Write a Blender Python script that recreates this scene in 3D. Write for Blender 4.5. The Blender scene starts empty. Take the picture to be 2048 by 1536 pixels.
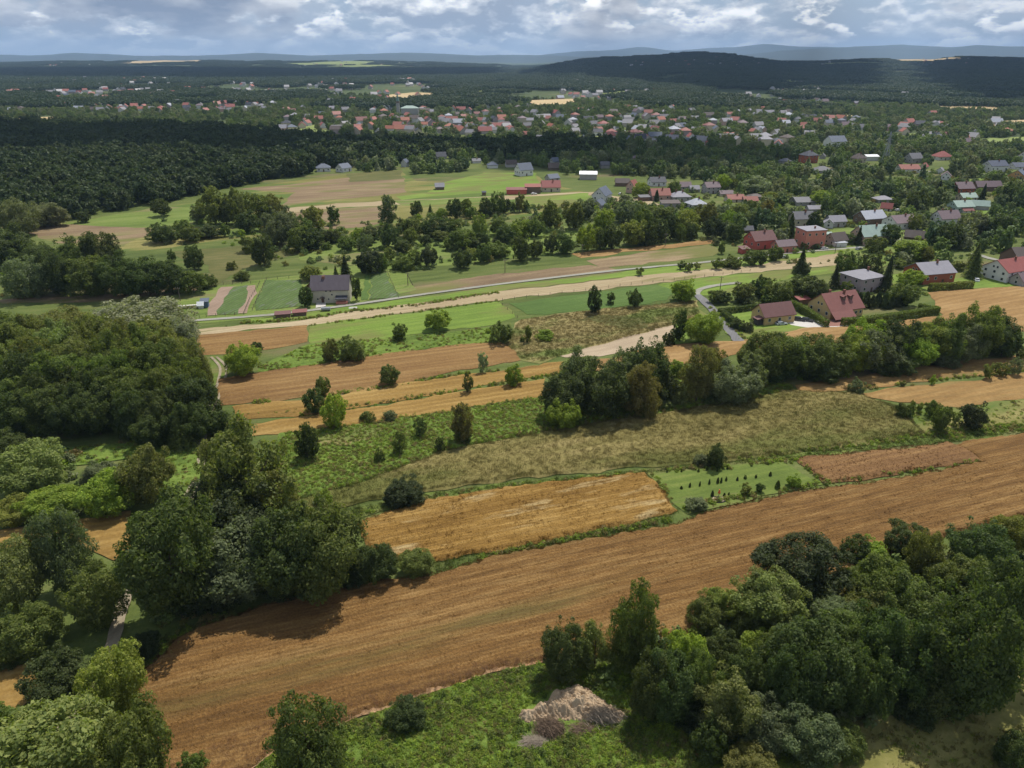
import bpy, bmesh, math, random
import numpy as np
from mathutils import Vector, Matrix, noise
from mathutils.geometry import delaunay_2d_cdt, tessellate_polygon

# ------------------------------------------------------------------ camera, sky, sun, exposure
sc = bpy.context.scene
COL = sc.collection
F, PITCH, CH = 1409.0, math.radians(24.8), 90.0
cP, sP = math.cos(PITCH), math.sin(PITCH)
cam = bpy.data.cameras.new('camera')
cam.sensor_width = 36.0
cam.lens = F / 2048 * 36.0
cam.clip_start = 0.5
cam.clip_end = 150000.0
camo = bpy.data.objects.new('camera', cam)
COL.objects.link(camo)
camo.location = (0, 0, CH)
camo.rotation_euler = (math.pi / 2 - PITCH, 0, 0)
sc.camera = camo

SUN_EL, SUN_AZ = math.radians(62), math.radians(27)      # azimuth clockwise from +Y (the view) towards +X
SUN_STR, SKY_STR = 5.0, 0.07
HAZE_DENS = 4.4e-5
world = bpy.data.worlds.new('World')
sc.world = world
world.use_nodes = True


def N(nt, typ, **kw):
    n = nt.nodes.new(typ)
    for k, v in kw.items():
        if k == 'inp':
            for kk, vv in v.items():
                n.inputs[kk].default_value = vv
        else:
            setattr(n, k, v)
    return n


def ramp(nt, stops, interp='LINEAR'):
    n = nt.nodes.new('ShaderNodeValToRGB')
    cr = n.color_ramp
    cr.interpolation = interp
    while len(cr.elements) < len(stops):
        cr.elements.new(0.5)
    for e, (p, c) in zip(cr.elements, stops):
        e.position = p
        e.color = (c[0], c[1], c[2], 1) if not isinstance(c, float) else (c, c, c, 1)
    return n


def mth(nt, op, a, b=None, c=None, clamp=False):
    n = nt.nodes.new('ShaderNodeMath')
    n.operation = op
    n.use_clamp = clamp
    for i, x in enumerate((a, b, c)):
        if x is None:
            continue
        if isinstance(x, (int, float)):
            n.inputs[i].default_value = x
        else:
            nt.links.new(x, n.inputs[i])
    return n.outputs[0]


def build_world():
    nt = world.node_tree
    nt.nodes.clear()
    L = nt.links.new
    out = N(nt, 'ShaderNodeOutputWorld')
    bg = N(nt, 'ShaderNodeBackground')
    sky = N(nt, 'ShaderNodeTexSky', sky_type='NISHITA', sun_disc=False, sun_elevation=SUN_EL,
            sun_rotation=SUN_AZ, altitude=300, air_density=1.0, dust_density=1.5, ozone_density=1.5)
    skyc = N(nt, 'ShaderNodeVectorMath', operation='SCALE', inp={3: SKY_STR})
    L(sky.outputs[0], skyc.inputs[0])
    tc = N(nt, 'ShaderNodeTexCoord')
    sep = N(nt, 'ShaderNodeSeparateXYZ')
    L(tc.outputs['Generated'], sep.inputs[0])
    z = mth(nt, 'MAXIMUM', sep.outputs[2], 0.0)
    zz = mth(nt, 'POWER', mth(nt, 'ADD', z, 0.003), 0.86)

    def cloudn(dz, scale, det, seed, vert=2.3, rough=0.56, dist=0.0):
        cb = N(nt, 'ShaderNodeCombineXYZ')
        L(sep.outputs[0], cb.inputs[0])
        L(sep.outputs[1], cb.inputs[1])
        L(mth(nt, 'MULTIPLY', mth(nt, 'ADD', zz, dz), vert), cb.inputs[2])
        mp = N(nt, 'ShaderNodeMapping', inp={'Location': seed})
        L(cb.outputs[0], mp.inputs[0])
        n = N(nt, 'ShaderNodeTexNoise', inp={'Scale': scale, 'Detail': det, 'Roughness': rough, 'Distortion': dist})
        L(mp.outputs[0], n.inputs['Vector'])
        return n.outputs['Fac']

    def over(base, fac, top):
        m = N(nt, 'ShaderNodeMix', data_type='RGBA')
        L(fac, m.inputs[0])
        L(base, m.inputs[6])
        if isinstance(top, tuple):
            m.inputs[7].default_value = (*top, 1)
        else:
            L(top, m.inputs[7])
        return m.outputs[2]

    def sstep(v, a, b, lo=0.0, hi=1.0):
        m = N(nt, 'ShaderNodeMapRange', interpolation_type='SMOOTHSTEP', inp={1: a, 2: b, 3: lo, 4: hi})
        L(v, m.inputs[0])
        return m.outputs[0]
    # pale blue air with thin high cloud
    col = over(skyc.outputs[0], sstep(z, 0.05, 0.8, 0.72, 0.30), (0.50, 0.64, 0.84))
    # three decks of cumulus, the far ones small and pale, the near ones large with grey-blue bases
    for scale, seed, vert, lo, hi, dk, lt, gain, dzo in (
            (12.0, (1.3, 4.1, 0.7), 2.0, 0.455, 0.56, (0.53, 0.62, 0.74), (1.10, 1.13, 1.17), 7.0, 0.008),
            (7.5, (3.3, 1.7, 0.4), 1.7, 0.49, 0.53, (0.41, 0.49, 0.62), (1.55, 1.55, 1.53), 7.0, 0.012),
            (3.6, (7.2, 2.9, 5.5), 2.1, 0.545, 0.585, (0.29, 0.355, 0.48), (1.02, 1.04, 1.07), 6.0, 0.020)):
        a = cloudn(0.0, scale, 9, seed, vert)
        b = cloudn(dzo, scale, 5, seed, vert)
        # seen from below the gaps between the clouds open up
        mask = sstep(mth(nt, 'SUBTRACT', a, sstep(z, 0.10, 0.70, 0.0, 0.055)), lo, hi)
        light = mth(nt, 'MULTIPLY', mth(nt, 'SUBTRACT', a, b), gain)
        fine = cloudn(0.0, scale * 4, 6, (5.5, 8.1, 2.2), vert)
        light = mth(nt, 'ADD', light, mth(nt, 'MULTIPLY', mth(nt, 'SUBTRACT', fine, 0.5), 1.1))
        light = mth(nt, 'ADD', light, mth(nt, 'MULTIPLY', mth(nt, 'SUBTRACT', (lo + hi) / 2 + 0.05, a), 4.0))
        lr = ramp(nt, [(0.0, dk), (0.42, tuple(0.62 * p + 0.38 * q for p, q in zip(dk, lt))), (0.75, tuple(0.15 * p + 0.85 * q for p, q in zip(dk, lt))), (1.0, lt)])
        L(mth(nt, 'ADD', light, 0.30, clamp=True), lr.inputs[0])
        col = over(col, mask, lr.outputs[0])
    # far cloud dissolves in the pale air over the horizon
    col = over(col, sstep(z, 0.0, 0.032, 0.85, 0.0), (0.60, 0.73, 0.90))
    L(col, bg.inputs[0])
    L(bg.outputs[0], out.inputs[0])
    return nt


build_world()
sun = bpy.data.lights.new('sun', 'SUN')
sun.energy = SUN_STR
sun.angle = math.radians(0.5)
sun.color = (1.0, 0.955, 0.88)
suno = bpy.data.objects.new('sun', sun)
COL.objects.link(suno)
sdir = Vector((math.sin(SUN_AZ) * math.cos(SUN_EL), math.cos(SUN_AZ) * math.cos(SUN_EL), math.sin(SUN_EL)))
suno.rotation_euler = sdir.to_track_quat('Z', 'Y').to_euler()
suno.location = (0, 0, 300)
vs = sc.view_settings
vs.view_transform = 'Standard'
vs.look = 'None'
vs.exposure = 0.0
vs.gamma = 1.0
vs.use_curve_mapping = False
sc.render.engine = 'CYCLES'
cy = sc.cycles
cy.max_bounces = 4
cy.diffuse_bounces = 2
cy.glossy_bounces = 1
cy.transmission_bounces = 2
cy.volume_bounces = 0
cy.transparent_max_bounces = 4
cy.caustics_reflective = False
cy.caustics_refractive = False
cy.use_denoising = True
cy.denoising_prefilter = 'ACCURATE'
cy.use_adaptive_sampling = False

# ------------------------------------------------------------------ geometry of the photograph: pixel (2048 x 1536) to ground
def ray(u, v):
    xc, yc = (u - 1024) / F, (768 - v) / F
    return (xc, cP + yc * sP, -sP + yc * cP)


def gp(u, v, z=0.0):
    d = ray(u, v)
    t = (z - CH) / d[2]
    return (d[0] * t, d[1] * t)


def gdepth(u, v):
    return -CH / ray(u, v)[2]


def proj(x, y, z):
    t = y * cP - (z - CH) * sP
    return (1024 + F * x / t, 768 - F * (y * sP + (z - CH) * cP) / t)


R_RIDGE = [(900, 178), (1000, 155), (1050, 142), (1120, 126), (1180, 114), (1250, 112), (1330, 107), (1390, 101), (1440, 104), (1500, 113),
           (1560, 121), (1650, 119), (1720, 116), (1800, 115), (1870, 116), (1900, 111), (1960, 112), (2048, 114), (2600, 118)]
L_RIDGE = [(-700, 122), (0, 124), (100, 121), (200, 120), (400, 120), (600, 121), (760, 120), (900, 124), (1000, 128), (1100, 132), (1250, 136), (2600, 136)]


def interp(tab, u):
    if u <= tab[0][0]:
        return tab[0][1]
    for (a, b), (c, d) in zip(tab, tab[1:]):
        if u <= c:
            return b + (d - b) * (u - a) / (c - a)
    return tab[-1][1]


def smooth(a, b, x):
    t = min(1.0, max(0.0, (x - a) / (b - a)))
    return t * t * (3 - 2 * t)


def terrain(x, y):
    if y < 1500:
        return 0.0
    u = 1024 + F * (x / y) / cP
    out = 0.0
    for tab, y0, D, sub in ((R_RIDGE, 2300, 5200, 16), (L_RIDGE, 5000, 9500, 14)):
        if y <= y0:
            continue
        v = interp(tab, u) + 1.3 * noise.noise((u / 34, D / 1000, 0.5)) + 0.6 * noise.noise((u / 11, D / 1000, 4.5))
        d = ray(u, v)
        h = max(0.0, CH + D * d[2] / d[1] - sub)
        if y < D:
            k = ((y - y0) / (D - y0)) ** 1.7
            k = 0.55 * k + 0.45 * smooth(0, 1, (y - y0) / (D - y0))
        else:
            k = 1 - 0.6 * smooth(D, D * 1.5, y)
        n = noise.noise((x / 900, y / 900, 0.3)) * 0.16 * (1 - abs(2 * min(1, (y - y0) / (D - y0)) - 1))
        out = max(out, h * (k + n) if y < D else h * k)
    return out


def gpt(u, v):
    """ground point under a pixel on the rolling far ground"""
    if v > 212:
        return gp(u, v)
    d = ray(u, v)
    y = 1200.0
    while y < 14000:
        t = y / d[1]
        if CH + t * d[2] <= terrain(d[0] * t, y):
            return (d[0] * t, y)
        y *= 1.01
    return (d[0] * 14000 / d[1], 14000)


# ------------------------------------------------------------------ helpers
def new_mesh(name, verts, faces, mats=(), smooth_=False, idx=None):
    me = bpy.data.meshes.new(name)
    me.from_pydata([tuple(v) for v in verts], [], faces)
    for m in mats:
        me.materials.append(m)
    if idx is not None:
        me.polygons.foreach_set('material_index', idx)
    if smooth_:
        me.polygons.foreach_set('use_smooth', [True] * len(me.polygons))
    me.update()
    return me


def quad_mesh(name, V, mat, per=4):
    """V: (n, per, 3) array of separate faces"""
    n = V.shape[0]
    me = bpy.data.meshes.new(name)
    me.vertices.add(n * per)
    me.vertices.foreach_set('co', V.reshape(-1).astype(np.float32))
    me.loops.add(n * per)
    me.loops.foreach_set('vertex_index', np.arange(n * per, dtype=np.int32))
    me.polygons.add(n)
    me.polygons.foreach_set('loop_start', np.arange(0, n * per, per, dtype=np.int32))
    me.polygons.foreach_set('loop_total', np.full(n, per, dtype=np.int32))
    me.materials.append(mat)
    me.update()
    me.validate()
    return me


def obj(name, me, parent=None, loc=(0, 0, 0), rot=(0, 0, 0), scl=(1, 1, 1), color=None):
    o = bpy.data.objects.new(name, me)
    COL.objects.link(o)
    o.location, o.rotation_euler, o.scale = loc, rot, scl
    if parent is not None:
        o.parent = parent
    if color is not None:
        o.color = (color[0], color[1], color[2], 1)
    return o


def tag(o, label=None, cat=None, group=None, kind=None):
    for k, v in (('label', label), ('category', cat), ('group', group), ('kind', kind)):
        if v:
            o[k] = v
    return o


def box(w, d, h, x=0, y=0, z=0):
    """verts, faces of a box standing on z"""
    v = [(x + sx * w / 2, y + sy * d / 2, z + sz * h) for sz in (0, 1) for sx, sy in ((-1, -1), (1, -1), (1, 1), (-1, 1))]
    f = [(3, 2, 1, 0), (4, 5, 6, 7), (0, 1, 5, 4), (1, 2, 6, 5), (2, 3, 7, 6), (3, 0, 4, 7)]
    return v, f


def join(*parts):
    V, Fc = [], []
    for v, f in parts:
        k = len(V)
        V += list(v)
        Fc += [tuple(i + k for i in q) for q in f]
    return V, Fc


def tube(p, q, r0, r1, n=6):
    p, q = Vector(p), Vector(q)
    a = (q - p).normalized()
    b = a.orthogonal().normalized()
    c = a.cross(b)
    V = []
    for o, r in ((p, r0), (q, r1)):
        for i in range(n):
            t = 2 * math.pi * i / n
            V.append(o + (b * math.cos(t) + c * math.sin(t)) * r)
    Fc = [(i, (i + 1) % n, n + (i + 1) % n, n + i) for i in range(n)]
    Fc += [tuple(range(n - 1, -1, -1)), tuple(range(n, 2 * n))]
    return V, Fc


def inpoly(px, py, poly):
    poly = np.asarray(poly)
    ins = np.zeros(len(px), bool)
    x0, y0 = poly[:, 0], poly[:, 1]
    x1, y1 = np.roll(x0, -1), np.roll(y0, -1)
    for a, b, c, d in zip(x0, y0, x1, y1):
        if b == d:
            continue
        cond = ((b > py) != (d > py)) & (px < (c - a) * (py - b) / (d - b) + a)
        ins ^= cond
    return ins


def ext(p):
    """corners on the picture's rim: carry the field on past it, along its own direction"""
    u, v = p
    s = 0.2 * min(1.2, max(0.0, (v - 450) / 500))
    if v > 300 and u >= 2045:
        return (u + 420, v - 420 * s)
    if v > 300 and u <= -40:
        return (u - 250, v + 250 * s)
    return p


def sample(poly_px, dens, rng, far=False):
    """random points (n,2) on the ground inside a polygon given in photo pixels; dens = points per square metre"""
    g = np.array([(gpt if far else gp)(*ext(p)) for p in poly_px])
    lo, hi = g.min(0), g.max(0)
    n = int((hi[0] - lo[0]) * (hi[1] - lo[1]) * dens)
    p = rng.random((n, 2)) * (hi - lo) + lo
    return p[inpoly(p[:, 0], p[:, 1], g)]


# ------------------------------------------------------------------ materials
def new_mat(name):
    m = bpy.data.materials.new(name)
    m.use_nodes = True
    nt = m.node_tree
    nt.nodes.clear()
    out = N(nt, 'ShaderNodeOutputMaterial')
    return m, nt, out


def noise_at(nt, vec, scl, detail=3, rough=0.55):
    mp = N(nt, 'ShaderNodeMapping', inp={'Scale': scl})
    nt.links.new(vec, mp.inputs[0])
    n = N(nt, 'ShaderNodeTexNoise', inp={'Scale': 1.0, 'Detail': detail, 'Roughness': rough})
    nt.links.new(mp.outputs[0], n.inputs['Vector'])
    return n.outputs['Fac']


def ground_mat(name, c0, c1, c2, angle=0.0, big=(0.02, 0.05), streak=(0.05, 0.8), fine=2.5, w=(0.42, 0.34, 0.24),
               accent=None, acc_scale=(0.03, 0.08), acc_at=0.6, rows=None, fine_rows=None, bump=0.35, rough=0.9, spread=(0.36, 0.66)):
    """soil, crop or grass: three colours mixed by patches, streaks along the rows and grain; accent = other plants in patches"""
    m, nt, out = new_mat(name)
    L = nt.links.new
    geo = N(nt, 'ShaderNodeNewGeometry')
    vr = N(nt, 'ShaderNodeVectorRotate', rotation_type='Z_AXIS', inp={'Angle': -angle})
    L(geo.outputs['Position'], vr.inputs[0])
    v = vr.outputs[0]
    a = noise_at(nt, v, (big[0], big[1], 0.05), 4)
    b = noise_at(nt, v, (streak[0], streak[1], 0.1), 3)
    c = noise_at(nt, v, (fine, fine, fine), 3, 0.65)
    f = mth(nt, 'ADD', mth(nt, 'ADD', mth(nt, 'MULTIPLY', a, w[0]), mth(nt, 'MULTIPLY', b, w[1])), mth(nt, 'MULTIPLY', c, w[2]))
    rp = ramp(nt, [(spread[0], c0), ((spread[0] + spread[1]) / 2, c1), (spread[1], c2)])
    L(f, rp.inputs[0])
    colr = rp.outputs[0]
    if accent:
        e = noise_at(nt, v, (acc_scale[0], acc_scale[1], 0.1), 5, 0.6)
        k = N(nt, 'ShaderNodeMapRange', interpolation_type='SMOOTHSTEP', inp={1: acc_at - 0.05, 2: acc_at + 0.07, 3: 0.0, 4: 1.0})
        L(e, k.inputs[0])
        mx = N(nt, 'ShaderNodeMix', data_type='RGBA')
        L(k.outputs[0], mx.inputs[0])
        L(colr, mx.inputs[6])
        mx.inputs[7].default_value = (*accent, 1)
        colr = mx.outputs[2]
    if rows:                                   # (spacing m, depth, other colour)
        sp = N(nt, 'ShaderNodeSeparateXYZ')
        L(v, sp.inputs[0])
        wob = mth(nt, 'MULTIPLY', mth(nt, 'SUBTRACT', noise_at(nt, v, (0.15, 0.15, 0.15), 2), 0.5), rows[0] * 0.9)
        s = mth(nt, 'SINE', mth(nt, 'MULTIPLY', mth(nt, 'ADD', sp.outputs[1], wob), 2 * math.pi / rows[0]))
        if fine_rows:
            w2 = mth(nt, 'MULTIPLY', mth(nt, 'SUBTRACT', noise_at(nt, v, (0.4, 0.4, 0.4), 2), 0.5), fine_rows * 0.8)
            s2 = mth(nt, 'SINE', mth(nt, 'MULTIPLY', mth(nt, 'ADD', sp.outputs[1], w2), 2 * math.pi / fine_rows))
            brk = noise_at(nt, v, (0.12, 0.5, 0.3), 3)
            s = mth(nt, 'ADD', mth(nt, 'MULTIPLY', s, 0.55), mth(nt, 'MULTIPLY', s2, mth(nt, 'MULTIPLY', brk, 1.1)))
        k = mth(nt, 'MULTIPLY', mth(nt, 'ADD', s, 1.0), rows[1] / 2, clamp=True)
        mx = N(nt, 'ShaderNodeMix', data_type='RGBA')
        L(k, mx.inputs[0])
        L(colr, mx.inputs[6])
        mx.inputs[7].default_value = (*rows[2], 1)
        colr = mx.outputs[2]
    bs = N(nt, 'ShaderNodeBsdfPrincipled', inp={'Roughness': rough, 'Specular IOR Level': 0.12})
    L(colr, bs.inputs['Base Color'])
    if bump:
        bp = N(nt, 'ShaderNodeBump', inp={'Strength': bump, 'Distance': 0.35})
        L(mth(nt, 'ADD', c, mth(nt, 'MULTIPLY', b, 0.6)), bp.inputs['Height'])
        L(bp.outputs[0], bs.inputs['Normal'])
    L(bs.outputs[0], out.inputs[0])
    return m


def blade_mat(m, t=0.45):
    """the same plant colour on thin blades that let light through"""
    m = m.copy()
    m.name = m.name.split('.')[0] + '_blades'
    nt = m.node_tree
    bs = next(n for n in nt.nodes if n.type == 'BSDF_PRINCIPLED')
    out = next(n for n in nt.nodes if n.type == 'OUTPUT_MATERIAL')
    for l in list(bs.inputs['Normal'].links):
        nt.links.remove(l)
    tr = N(nt, 'ShaderNodeBsdfTranslucent')
    nt.links.new(bs.inputs['Base Color'].links[0].from_socket, tr.inputs[0])
    ms = N(nt, 'ShaderNodeMixShader', inp={0: t})
    nt.links.new(bs.outputs[0], ms.inputs[1])
    nt.links.new(tr.outputs[0], ms.inputs[2])
    nt.links.new(ms.outputs[0], out.inputs[0])
    return m


def leaf_mat(name, stops=None, trans=0.42, var=0.55, rough=0.6, clump=0.45):
    """foliage: colour from the object (or a ramp over instances), varied leaf by leaf and clump by clump"""
    m, nt, out = new_mat(name)
    L = nt.links.new
    oi = N(nt, 'ShaderNodeObjectInfo')
    if stops:
        rp = ramp(nt, stops)
        L(oi.outputs['Random'], rp.inputs[0])
        colr = rp.outputs[0]
    else:
        colr = oi.outputs['Color']
    geo = N(nt, 'ShaderNodeNewGeometry')
    n = noise_at(nt, geo.outputs['Position'], (0.55, 0.55, 0.55), 3)
    k = mth(nt, 'ADD', mth(nt, 'MULTIPLY', geo.outputs['Random Per Island'], var), 1 - var * 0.45)
    k = mth(nt, 'ADD', k, mth(nt, 'MULTIPLY', mth(nt, 'SUBTRACT', n, 0.5), clump * 2))
    sc_ = N(nt, 'ShaderNodeVectorMath', operation='SCALE')
    L(colr, sc_.inputs[0])
    L(k, sc_.inputs[3])
    hs = N(nt, 'ShaderNodeHueSaturation')
    L(mth(nt, 'ADD', mth(nt, 'MULTIPLY', geo.outputs['Random Per Island'], -0.035), 0.515), hs.inputs['Hue'])
    L(sc_.outputs[0], hs.inputs['Color'])
    bs = N(nt, 'ShaderNodeBsdfPrincipled', inp={'Roughness': rough, 'Specular IOR Level': 0.16})
    L(hs.outputs[0], bs.inputs['Base Color'])
    tr = N(nt, 'ShaderNodeBsdfTranslucent')
    t2 = N(nt, 'ShaderNodeVectorMath', operation='MULTIPLY')
    L(hs.outputs[0], t2.inputs[0])
    t2.inputs[1].default_value = (1.35, 1.5, 0.55)
    L(t2.outputs[0], tr.inputs[0])
    ms = N(nt, 'ShaderNodeMixShader', inp={0: trans})
    L(bs.outputs[0], ms.inputs[1])
    L(tr.outputs[0], ms.inputs[2])
    L(ms.outputs[0], out.inputs[0])
    return m


def paint_mat(name, rough=0.8, spec=0.2, dirt=0.25, color=None, scale=0.8, ribs=0.0, metal=0.0):
    m, nt, out = new_mat(name)
    L = nt.links.new
    tc = N(nt, 'ShaderNodeTexCoord')
    n = noise_at(nt, tc.outputs['Object'], (scale, scale, scale * 0.5), 5, 0.6)
    k = mth(nt, 'ADD', mth(nt, 'MULTIPLY', n, dirt * 2), 1 - dirt)
    if color:
        rgb = N(nt, 'ShaderNodeRGB')
        rgb.outputs[0].default_value = (*color, 1)
        cs = rgb.outputs[0]
    else:
        cs = N(nt, 'ShaderNodeObjectInfo').outputs['Color']
    s = N(nt, 'ShaderNodeVectorMath', operation='SCALE')
    L(cs, s.inputs[0])
    L(k, s.inputs[3])
    bs = N(nt, 'ShaderNodeBsdfPrincipled', inp={'Roughness': rough, 'Specular IOR Level': spec, 'Metallic': metal})
    L(s.outputs[0], bs.inputs['Base Color'])
    if ribs:
        sp = N(nt, 'ShaderNodeSeparateXYZ')
        L(tc.outputs['Object'], sp.inputs[0])
        h = mth(nt, 'SINE', mth(nt, 'MULTIPLY', sp.outputs[0], 2 * math.pi / ribs))
        bp = N(nt, 'ShaderNodeBump', inp={'Strength': 0.4, 'Distance': 0.05})
        L(h, bp.inputs['Height'])
        L(bp.outputs[0], bs.inputs['Normal'])
    L(bs.outputs[0], out.inputs[0])
    return m


LEAF = leaf_mat('leaves')
BARK = paint_mat('bark', 0.95, 0.05, 0.5, (0.11, 0.085, 0.06), 3)
WALL = paint_mat('plaster', 0.9, 0.1, 0.18)
ROOF = paint_mat('roofing', 0.62, 0.22, 0.2, None, 0.6, 0.5)
TRIM = paint_mat('white_trim', 0.6, 0.3, 0.1, (0.55, 0.54, 0.5))
GLASS = paint_mat('window_glass', 0.12, 0.6, 0.1, (0.03, 0.035, 0.04))
DOORM = paint_mat('door_wood', 0.6, 0.3, 0.2, (0.09, 0.05, 0.03))
BRICKM = paint_mat('chimney_brick', 0.9, 0.1, 0.4, (0.2, 0.1, 0.07), 4)
WOOD = paint_mat('old_wood', 0.9, 0.1, 0.4, (0.14, 0.11, 0.085), 2)
DARKM = paint_mat('dark_rubber', 0.7, 0.2, 0.2, (0.02, 0.02, 0.022))
CARP = paint_mat('car_paint', 0.25, 0.6, 0.03)
STEEL = paint_mat('steel', 0.5, 0.4, 0.2, (0.28, 0.29, 0.3))
OBJC = paint_mat('coloured_paint', 0.7, 0.25, 0.2)
# ------------------------------------------------------------------ the ground
def ang(p, q):
    a, b = gp(*p), gp(*q)
    return math.atan2(b[1] - a[1], b[0] - a[0])


A_FIELD = ang((880, 1125), (1355, 1025))
A_STRIP = ang((450, 808), (900, 748))
A_LANE = ang((600, 625), (1400, 525))
A_NEAR = ang((530, 1215), (1430, 1020))

GM = {}
GM['grass'] = ground_mat('rough_grass', (0.053, 0.074, 0.019), (0.089, 0.116, 0.028), (0.142, 0.152, 0.050), A_STRIP, (0.012, 0.03), (0.05, 0.3), 1.3, accent=(0.147, 0.121, 0.058), acc_scale=(0.008, 0.02), acc_at=0.58, spread=(.38, .62))
GM['lush'] = ground_mat('lush_weeds', (0.06, 0.095, 0.018), (0.108, 0.16, 0.027), (0.16, 0.215, 0.042), A_STRIP, (0.03, 0.06), (0.15, 0.5), 1.1, bump=0.8, spread=(.39, .61))
GM['mown'] = ground_mat('mown_meadow', (0.1, 0.155, 0.026), (0.142, 0.208, 0.034), (0.19, 0.248, 0.052), A_LANE, (0.02, 0.04), (0.03, 0.5), 1.1, accent=(0.150, 0.155, 0.046), acc_scale=(0.02, 0.06), acc_at=0.53, spread=(.39, .61), rows=(4.2, 0.22, (0.085, 0.125, 0.026)))
GM['lawn'] = ground_mat('garden_lawn', (0.082, 0.115, 0.023), (0.115, 0.153, 0.031), (0.165, 0.185, 0.048), A_FIELD, (0.05, 0.1), (0.1, 0.6), 1.6, accent=(0.157, 0.146, 0.056), acc_scale=(0.04, 0.1), acc_at=0.57, spread=(.39, .61), rows=(2.4, 0.3, (0.075, 0.105, 0.024)))
GM['wheat_near'] = ground_mat('ripe_wheat', (0.108, 0.055, 0.017), (0.186, 0.099, 0.031), (0.285, 0.172, 0.063), A_NEAR, (0.008, 0.10), (0.10, 0.9), 2.4, accent=(0.125, 0.098, 0.031), acc_scale=(0.006, 0.07), acc_at=0.60, bump=0.9, w=(0.34, 0.34, 0.32), spread=(0.40, 0.60), rows=(3.1, 0.5, (0.085, 0.048, 0.018)), fine_rows=0.85)
GM['tan'] = ground_mat('tan_stubble', (0.19, 0.11, 0.039), (0.265, 0.16, 0.058), (0.345, 0.222, 0.088), A_STRIP, (0.015, 0.06), (0.06, 0.6), 1.2, bump=0.6, spread=(.39, .61), rows=(2.8, 0.25, (0.14, 0.10, 0.04)), accent=(0.17, 0.155, 0.055), acc_scale=(0.012, 0.07), acc_at=0.6)
GM['wheat_gold'] = ground_mat('golden_wheat', (0.165, 0.090, 0.021), (0.255, 0.146, 0.036), (0.365, 0.232, 0.074), A_FIELD, (0.02, 0.1), (0.10, 1.0), 2.4, accent=(0.42, 0.31, 0.145), acc_scale=(0.05, 0.22), acc_at=0.60, bump=0.9, spread=(.40, .60), rows=(2.6, 0.5, (0.12, 0.064, 0.017)), fine_rows=0.9)
GM['rye'] = ground_mat('red_brown_rye', (0.132, 0.07, 0.028), (0.195, 0.106, 0.042), (0.258, 0.152, 0.062), A_FIELD, (0.02, 0.08), (0.03, 0.6), 1.8, bump=0.8, spread=(.39, .61), rows=(1.8, 0.3, (0.085, 0.045, 0.024)))
GM['barley'] = ground_mat('brown_barley', (0.152, 0.083, 0.03), (0.22, 0.127, 0.047), (0.288, 0.182, 0.071), A_STRIP, (0.02, 0.09), (0.02, 0.5), 1.2, bump=0.7, spread=(.39, .61), rows=(2.6, 0.34, (0.105, 0.058, 0.026)))
GM['strip_gold'] = ground_mat('ochre_grain', (0.175, 0.102, 0.028), (0.258, 0.158, 0.045), (0.340, 0.225, 0.078), A_STRIP, (0.02, 0.09), (0.02, 0.5), 1.2, bump=0.7, spread=(.39, .61), rows=(2.6, 0.34, (0.13, 0.075, 0.022)))
GM['orange_far'] = ground_mat('orange_grain', (0.195, 0.112, 0.042), (0.265, 0.160, 0.062), (0.335, 0.215, 0.092), A_LANE, (0.02, 0.07), (0.02, 0.4), 1.0, bump=0.6, spread=(.39, .61), rows=(3.2, 0.28, (0.15, 0.085, 0.034)))
GM['pale'] = ground_mat('mown_stubble', (0.250, 0.190, 0.108), (0.330, 0.260, 0.155), (0.410, 0.330, 0.210), A_LANE, (0.02, 0.06), (0.02, 0.7), 1.2, spread=(.39, .61), accent=(0.170, 0.160, 0.060), acc_scale=(0.015, 0.08), acc_at=0.62, rows=(2.2, 0.25, (0.19, 0.14, 0.075)))
GM['soil'] = ground_mat('bare_pale_soil', (0.28, 0.215, 0.145), (0.36, 0.28, 0.19), (0.43, 0.34, 0.24), A_LANE, (0.05, 0.1), (0.1, 0.6), 2.0)
GM['garden_soil'] = ground_mat('tilled_soil', (0.2, 0.14, 0.1), (0.265, 0.19, 0.14), (0.32, 0.24, 0.18), math.radians(70), (0.05, 0.1), (0.1, 1.2), 2.0)
GM['dry'] = ground_mat('dry_tall_grass', (0.165, 0.14, 0.052), (0.24, 0.195, 0.079), (0.335, 0.272, 0.122), A_STRIP, (0.015, 0.05), (0.05, 0.3), 1.1, accent=(0.125, 0.150, 0.038), acc_scale=(0.018, 0.045), acc_at=0.50, bump=0.8)
GM['strip_meadow'] = ground_mat('tall_hay_meadow', (0.138, 0.118, 0.039), (0.195, 0.163, 0.056), (0.28, 0.226, 0.094), A_STRIP, (0.012, 0.045), (0.04, 0.22), 1.2, accent=(0.125, 0.128, 0.034), acc_scale=(0.010, 0.034), acc_at=0.52, bump=0.8, spread=(.38, .62))
GM['pink'] = ground_mat('pinkish_dry_meadow', (0.135, 0.092, 0.055), (0.195, 0.138, 0.080), (0.265, 0.198, 0.112), A_LANE, (0.012, 0.05), (0.03, 0.3), .9, accent=(0.135, 0.135, 0.042), acc_scale=(0.01, 0.05), acc_at=0.55, spread=(.39, .61))
GM['olive'] = ground_mat('olive_meadow', (0.110, 0.110, 0.029), (0.166, 0.155, 0.047), (0.242, 0.208, 0.078), A_LANE, (0.012, 0.05), (0.03, 0.3), .9, accent=(0.089, 0.128, 0.027), acc_scale=(0.012, 0.04), acc_at=0.51, spread=(.39, .61))
GM['green_far'] = ground_mat('green_pasture', (0.085, 0.122, 0.025), (0.126, 0.17, 0.036), (0.178, 0.208, 0.06), A_LANE, (0.012, 0.05), (0.03, 0.4), .9, spread=(.39, .61), accent=(0.162, 0.151, 0.062), acc_scale=(0.01, 0.04), acc_at=0.58)
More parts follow.
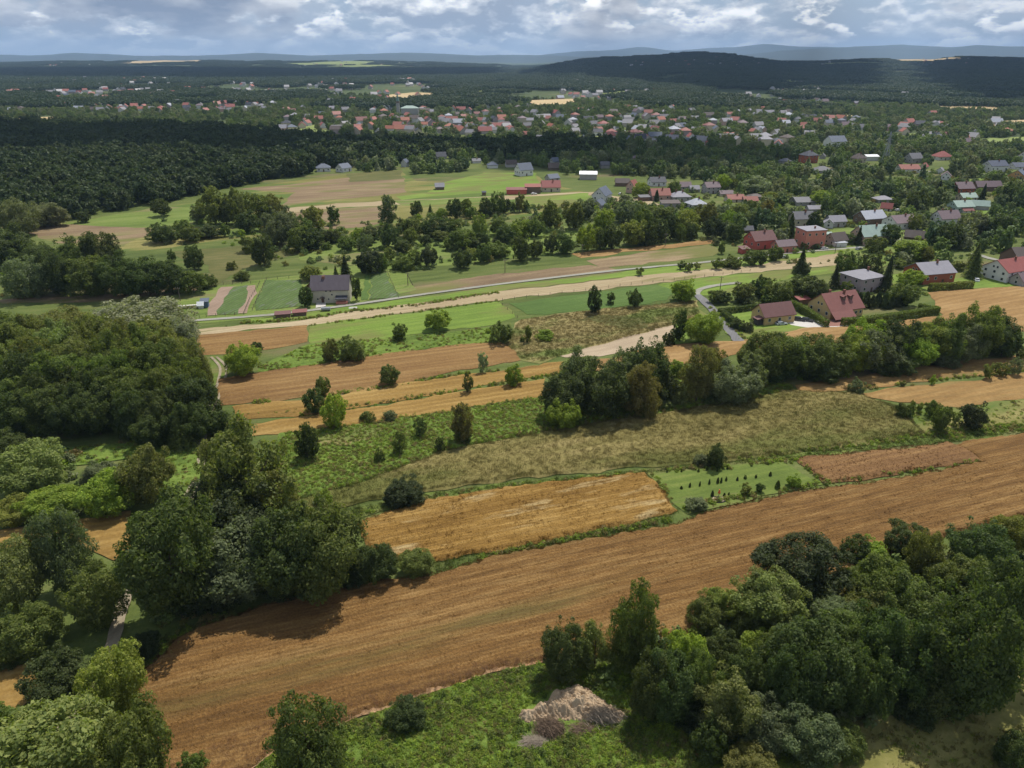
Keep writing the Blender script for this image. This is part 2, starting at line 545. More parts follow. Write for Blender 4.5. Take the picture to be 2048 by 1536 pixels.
GM['darkolive'] = ground_mat('dark_rough_grass', (0.065, 0.075, 0.022), (0.105, 0.105, 0.034), (0.16, 0.135, 0.055), A_STRIP, (0.03, 0.06), (0.1, 0.4), 1.4)
GM['rowcrop'] = ground_mat('potato_rows', (0.061, 0.110, 0.024), (0.088, 0.149, 0.033), (0.132, 0.187, 0.050), A_LANE, (0.03, 0.06), (0.1, 0.5), 1.5,
                           rows=(1.5, 0.55, (0.055, 0.077, 0.024)), bump=0.6)
GM['bed'] = ground_mat('vegetable_bed', (0.055, 0.110, 0.026), (0.085, 0.150, 0.036), (0.135, 0.195, 0.075), math.radians(72), (0.1, 0.2), (0.2, 0.8), 1.5, rows=(1.7, 0.7, (0.075, 0.068, 0.036)), bump=0.7, accent=(0.13, 0.16, 0.11), acc_scale=(0.08, 0.25), acc_at=0.6)
GM['lane'] = ground_mat('pale_gravel_lane', (0.21, 0.2, 0.17), (0.27, 0.26, 0.22), (0.33, 0.32, 0.27), A_LANE, (0.05, 0.2), (0.05, 1.5), 3, accent=(0.16, 0.165, 0.08), acc_scale=(0.08, 0.8), acc_at=0.6)
GM['asphalt'] = ground_mat('grey_asphalt', (0.13, 0.127, 0.128), (0.165, 0.16, 0.16), (0.2, 0.195, 0.195), 1.2, (0.05, 0.2), (0.05, 1.5), 3, bump=0.1)
GM['pave'] = ground_mat('light_paving', (0.42, 0.39, 0.36), (0.50, 0.47, 0.43), (0.55, 0.52, 0.48), 0.3, (0.1, 0.2), (0.2, 1), 3, bump=0.1)
GM['brick'] = ground_mat('red_paving', (0.20, 0.10, 0.08), (0.25, 0.13, 0.10), (0.30, 0.17, 0.13), 0.3, (0.1, 0.2), (0.2, 1), 3, bump=0.1)
GM['dirt'] = ground_mat('trodden_dirt', (0.2, 0.165, 0.11), (0.27, 0.225, 0.155), (0.33, 0.285, 0.205), 1.3, (0.1, 0.3), (0.2, 1), 3)
GM['far_tan'] = ground_mat('far_stubble', (0.36, 0.26, 0.13), (0.44, 0.33, 0.18), (0.50, 0.39, 0.23), A_LANE, (0.004, 0.01), (0.01, 0.04), 0.2, bump=0)
GM['far_green'] = ground_mat('far_meadow', (0.15, 0.19, 0.05), (0.20, 0.24, 0.075), (0.27, 0.28, 0.10), A_LANE, (0.004, 0.01), (0.01, 0.04), 0.2, bump=0)
GM['far_ground'] = ground_mat('far_woodland_floor', (0.040, 0.058, 0.022), (0.060, 0.082, 0.028), (0.10, 0.115, 0.042), 0.2, (0.0012, 0.003), (0.004, 0.008), 0.05, bump=0, accent=(0.19, 0.17, 0.075), acc_scale=(0.0011, 0.0028), acc_at=0.64)


def build_ground():
    """one sheet: fine rings near, coarse rings to the horizon; two materials by distance"""
    rs = [0.0] + list(np.geomspace(30, 1500, 26)) + list(np.geomspace(1600, 12000, 70)) + list(np.geomspace(13000, 33000, 8))
    az = list(np.linspace(-52, 52, 209)) + list(np.linspace(56, 304, 50))
    V, Fc, mi = [], [], []
    for r in rs:
        for a in az:
            t = math.radians(a)
            x, y = r * math.sin(t), r * math.cos(t)
            V.append((x, y, terrain(x, y)))
    n = len(az)
    for i in range(len(rs) - 1):
        for j in range(n):
            k = (j + 1) % n
            Fc.append((i * n + j, i * n + k, (i + 1) * n + k, (i + 1) * n + j)[::-1])
            mi.append(0 if rs[i + 1] < 1250 else 1)
    me = new_mesh('ground', V, Fc, [GM['grass'], GM['far_ground']], True, mi)
    tag(obj('ground', me), kind='structure')


build_ground()
LAYER = [1]
OPEN = []            # world polygons kept free of scattered trees


def patch(name, poly, mat, h=0.0, sp=None, jit=None, far=False, relief=0.12, open_=True):
    """a field or meadow traced in photo pixels, laid on the ground; h = height of the standing crop"""
    rng = random.Random(len(bpy.data.objects))
    g = [Vector((gpt if far else gp)(*p)) for p in poly]
    dist = sum(p.length for p in g) / len(g)
    g = [Vector((gpt if far else gp)(*ext(p))) for p in poly]
    if open_:
        OPEN.append(np.array([(p.x, p.y) for p in g]))
    step = sp or max(1.0, dist / 110)
    jit = dist * 0.0036 if jit is None else jit
    edge = []
    for i, a in enumerate(g):
        b = g[(i + 1) % len(g)]
        m = max(1, int((b - a).length / (step * 1.6)))
        for k in range(m):
            p = a.lerp(b, k / m)
            q = Vector((noise.noise((p.x / step / 3, p.y / step / 3, 1.7)), noise.noise((p.x / step / 3, p.y / step / 3, 9.2))))
            edge.append(p + q * jit * 2.2)
    LAYER[0] += 1
    z0 = 0.004 * LAYER[0]
    pts = list(edge)
    if h > 0 or far:
        e = np.array([(p.x, p.y) for p in edge])
        lo, hi = e.min(0), e.max(0)
        nx, ny = int((hi[0] - lo[0]) / step) + 1, int((hi[1] - lo[1]) / step) + 1
        gx, gy = np.meshgrid(lo[0] + np.arange(nx) * step, lo[1] + np.arange(ny) * step)
        gx, gy = gx.ravel() + (np.random.RandomState(1).rand(gx.size) - .5) * step * .6, gy.ravel() + (np.random.RandomState(2).rand(gy.size) - .5) * step * .6
        ok = inpoly(gx, gy, e)
        for da, db in ((.45, 0), (-.45, 0), (0, .45), (0, -.45)):
            ok &= inpoly(gx + da * step, gy + db * step, e)
        pts += [Vector((a, b)) for a, b in zip(gx[ok], gy[ok])]
    ne = len(edge)
    vs_, _, fs, ov, _a, _b = delaunay_2d_cdt(pts, [], [list(range(ne))], 1, 1e-4)
    V = []
    for i, p in enumerate(vs_):
        if far:
            z = terrain(p.x, p.y) + 1.5 + p.length * 0.0006
        elif h > 0 and not any(k < ne for k in ov[i]):
            z = h * (0.85 + relief * (noise.noise((p.x * .5, p.y * .5, 4.0)) + 0.8 * noise.noise((p.x * .13, p.y * .13, 2.0)))) + z0
        else:
            z = z0
        V.append((p.x, p.y, z))
    fs = [f if (Vector(vs_[f[1]]) - Vector(vs_[f[0]])).cross(Vector(vs_[f[2]]) - Vector(vs_[f[0]])) > 0 else f[::-1] for f in fs]
    me = new_mesh(name, V, fs, [mat], True)
    return tag(obj(name, me), kind='structure')


def strip(name, pts, width, mat, world=False, smooth_n=6):
    """a lane or track along a polyline in photo pixels"""
    g = [Vector(p) if world else Vector(gp(*p)) for p in pts]
    c = []
    for i in range(len(g) - 1):
        p0, p1, p2, p3 = g[max(0, i - 1)], g[i], g[i + 1], g[min(len(g) - 1, i + 2)]
        for k in range(smooth_n):
            t = k / smooth_n
            c.append(0.5 * ((2 * p1) + (p2 - p0) * t + (2 * p0 - 5 * p1 + 4 * p2 - p3) * t * t + (3 * p1 - p0 - 3 * p2 + p3) * t ** 3))
    c.append(g[-1])
    LAYER[0] += 1
    z = 0.004 * LAYER[0]
    V = []
    for i, p in enumerate(c):
        d = (c[min(len(c) - 1, i + 1)] - c[max(0, i - 1)]).normalized()
        nrm = Vector((-d.y, d.x))
        w = width / 2 * (1 + 0.25 * noise.noise((p.x * .3, p.y * .3, 0)))
        V += [(p.x + nrm.x * w, p.y + nrm.y * w, z), (p.x - nrm.x * w, p.y - nrm.y * w, z)]
    Fc = [(2 * i, 2 * i + 1, 2 * i + 3, 2 * i + 2) for i in range(len(c) - 1)]
    return tag(obj(name, new_mesh(name, V, Fc, [mat])), kind='structure')


# --- mid distance, back to front (each later sheet lies above the earlier ones)
pk = patch
pk('meadow', [(480, 378), (560, 365), (640, 355), (720, 345), (800, 340), (830, 362), (890, 365), (970, 345), (1070, 345), (1090, 370), (1180, 385), (1180, 410), (1060, 430), (800, 470), (620, 470), (480, 475), (300, 500), (180, 500), (30, 462), (130, 445), (320, 415), (420, 400), (560, 400)], GM['olive'])
pk('meadow', [(20, 458), (140, 447), (300, 455), (318, 463), (245, 493), (190, 500), (90, 478)], GM['pink'])
pk('pasture', [(130, 447), (320, 413), (480, 418), (470, 452), (300, 456), (150, 450)], GM['green_far'])
pk('meadow', [(480, 378), (640, 362), (800, 342), (812, 385), (700, 397), (600, 408), (560, 415), (590, 385)], GM['pink'])
pk('meadow', [(585, 425), (780, 410), (800, 438), (720, 455), (600, 462)], GM['pink'])
pk('meadow', [(690, 347), (800, 340), (805, 358), (700, 365)], GM['darkolive'])
pk('stubble_strip', [(570, 416), (700, 405), (900, 397), (1190, 384), (1190, 391), (900, 405), (700, 414), (580, 426)], GM['pale'])
pk('crop_field', [(900, 362), (970, 346), (1068, 346), (1080, 372), (1010, 384), (880, 392), (800, 399), (785, 392), (850, 385)], GM['mown'])
pk('pasture', [(1045, 394), (1180, 386), (1190, 402), (1060, 412)], GM['mown'])
pk('pasture', [(790, 402), (1000, 394), (1010, 402), (800, 412)], GM['green_far'])
pk('meadow', [(0, 600), (200, 590), (430, 570), (445, 580), (300, 602), (0, 608)], GM['pink'])
pk('meadow', [(330, 505), (600, 482), (620, 500), (480, 540), (430, 575), (420, 530)], GM['darkolive'])
pk('meadow', [(812, 576), (960, 553), (1180, 530), (1245, 543), (1000, 566), (850, 586), (815, 588)], GM['pink'])
pk('meadow', [(600, 480), (900, 470), (1120, 450), (1180, 470), (1100, 510), (800, 540), (600, 520)], GM['green_far'])
pk('meadow', [(780, 545), (950, 525), (1130, 510), (1150, 524), (1000, 540), (800, 566)], GM['grass'])
pk('grain_field', [(1140, 507), (1330, 490), (1430, 478), (1432, 487), (1250, 505), (1160, 517)], GM['orange_far'], 0.5)
pk('meadow', [(1170, 522), (1420, 489), (1440, 500), (1430, 512), (1280, 529), (1205, 536)], GM['pink'])
pk('pasture', [(1240, 582), (1400, 556), (1580, 540), (1690, 530), (1700, 545), (1600, 552), (1450, 590), (1380, 592)], GM['mown'])
pk('verge', [(500, 640), (720, 612), (1000, 572), (1240, 545), (1500, 515), (1700, 495), (1705, 515), (1500, 533), (1240, 556), (1000, 582), (720, 622), (500, 648)], GM['mown'])
pk('pasture', [(350, 590), (420, 575), (620, 545), (720, 530), (810, 545), (830, 580), (620, 625), (380, 650)], GM['green_far'])
pk('stubble_strip', [(372, 662), (600, 641), (800, 612), (1000, 584), (1240, 556), (1500, 531), (1680, 506), (1705, 512), (1690, 529), (1500, 545), (1380, 558), (1240, 575), (1000, 600), (800, 626), (610, 650), (380, 672)], GM['pale'])
pk('grain_field', [(385, 671), (612, 651), (616, 684), (540, 699), (430, 711), (400, 712)], GM['barley'], 0.55)
pk('weedy_meadow', [(515, 735), (620, 688), (900, 664), (1012, 652), (1005, 682), (850, 697), (700, 720), (540, 745), (515, 745)], GM['lush'], 0.35)
pk('mown_meadow', [(616, 650), (800, 629), (1000, 603), (1037, 635), (985, 650), (800, 672), (622, 692)], GM['mown'])
pk('potato_field', [(1022, 607), (1150, 590), (1310, 570), (1350, 584), (1330, 600), (1200, 622), (1055, 632)], GM['rowcrop'], 0.3)
pk('dry_meadow', [(1040, 640), (1200, 618), (1290, 612), (1390, 600), (1400, 640), (1320, 655), (1160, 702), (1080, 728), (1040, 720), (1010, 690)], GM['dry'], 0.4)
pk('rough_patch', [(1110, 642), (1200, 628), (1292, 636), (1306, 662), (1250, 664), (1200, 650)], GM['darkolive'], 0.45)
pk('pasture', [(1325, 642), (1400, 618), (1430, 650), (1420, 680), (1345, 690)], GM['mown'])
pk('soil_patch', [(1105, 708), (1175, 684), (1265, 668), (1310, 660), (1298, 642), (1345, 638), (1350, 690), (1200, 713), (1130, 717)], GM['soil'])
pk('grain_field', [(1855, 584), (2010, 574), (2060, 590), (2060, 668), (2000, 668), (1880, 660), (1640, 690), (1500, 705), (1340, 735), (1180, 745), (1180, 722), (1330, 693), (1480, 680), (1610, 657), (1740, 652), (1885, 630)], GM['orange_far'], 0.6)
pk('grain_field', [(436, 758), (700, 718), (900, 690), (1005, 685), (1043, 706), (1045, 722), (900, 745), (700, 787), (436, 813)], GM['barley'], 0.6)
pk('grass_track', [(425, 712), (455, 715), (455, 750), (440, 790), (432, 830), (400, 830), (415, 770)], GM['lawn'])
pk('grain_field', [(470, 812), (640, 796), (800, 768), (1000, 742), (1130, 722), (1135, 744), (1000, 766), (820, 799), (640, 828), (478, 842)], GM['strip_gold'], 0.6)
pk('grain_field', [(500, 850), (700, 821), (900, 788), (1090, 757), (1104, 794), (900, 826), (740, 849), (600, 868), (505, 872)], GM['strip_gold'], 0.6)
pk('weedy_strip', [(560, 866), (740, 846), (900, 822), (1095, 792), (1250, 770), (1480, 740), (1590, 775), (1500, 800), (1200, 845), (1000, 880), (880, 905), (720, 970), (590, 1000), (540, 930)], GM['lush'], 0.5)
pk('rough_patch', [(620, 870), (720, 856), (780, 850), (760, 880), (690, 900), (620, 895)], GM['dry'], 0.55)
pk('hay_field', [(1590, 770), (1680, 758), (1850, 733), (2000, 716), (2060, 716), (2060, 736), (1900, 758), (1740, 778), (1600, 787)], GM['tan'], 0.5)
pk('hay_field', [(1700, 790), (1900, 765), (2060, 742), (2060, 800), (1900, 818), (1790, 802)], GM['tan'], 0.45)
pk('weedy_meadow', [(1780, 815), (1900, 818), (2060, 800), (2060, 865), (1850, 872), (1780, 850)], GM['olive'], 0.4)
pk('hay_meadow', [(590, 1000), (720, 968), (880, 905), (1000, 882), (1200, 846), (1500, 800), (1570, 782), (1705, 786), (1790, 815), (1850, 868), (1700, 893), (1450, 925), (1250, 938), (1000, 965), (850, 985), (720, 1010), (600, 1030)], GM['strip_meadow'], 0.7, sp=1.4)
pk('grass_track', [(700, 1020), (850, 990), (1000, 969), (1300, 939), (1450, 926), (1700, 896), (1870, 868), (2060, 850), (2060, 880), (1900, 886), (1600, 915), (1300, 948), (1000, 978), (850, 1002), (720, 1035)], GM['lawn'])
pk('orchard_plot', [(1292, 947), (1440, 930), (1565, 922), (1605, 950), (1650, 968), (1500, 1000), (1375, 1028), (1345, 1012)], GM['lawn'])
pk('grain_field', [(712, 1046), (830, 1010), (870, 997), (1000, 978), (1200, 955), (1292, 947), (1330, 985), (1353, 1024), (1270, 1048), (1150, 1073), (1000, 1103), (880, 1124), (780, 1122), (735, 1092)], GM['wheat_gold'], 0.75, sp=1.0)
pk('grain_field', [(1590, 918), (1900, 886), (1955, 912), (1960, 922), (1880, 936), (1700, 966), (1645, 966)], GM['rye'], 0.65, sp=1.2)
pk('grain_field', [(265, 1405), (290, 1345), (340, 1290), (400, 1258), (530, 1213), (640, 1183), (760, 1163), (870, 1150), (1000, 1112), (1200, 1077), (1350, 1051), (1440, 1018), (1600, 985), (1800, 958), (1960, 926), (1910, 888), (2090, 868), (2120, 1010), (1900, 1070), (1700, 1150), (1500, 1230), (1380, 1270), (1200, 1320), (1085, 1325), (960, 1350), (820, 1400), (700, 1440), (560, 1495), (470, 1560), (400, 1640), (330, 1640), (300, 1490)], GM['wheat_near'], 0.8, sp=0.9)
pk('dry_margin', [(330, 1520), (480, 1470), (700, 1395), (900, 1345), (1090, 1300), (1095, 1325), (960, 1352), (820, 1402), (700, 1442), (560, 1497), (470, 1562), (340, 1562)], ground_mat('pinkish_dry_grass', (0.30, 0.175, 0.090), (0.40, 0.245, 0.13), (0.50, 0.335, 0.19), A_NEAR, (0.05, 0.1), (0.1, 0.5), 2.0, bump=0.7), 0.35, sp=0.9)
pk('weedy_ground', [(470, 1580), (560, 1498), (700, 1444), (820, 1404), (960, 1354), (1085, 1328), (1300, 1330), (1500, 1400), (1650, 1480), (1700, 1640), (470, 1640)], GM['lush'], 0.3, sp=1.0)
pk('rough_grass', [(1640, 1470), (1960, 1330), (2100, 1290), (2200, 1640), (1700, 1640)], GM['olive'], 0.2, sp=1.2)
pk('hay_field', [(140, 1045), (270, 1020), (255, 1130), (150, 1090)], GM['strip_gold'], 0.4)
pk('hay_field', [(-60, 1320), (60, 1320), (90, 1380), (20, 1430), (-60, 1420)], GM['strip_gold'], 0.4)
pk('hay_field', [(-60, 1050), (150, 1040), (150, 1075), (-60, 1085)], GM['strip_gold'], 0.4)
pk('weedy_meadow', [(60, 905), (260, 885), (400, 870), (400, 960), (340, 990), (250, 920), (120, 940)], GM['lush'], 0.3)
pk('grass_track', [(395, 860), (425, 860), (400, 1000), (340, 1030), (370, 950)], GM['olive'])
# --- gardens by the stone farmhouse, lawns and yards by the houses
pk('garden_soil', [(413, 632), (428, 600), (447, 574), (515, 571), (508, 595), (488, 627)], GM['garden_soil'])
pk('vegetable_bed', [(434, 630), (450, 598), (468, 574), (498, 571), (489, 598), (474, 629)], GM['bed'], 0.2)
pk('vegetable_bed', [(505, 621), (520, 585), (533, 561), (600, 560), (608, 612)], GM['bed'], 0.25)
pk('vegetable_bed', [(738, 599), (745, 547), (775, 545), (795, 595)], GM['bed'], 0.2)
pk('vegetable_bed', [(721, 601), (731, 548), (742, 547), (735, 600)], GM['rowcrop'], 0.25)
pk('lawn', [(1442, 665), (1470, 620), (1520, 612), (1640, 640), (1640, 662), (1560, 672), (1480, 680)], GM['mown'])
pk('driveway', [(1566, 640), (1600, 634), (1650, 650), (1690, 650), (1700, 658), (1640, 660), (1590, 652)], GM['pave'])
pk('paved_yard', [(1645, 636), (1690, 632), (1695, 652), (1648, 655)], GM['brick'])
pk('lawn', [(1775, 552), (1850, 540), (1960, 540), (2060, 560), (2060, 575), (1900, 580), (1790, 578)], GM['mown'])
pk('driveway', [(1218, 392), (1290, 398), (1315, 410), (1270, 414), (1230, 402)], GM['pale'])
pk('farmyard', [(630, 605), (640, 590), (650, 612), (636, 616)], GM['pave'])
pk('lawn', [(1900, 360), (2010, 352), (2010, 362), (1910, 368)], GM['mown'])
pk('lawn', [(1930, 425), (2048, 405), (2048, 425), (1960, 440)], GM['mown'])
pk('lawn', [(1560, 470), (1780, 450), (1900, 470), (1900, 520), (1720, 540), (1700, 505)], GM['green_far'], open_=False)
# --- lanes
strip('lane', [(370, 643), (500, 634), (600, 624), (720, 608), (850, 589), (1000, 569), (1200, 545), (1300, 535), (1400, 526), (1480, 517), (1600, 505), (1735, 493), (1800, 478)], 2.3, GM['lane'])
strip('lane', [(1393, 590), (1405, 600), (1425, 620), (1445, 645), (1468, 672), (1478, 684)], 3.7, GM['asphalt'])
strip('lane', [(1393, 590), (1400, 580), (1430, 572), (1480, 566)], 2.6, GM['lane'])
strip('lane', [(1700, 338), (1770, 334), (1840, 342), (1980, 350), (2048, 354)], 6, GM['lane'])
strip('lane', [(1948, 508), (1990, 520), (2048, 528)], 4, GM['lane'])
for off in (-0.9, 0.9):
    strip('dirt_track', [(428 + off * 6, 715), (446 + off * 7, 735), (444 + off * 7, 760), (430 + off * 7, 800), (408 + off * 7, 850), (404 + off * 8, 890), (408 + off * 9, 910), (400 + off * 9, 940), (392 + off * 9, 970), (340 + off * 10, 1060)], 0.8, GM['dirt'])
strip('dirt_track', [(300, 1130), (265, 1180), (245, 1215), (225, 1290), (190, 1370), (160, 1420), (120, 1470)], 2.2, GM['dirt'])
# --- far fields and clearings
ff = lambda name, poly, mat: patch(name, poly, mat, far=True, sp=60)
ff('far_field', [(775, 192), (830, 187), (900, 189), (902, 199), (830, 207), (778, 204)], GM['far_tan'])
ff('far_field', [(940, 183), (1010, 181), (1008, 194), (950, 199)], GM['far_green'])
ff('far_field', [(1055, 203), (1148, 200), (1150, 210), (1085, 215)], GM['far_tan'])
ff('far_field', [(890, 203), (960, 198), (965, 206), (900, 210)], GM['far_tan'])
pk('far_field', [(15, 238), (112, 233), (106, 247), (40, 250)], GM['far_tan'])
pk('far_field', [(430, 262), (560, 262), (640, 248), (650, 256), (560, 272), (440, 272)], GM['far_green'])
pk('far_field', [(540, 272), (620, 259), (680, 262), (650, 275), (560, 280)], GM['far_green'])
pk('far_field', [(1110, 276), (1210, 270), (1215, 283), (1120, 285)], GM['far_green'])
pk('far_field', [(1730, 271), (1840, 266), (1835, 280), (1740, 283)], GM['far_green'])
pk('far_field', [(1940, 278), (2070, 274), (2070, 302), (1950, 297)], GM['far_green'])
pk('far_field', [(1600, 232), (1700, 230), (1725, 238), (1640, 241)], GM['far_tan'])
pk('far_field', [(1960, 244), (2060, 240), (2060, 250), (1980, 252)], GM['far_tan'])
pk('far_field', [(930, 270), (960, 268), (965, 280), (940, 282)], GM['far_green'])
ff('far_field', [(1850, 214), (1990, 216), (2000, 224), (1900, 222)], GM['far_tan'])
ff('far_field', [(1550, 162), (1605, 160), (1610, 170), (1570, 180), (1545, 178)], GM['far_green'])
ff('far_field', [(1200, 188), (1290, 180), (1300, 190), (1250, 200)], GM['far_green'])
ff('far_field', [(250, 128), (310, 121.5), (390, 121), (402, 124), (330, 126), (280, 130)], GM['far_tan'])
ff('far_field', [(560, 128), (700, 123), (760, 125), (720, 131), (600, 133)], GM['far_green'])
ff('far_field', [(640, 134), (760, 131), (820, 134), (700, 138)], GM['far_green'])
ff('far_field', [(1540, 121), (1680, 119), (1740, 122), (1640, 126)], GM['far_tan'])
ff('far_field', [(1690, 122), (1930, 117), (1935, 122), (1780, 127)], GM['far_tan'])
ff('far_field', [(1600, 128), (1760, 126), (1800, 130), (1660, 133)], GM['far_green'])
ff('far_field', [(1950, 121), (1985, 121), (1980, 125), (1955, 125)], GM['far_tan'])
ff('far_field', [(440, 182), (480, 180), (470, 186), (445, 186)], GM['far_green'])


def mountains(name, tab, D, seed, mat):
    """a far mountain range with foot, crest and back"""
    us = np.arange(-900, 3000, 12.0)
    V, Fc = [], []
    prof = ((-0.16, 0.0), (-0.11, 0.30), (-0.05, 0.72), (0.0, 1.0), (0.06, 0.7), (0.14, 0.0))
    for u in us:
        v = interp(tab, u) + 1.6 * noise.noise((u / 60, seed, 0)) + 0.7 * noise.noise((u / 17, seed, 3))
        for k, hh in prof:
            y = D * (1 + k + (0.015 * noise.noise((u / 90, k * 20, seed)) if hh else 0))
            d = ray(u, v)
            h = max(4.0, CH + y * d[2] / d[1])
            x = (u - 1024) / F * cP * y
            V.append((x, y, h * hh * (1 if hh == 1 else 1 + 0.25 * noise.noise((u / 50, k * 9, seed + 5)))))
    n = len(prof)
    for i in range(len(us) - 1):
        for j in range(n - 1):
            a = i * n + j
            Fc.append((a, a + n, a + n + 1, a + 1))
    tag(obj(name, new_mesh(name, V, Fc, [mat], True)), kind='structure')


MTN = ground_mat('mountain_forest', (0.03, 0.042, 0.026), (0.045, 0.056, 0.036), (0.075, 0.082, 0.05), 0, (0.0006, 0.0006), (0.002, 0.002), 0.01, bump=0)
mountains('hills', [(-900, 108), (0, 109), (60, 111), (150, 106), (210, 108), (300, 112), (400, 111), (520, 106), (620, 111), (700, 109), (760, 106), (860, 106), (950, 111), (1050, 109), (1150, 113), (1400, 114), (1480, 110), (1560, 101), (1650, 96), (1700, 94), (1800, 89), (1850, 92), (1900, 94), (1950, 91), (2048, 93), (3000, 96)], 20000, 2.0, MTN)
mountains('hills', [(-900, 112), (900, 114), (1060, 112), (1150, 103), (1230, 100), (1280, 93), (1340, 101), (1400, 98), (1470, 93), (1530, 88), (1600, 93), (1700, 96), (2048, 100), (3000, 100)], 27000, 7.0, MTN)


# ------------------------------------------------------------------ out-of-view clouds, added and shaped to shade the hill and the woods
CLOUDM = paint_mat('cloud_vapour', 1.0, 0.0, 0.05, (0.88, 0.88, 0.9), 0.002)


def cloud(shade, base, thick, seed, far=False):
    """an unseen flat-based cumulus, shaped from the shade it casts; shade = the patch of ground it darkens, in photo pixels"""
    rng = np.random.RandomState(seed)
    g = np.array([(gpt if far else gp)(*p) for p in shade])
    off = Vector(sdir) * (base / sdir.z)
    lo, hi = g.min(0) - 150, g.max(0) + 150
    st = max((hi - lo)) / 90
    nx, ny = int((hi[0] - lo[0]) / st) + 2, int((hi[1] - lo[1]) / st) + 2
    V, ok = [], []
    for j in range(ny):
        for i in range(nx):
            x, y = lo[0] + i * st, lo[1] + j * st
            dm = 1e9
            for p, q in zip(g, np.roll(g, -1, 0)):
                v = q - p
                t = max(0, min(1, ((x - p[0]) * v[0] + (y - p[1]) * v[1]) / (v[0] ** 2 + v[1] ** 2)))
                dm = min(dm, math.hypot(x - p[0] - v[0] * t, y - p[1] - v[1] * t))
            s = dm if inpoly(np.array([x]), np.array([y]), g)[0] else -dm
            s += 130 * noise.noise((x / 260, y / 260, seed)) + 60 * noise.noise((x / 90, y / 90, seed))
            V.append((x, y, s))
            ok.append(s > 0)
    top = [(x + off.x, y + off.y, base + 6 + thick * math.sqrt(min(1, max(0, s) / 320)) * (.75 + .5 * noise.noise((x / 140, y / 140, seed + 3)))) for x, y, s in V]
    bot = [(x + off.x, y + off.y, base - 8 * noise.noise((x / 60, y / 60, 1))) for x, y, s in V]
    n = len(V)
    Fc, cells = [], set()
    for j in range(ny - 1):
        for i in range(nx - 1):
            q = (j * nx + i, j * nx + i + 1, (j + 1) * nx + i + 1, (j + 1) * nx + i)
            if sum(ok[k] for k in q) >= 3:
                cells.add((i, j))
                Fc += [q, tuple(n + k for k in q[::-1])]
    for i, j in cells:
        q = (j * nx + i, j * nx + i + 1, (j + 1) * nx + i + 1, (j + 1) * nx + i)
        for k, (di, dj) in enumerate(((0, -1), (1, 0), (0, 1), (-1, 0))):
            if (i + di, j + dj) not in cells:
                a, c = q[k], q[(k + 1) % 4]
                Fc.append((c, a, n + a, n + c))
    tag(obj('cloud', new_mesh('cloud', top + bot, Fc, [CLOUDM], True)), kind='structure')


cloud([(1010, 150), (1180, 118), (1400, 110), (1620, 122), (1760, 130), (1800, 150), (1760, 176), (1500, 190), (1330, 170), (1150, 160)], 1600, 420, 3, True)
cloud([(1830, 128), (2400, 120), (2500, 200), (1950, 204), (1850, 170)], 1600, 420, 7, True)
cloud([(-100, 138), (300, 136), (700, 140), (1000, 138), (1000, 152), (500, 160), (100, 158), (-100, 152)], 1600, 420, 4, True)
cloud([(-260, 260), (300, 260), (640, 283), (1000, 290), (1500, 294), (1700, 296), (1720, 316), (1400, 324), (1180, 324), (800, 316), (620, 322), (420, 330), (200, 326), (-260, 326)], 1500, 300, 5)
# ------------------------------------------------------------------ trees
def unit(v):
    return v / np.maximum(np.linalg.norm(v, axis=1, keepdims=True), 1e-9)


def cards(p, nrm, s, rng, asp=1.3):
    """rhombic leaf sprays at p facing nrm"""
    n = len(p)
    t = unit(np.cross(nrm, rng.normal(size=(n, 3))))
    b = np.cross(nrm, t)
    s = (s * (0.45 + 1.0 * rng.random(n) ** 1.3))[:, None]
    bend = nrm * s * 0.35
    return np.stack([p - t * s * asp, p - b * s * .75 + bend, p + t * s * asp, p + b * s * .75 + bend], 1)


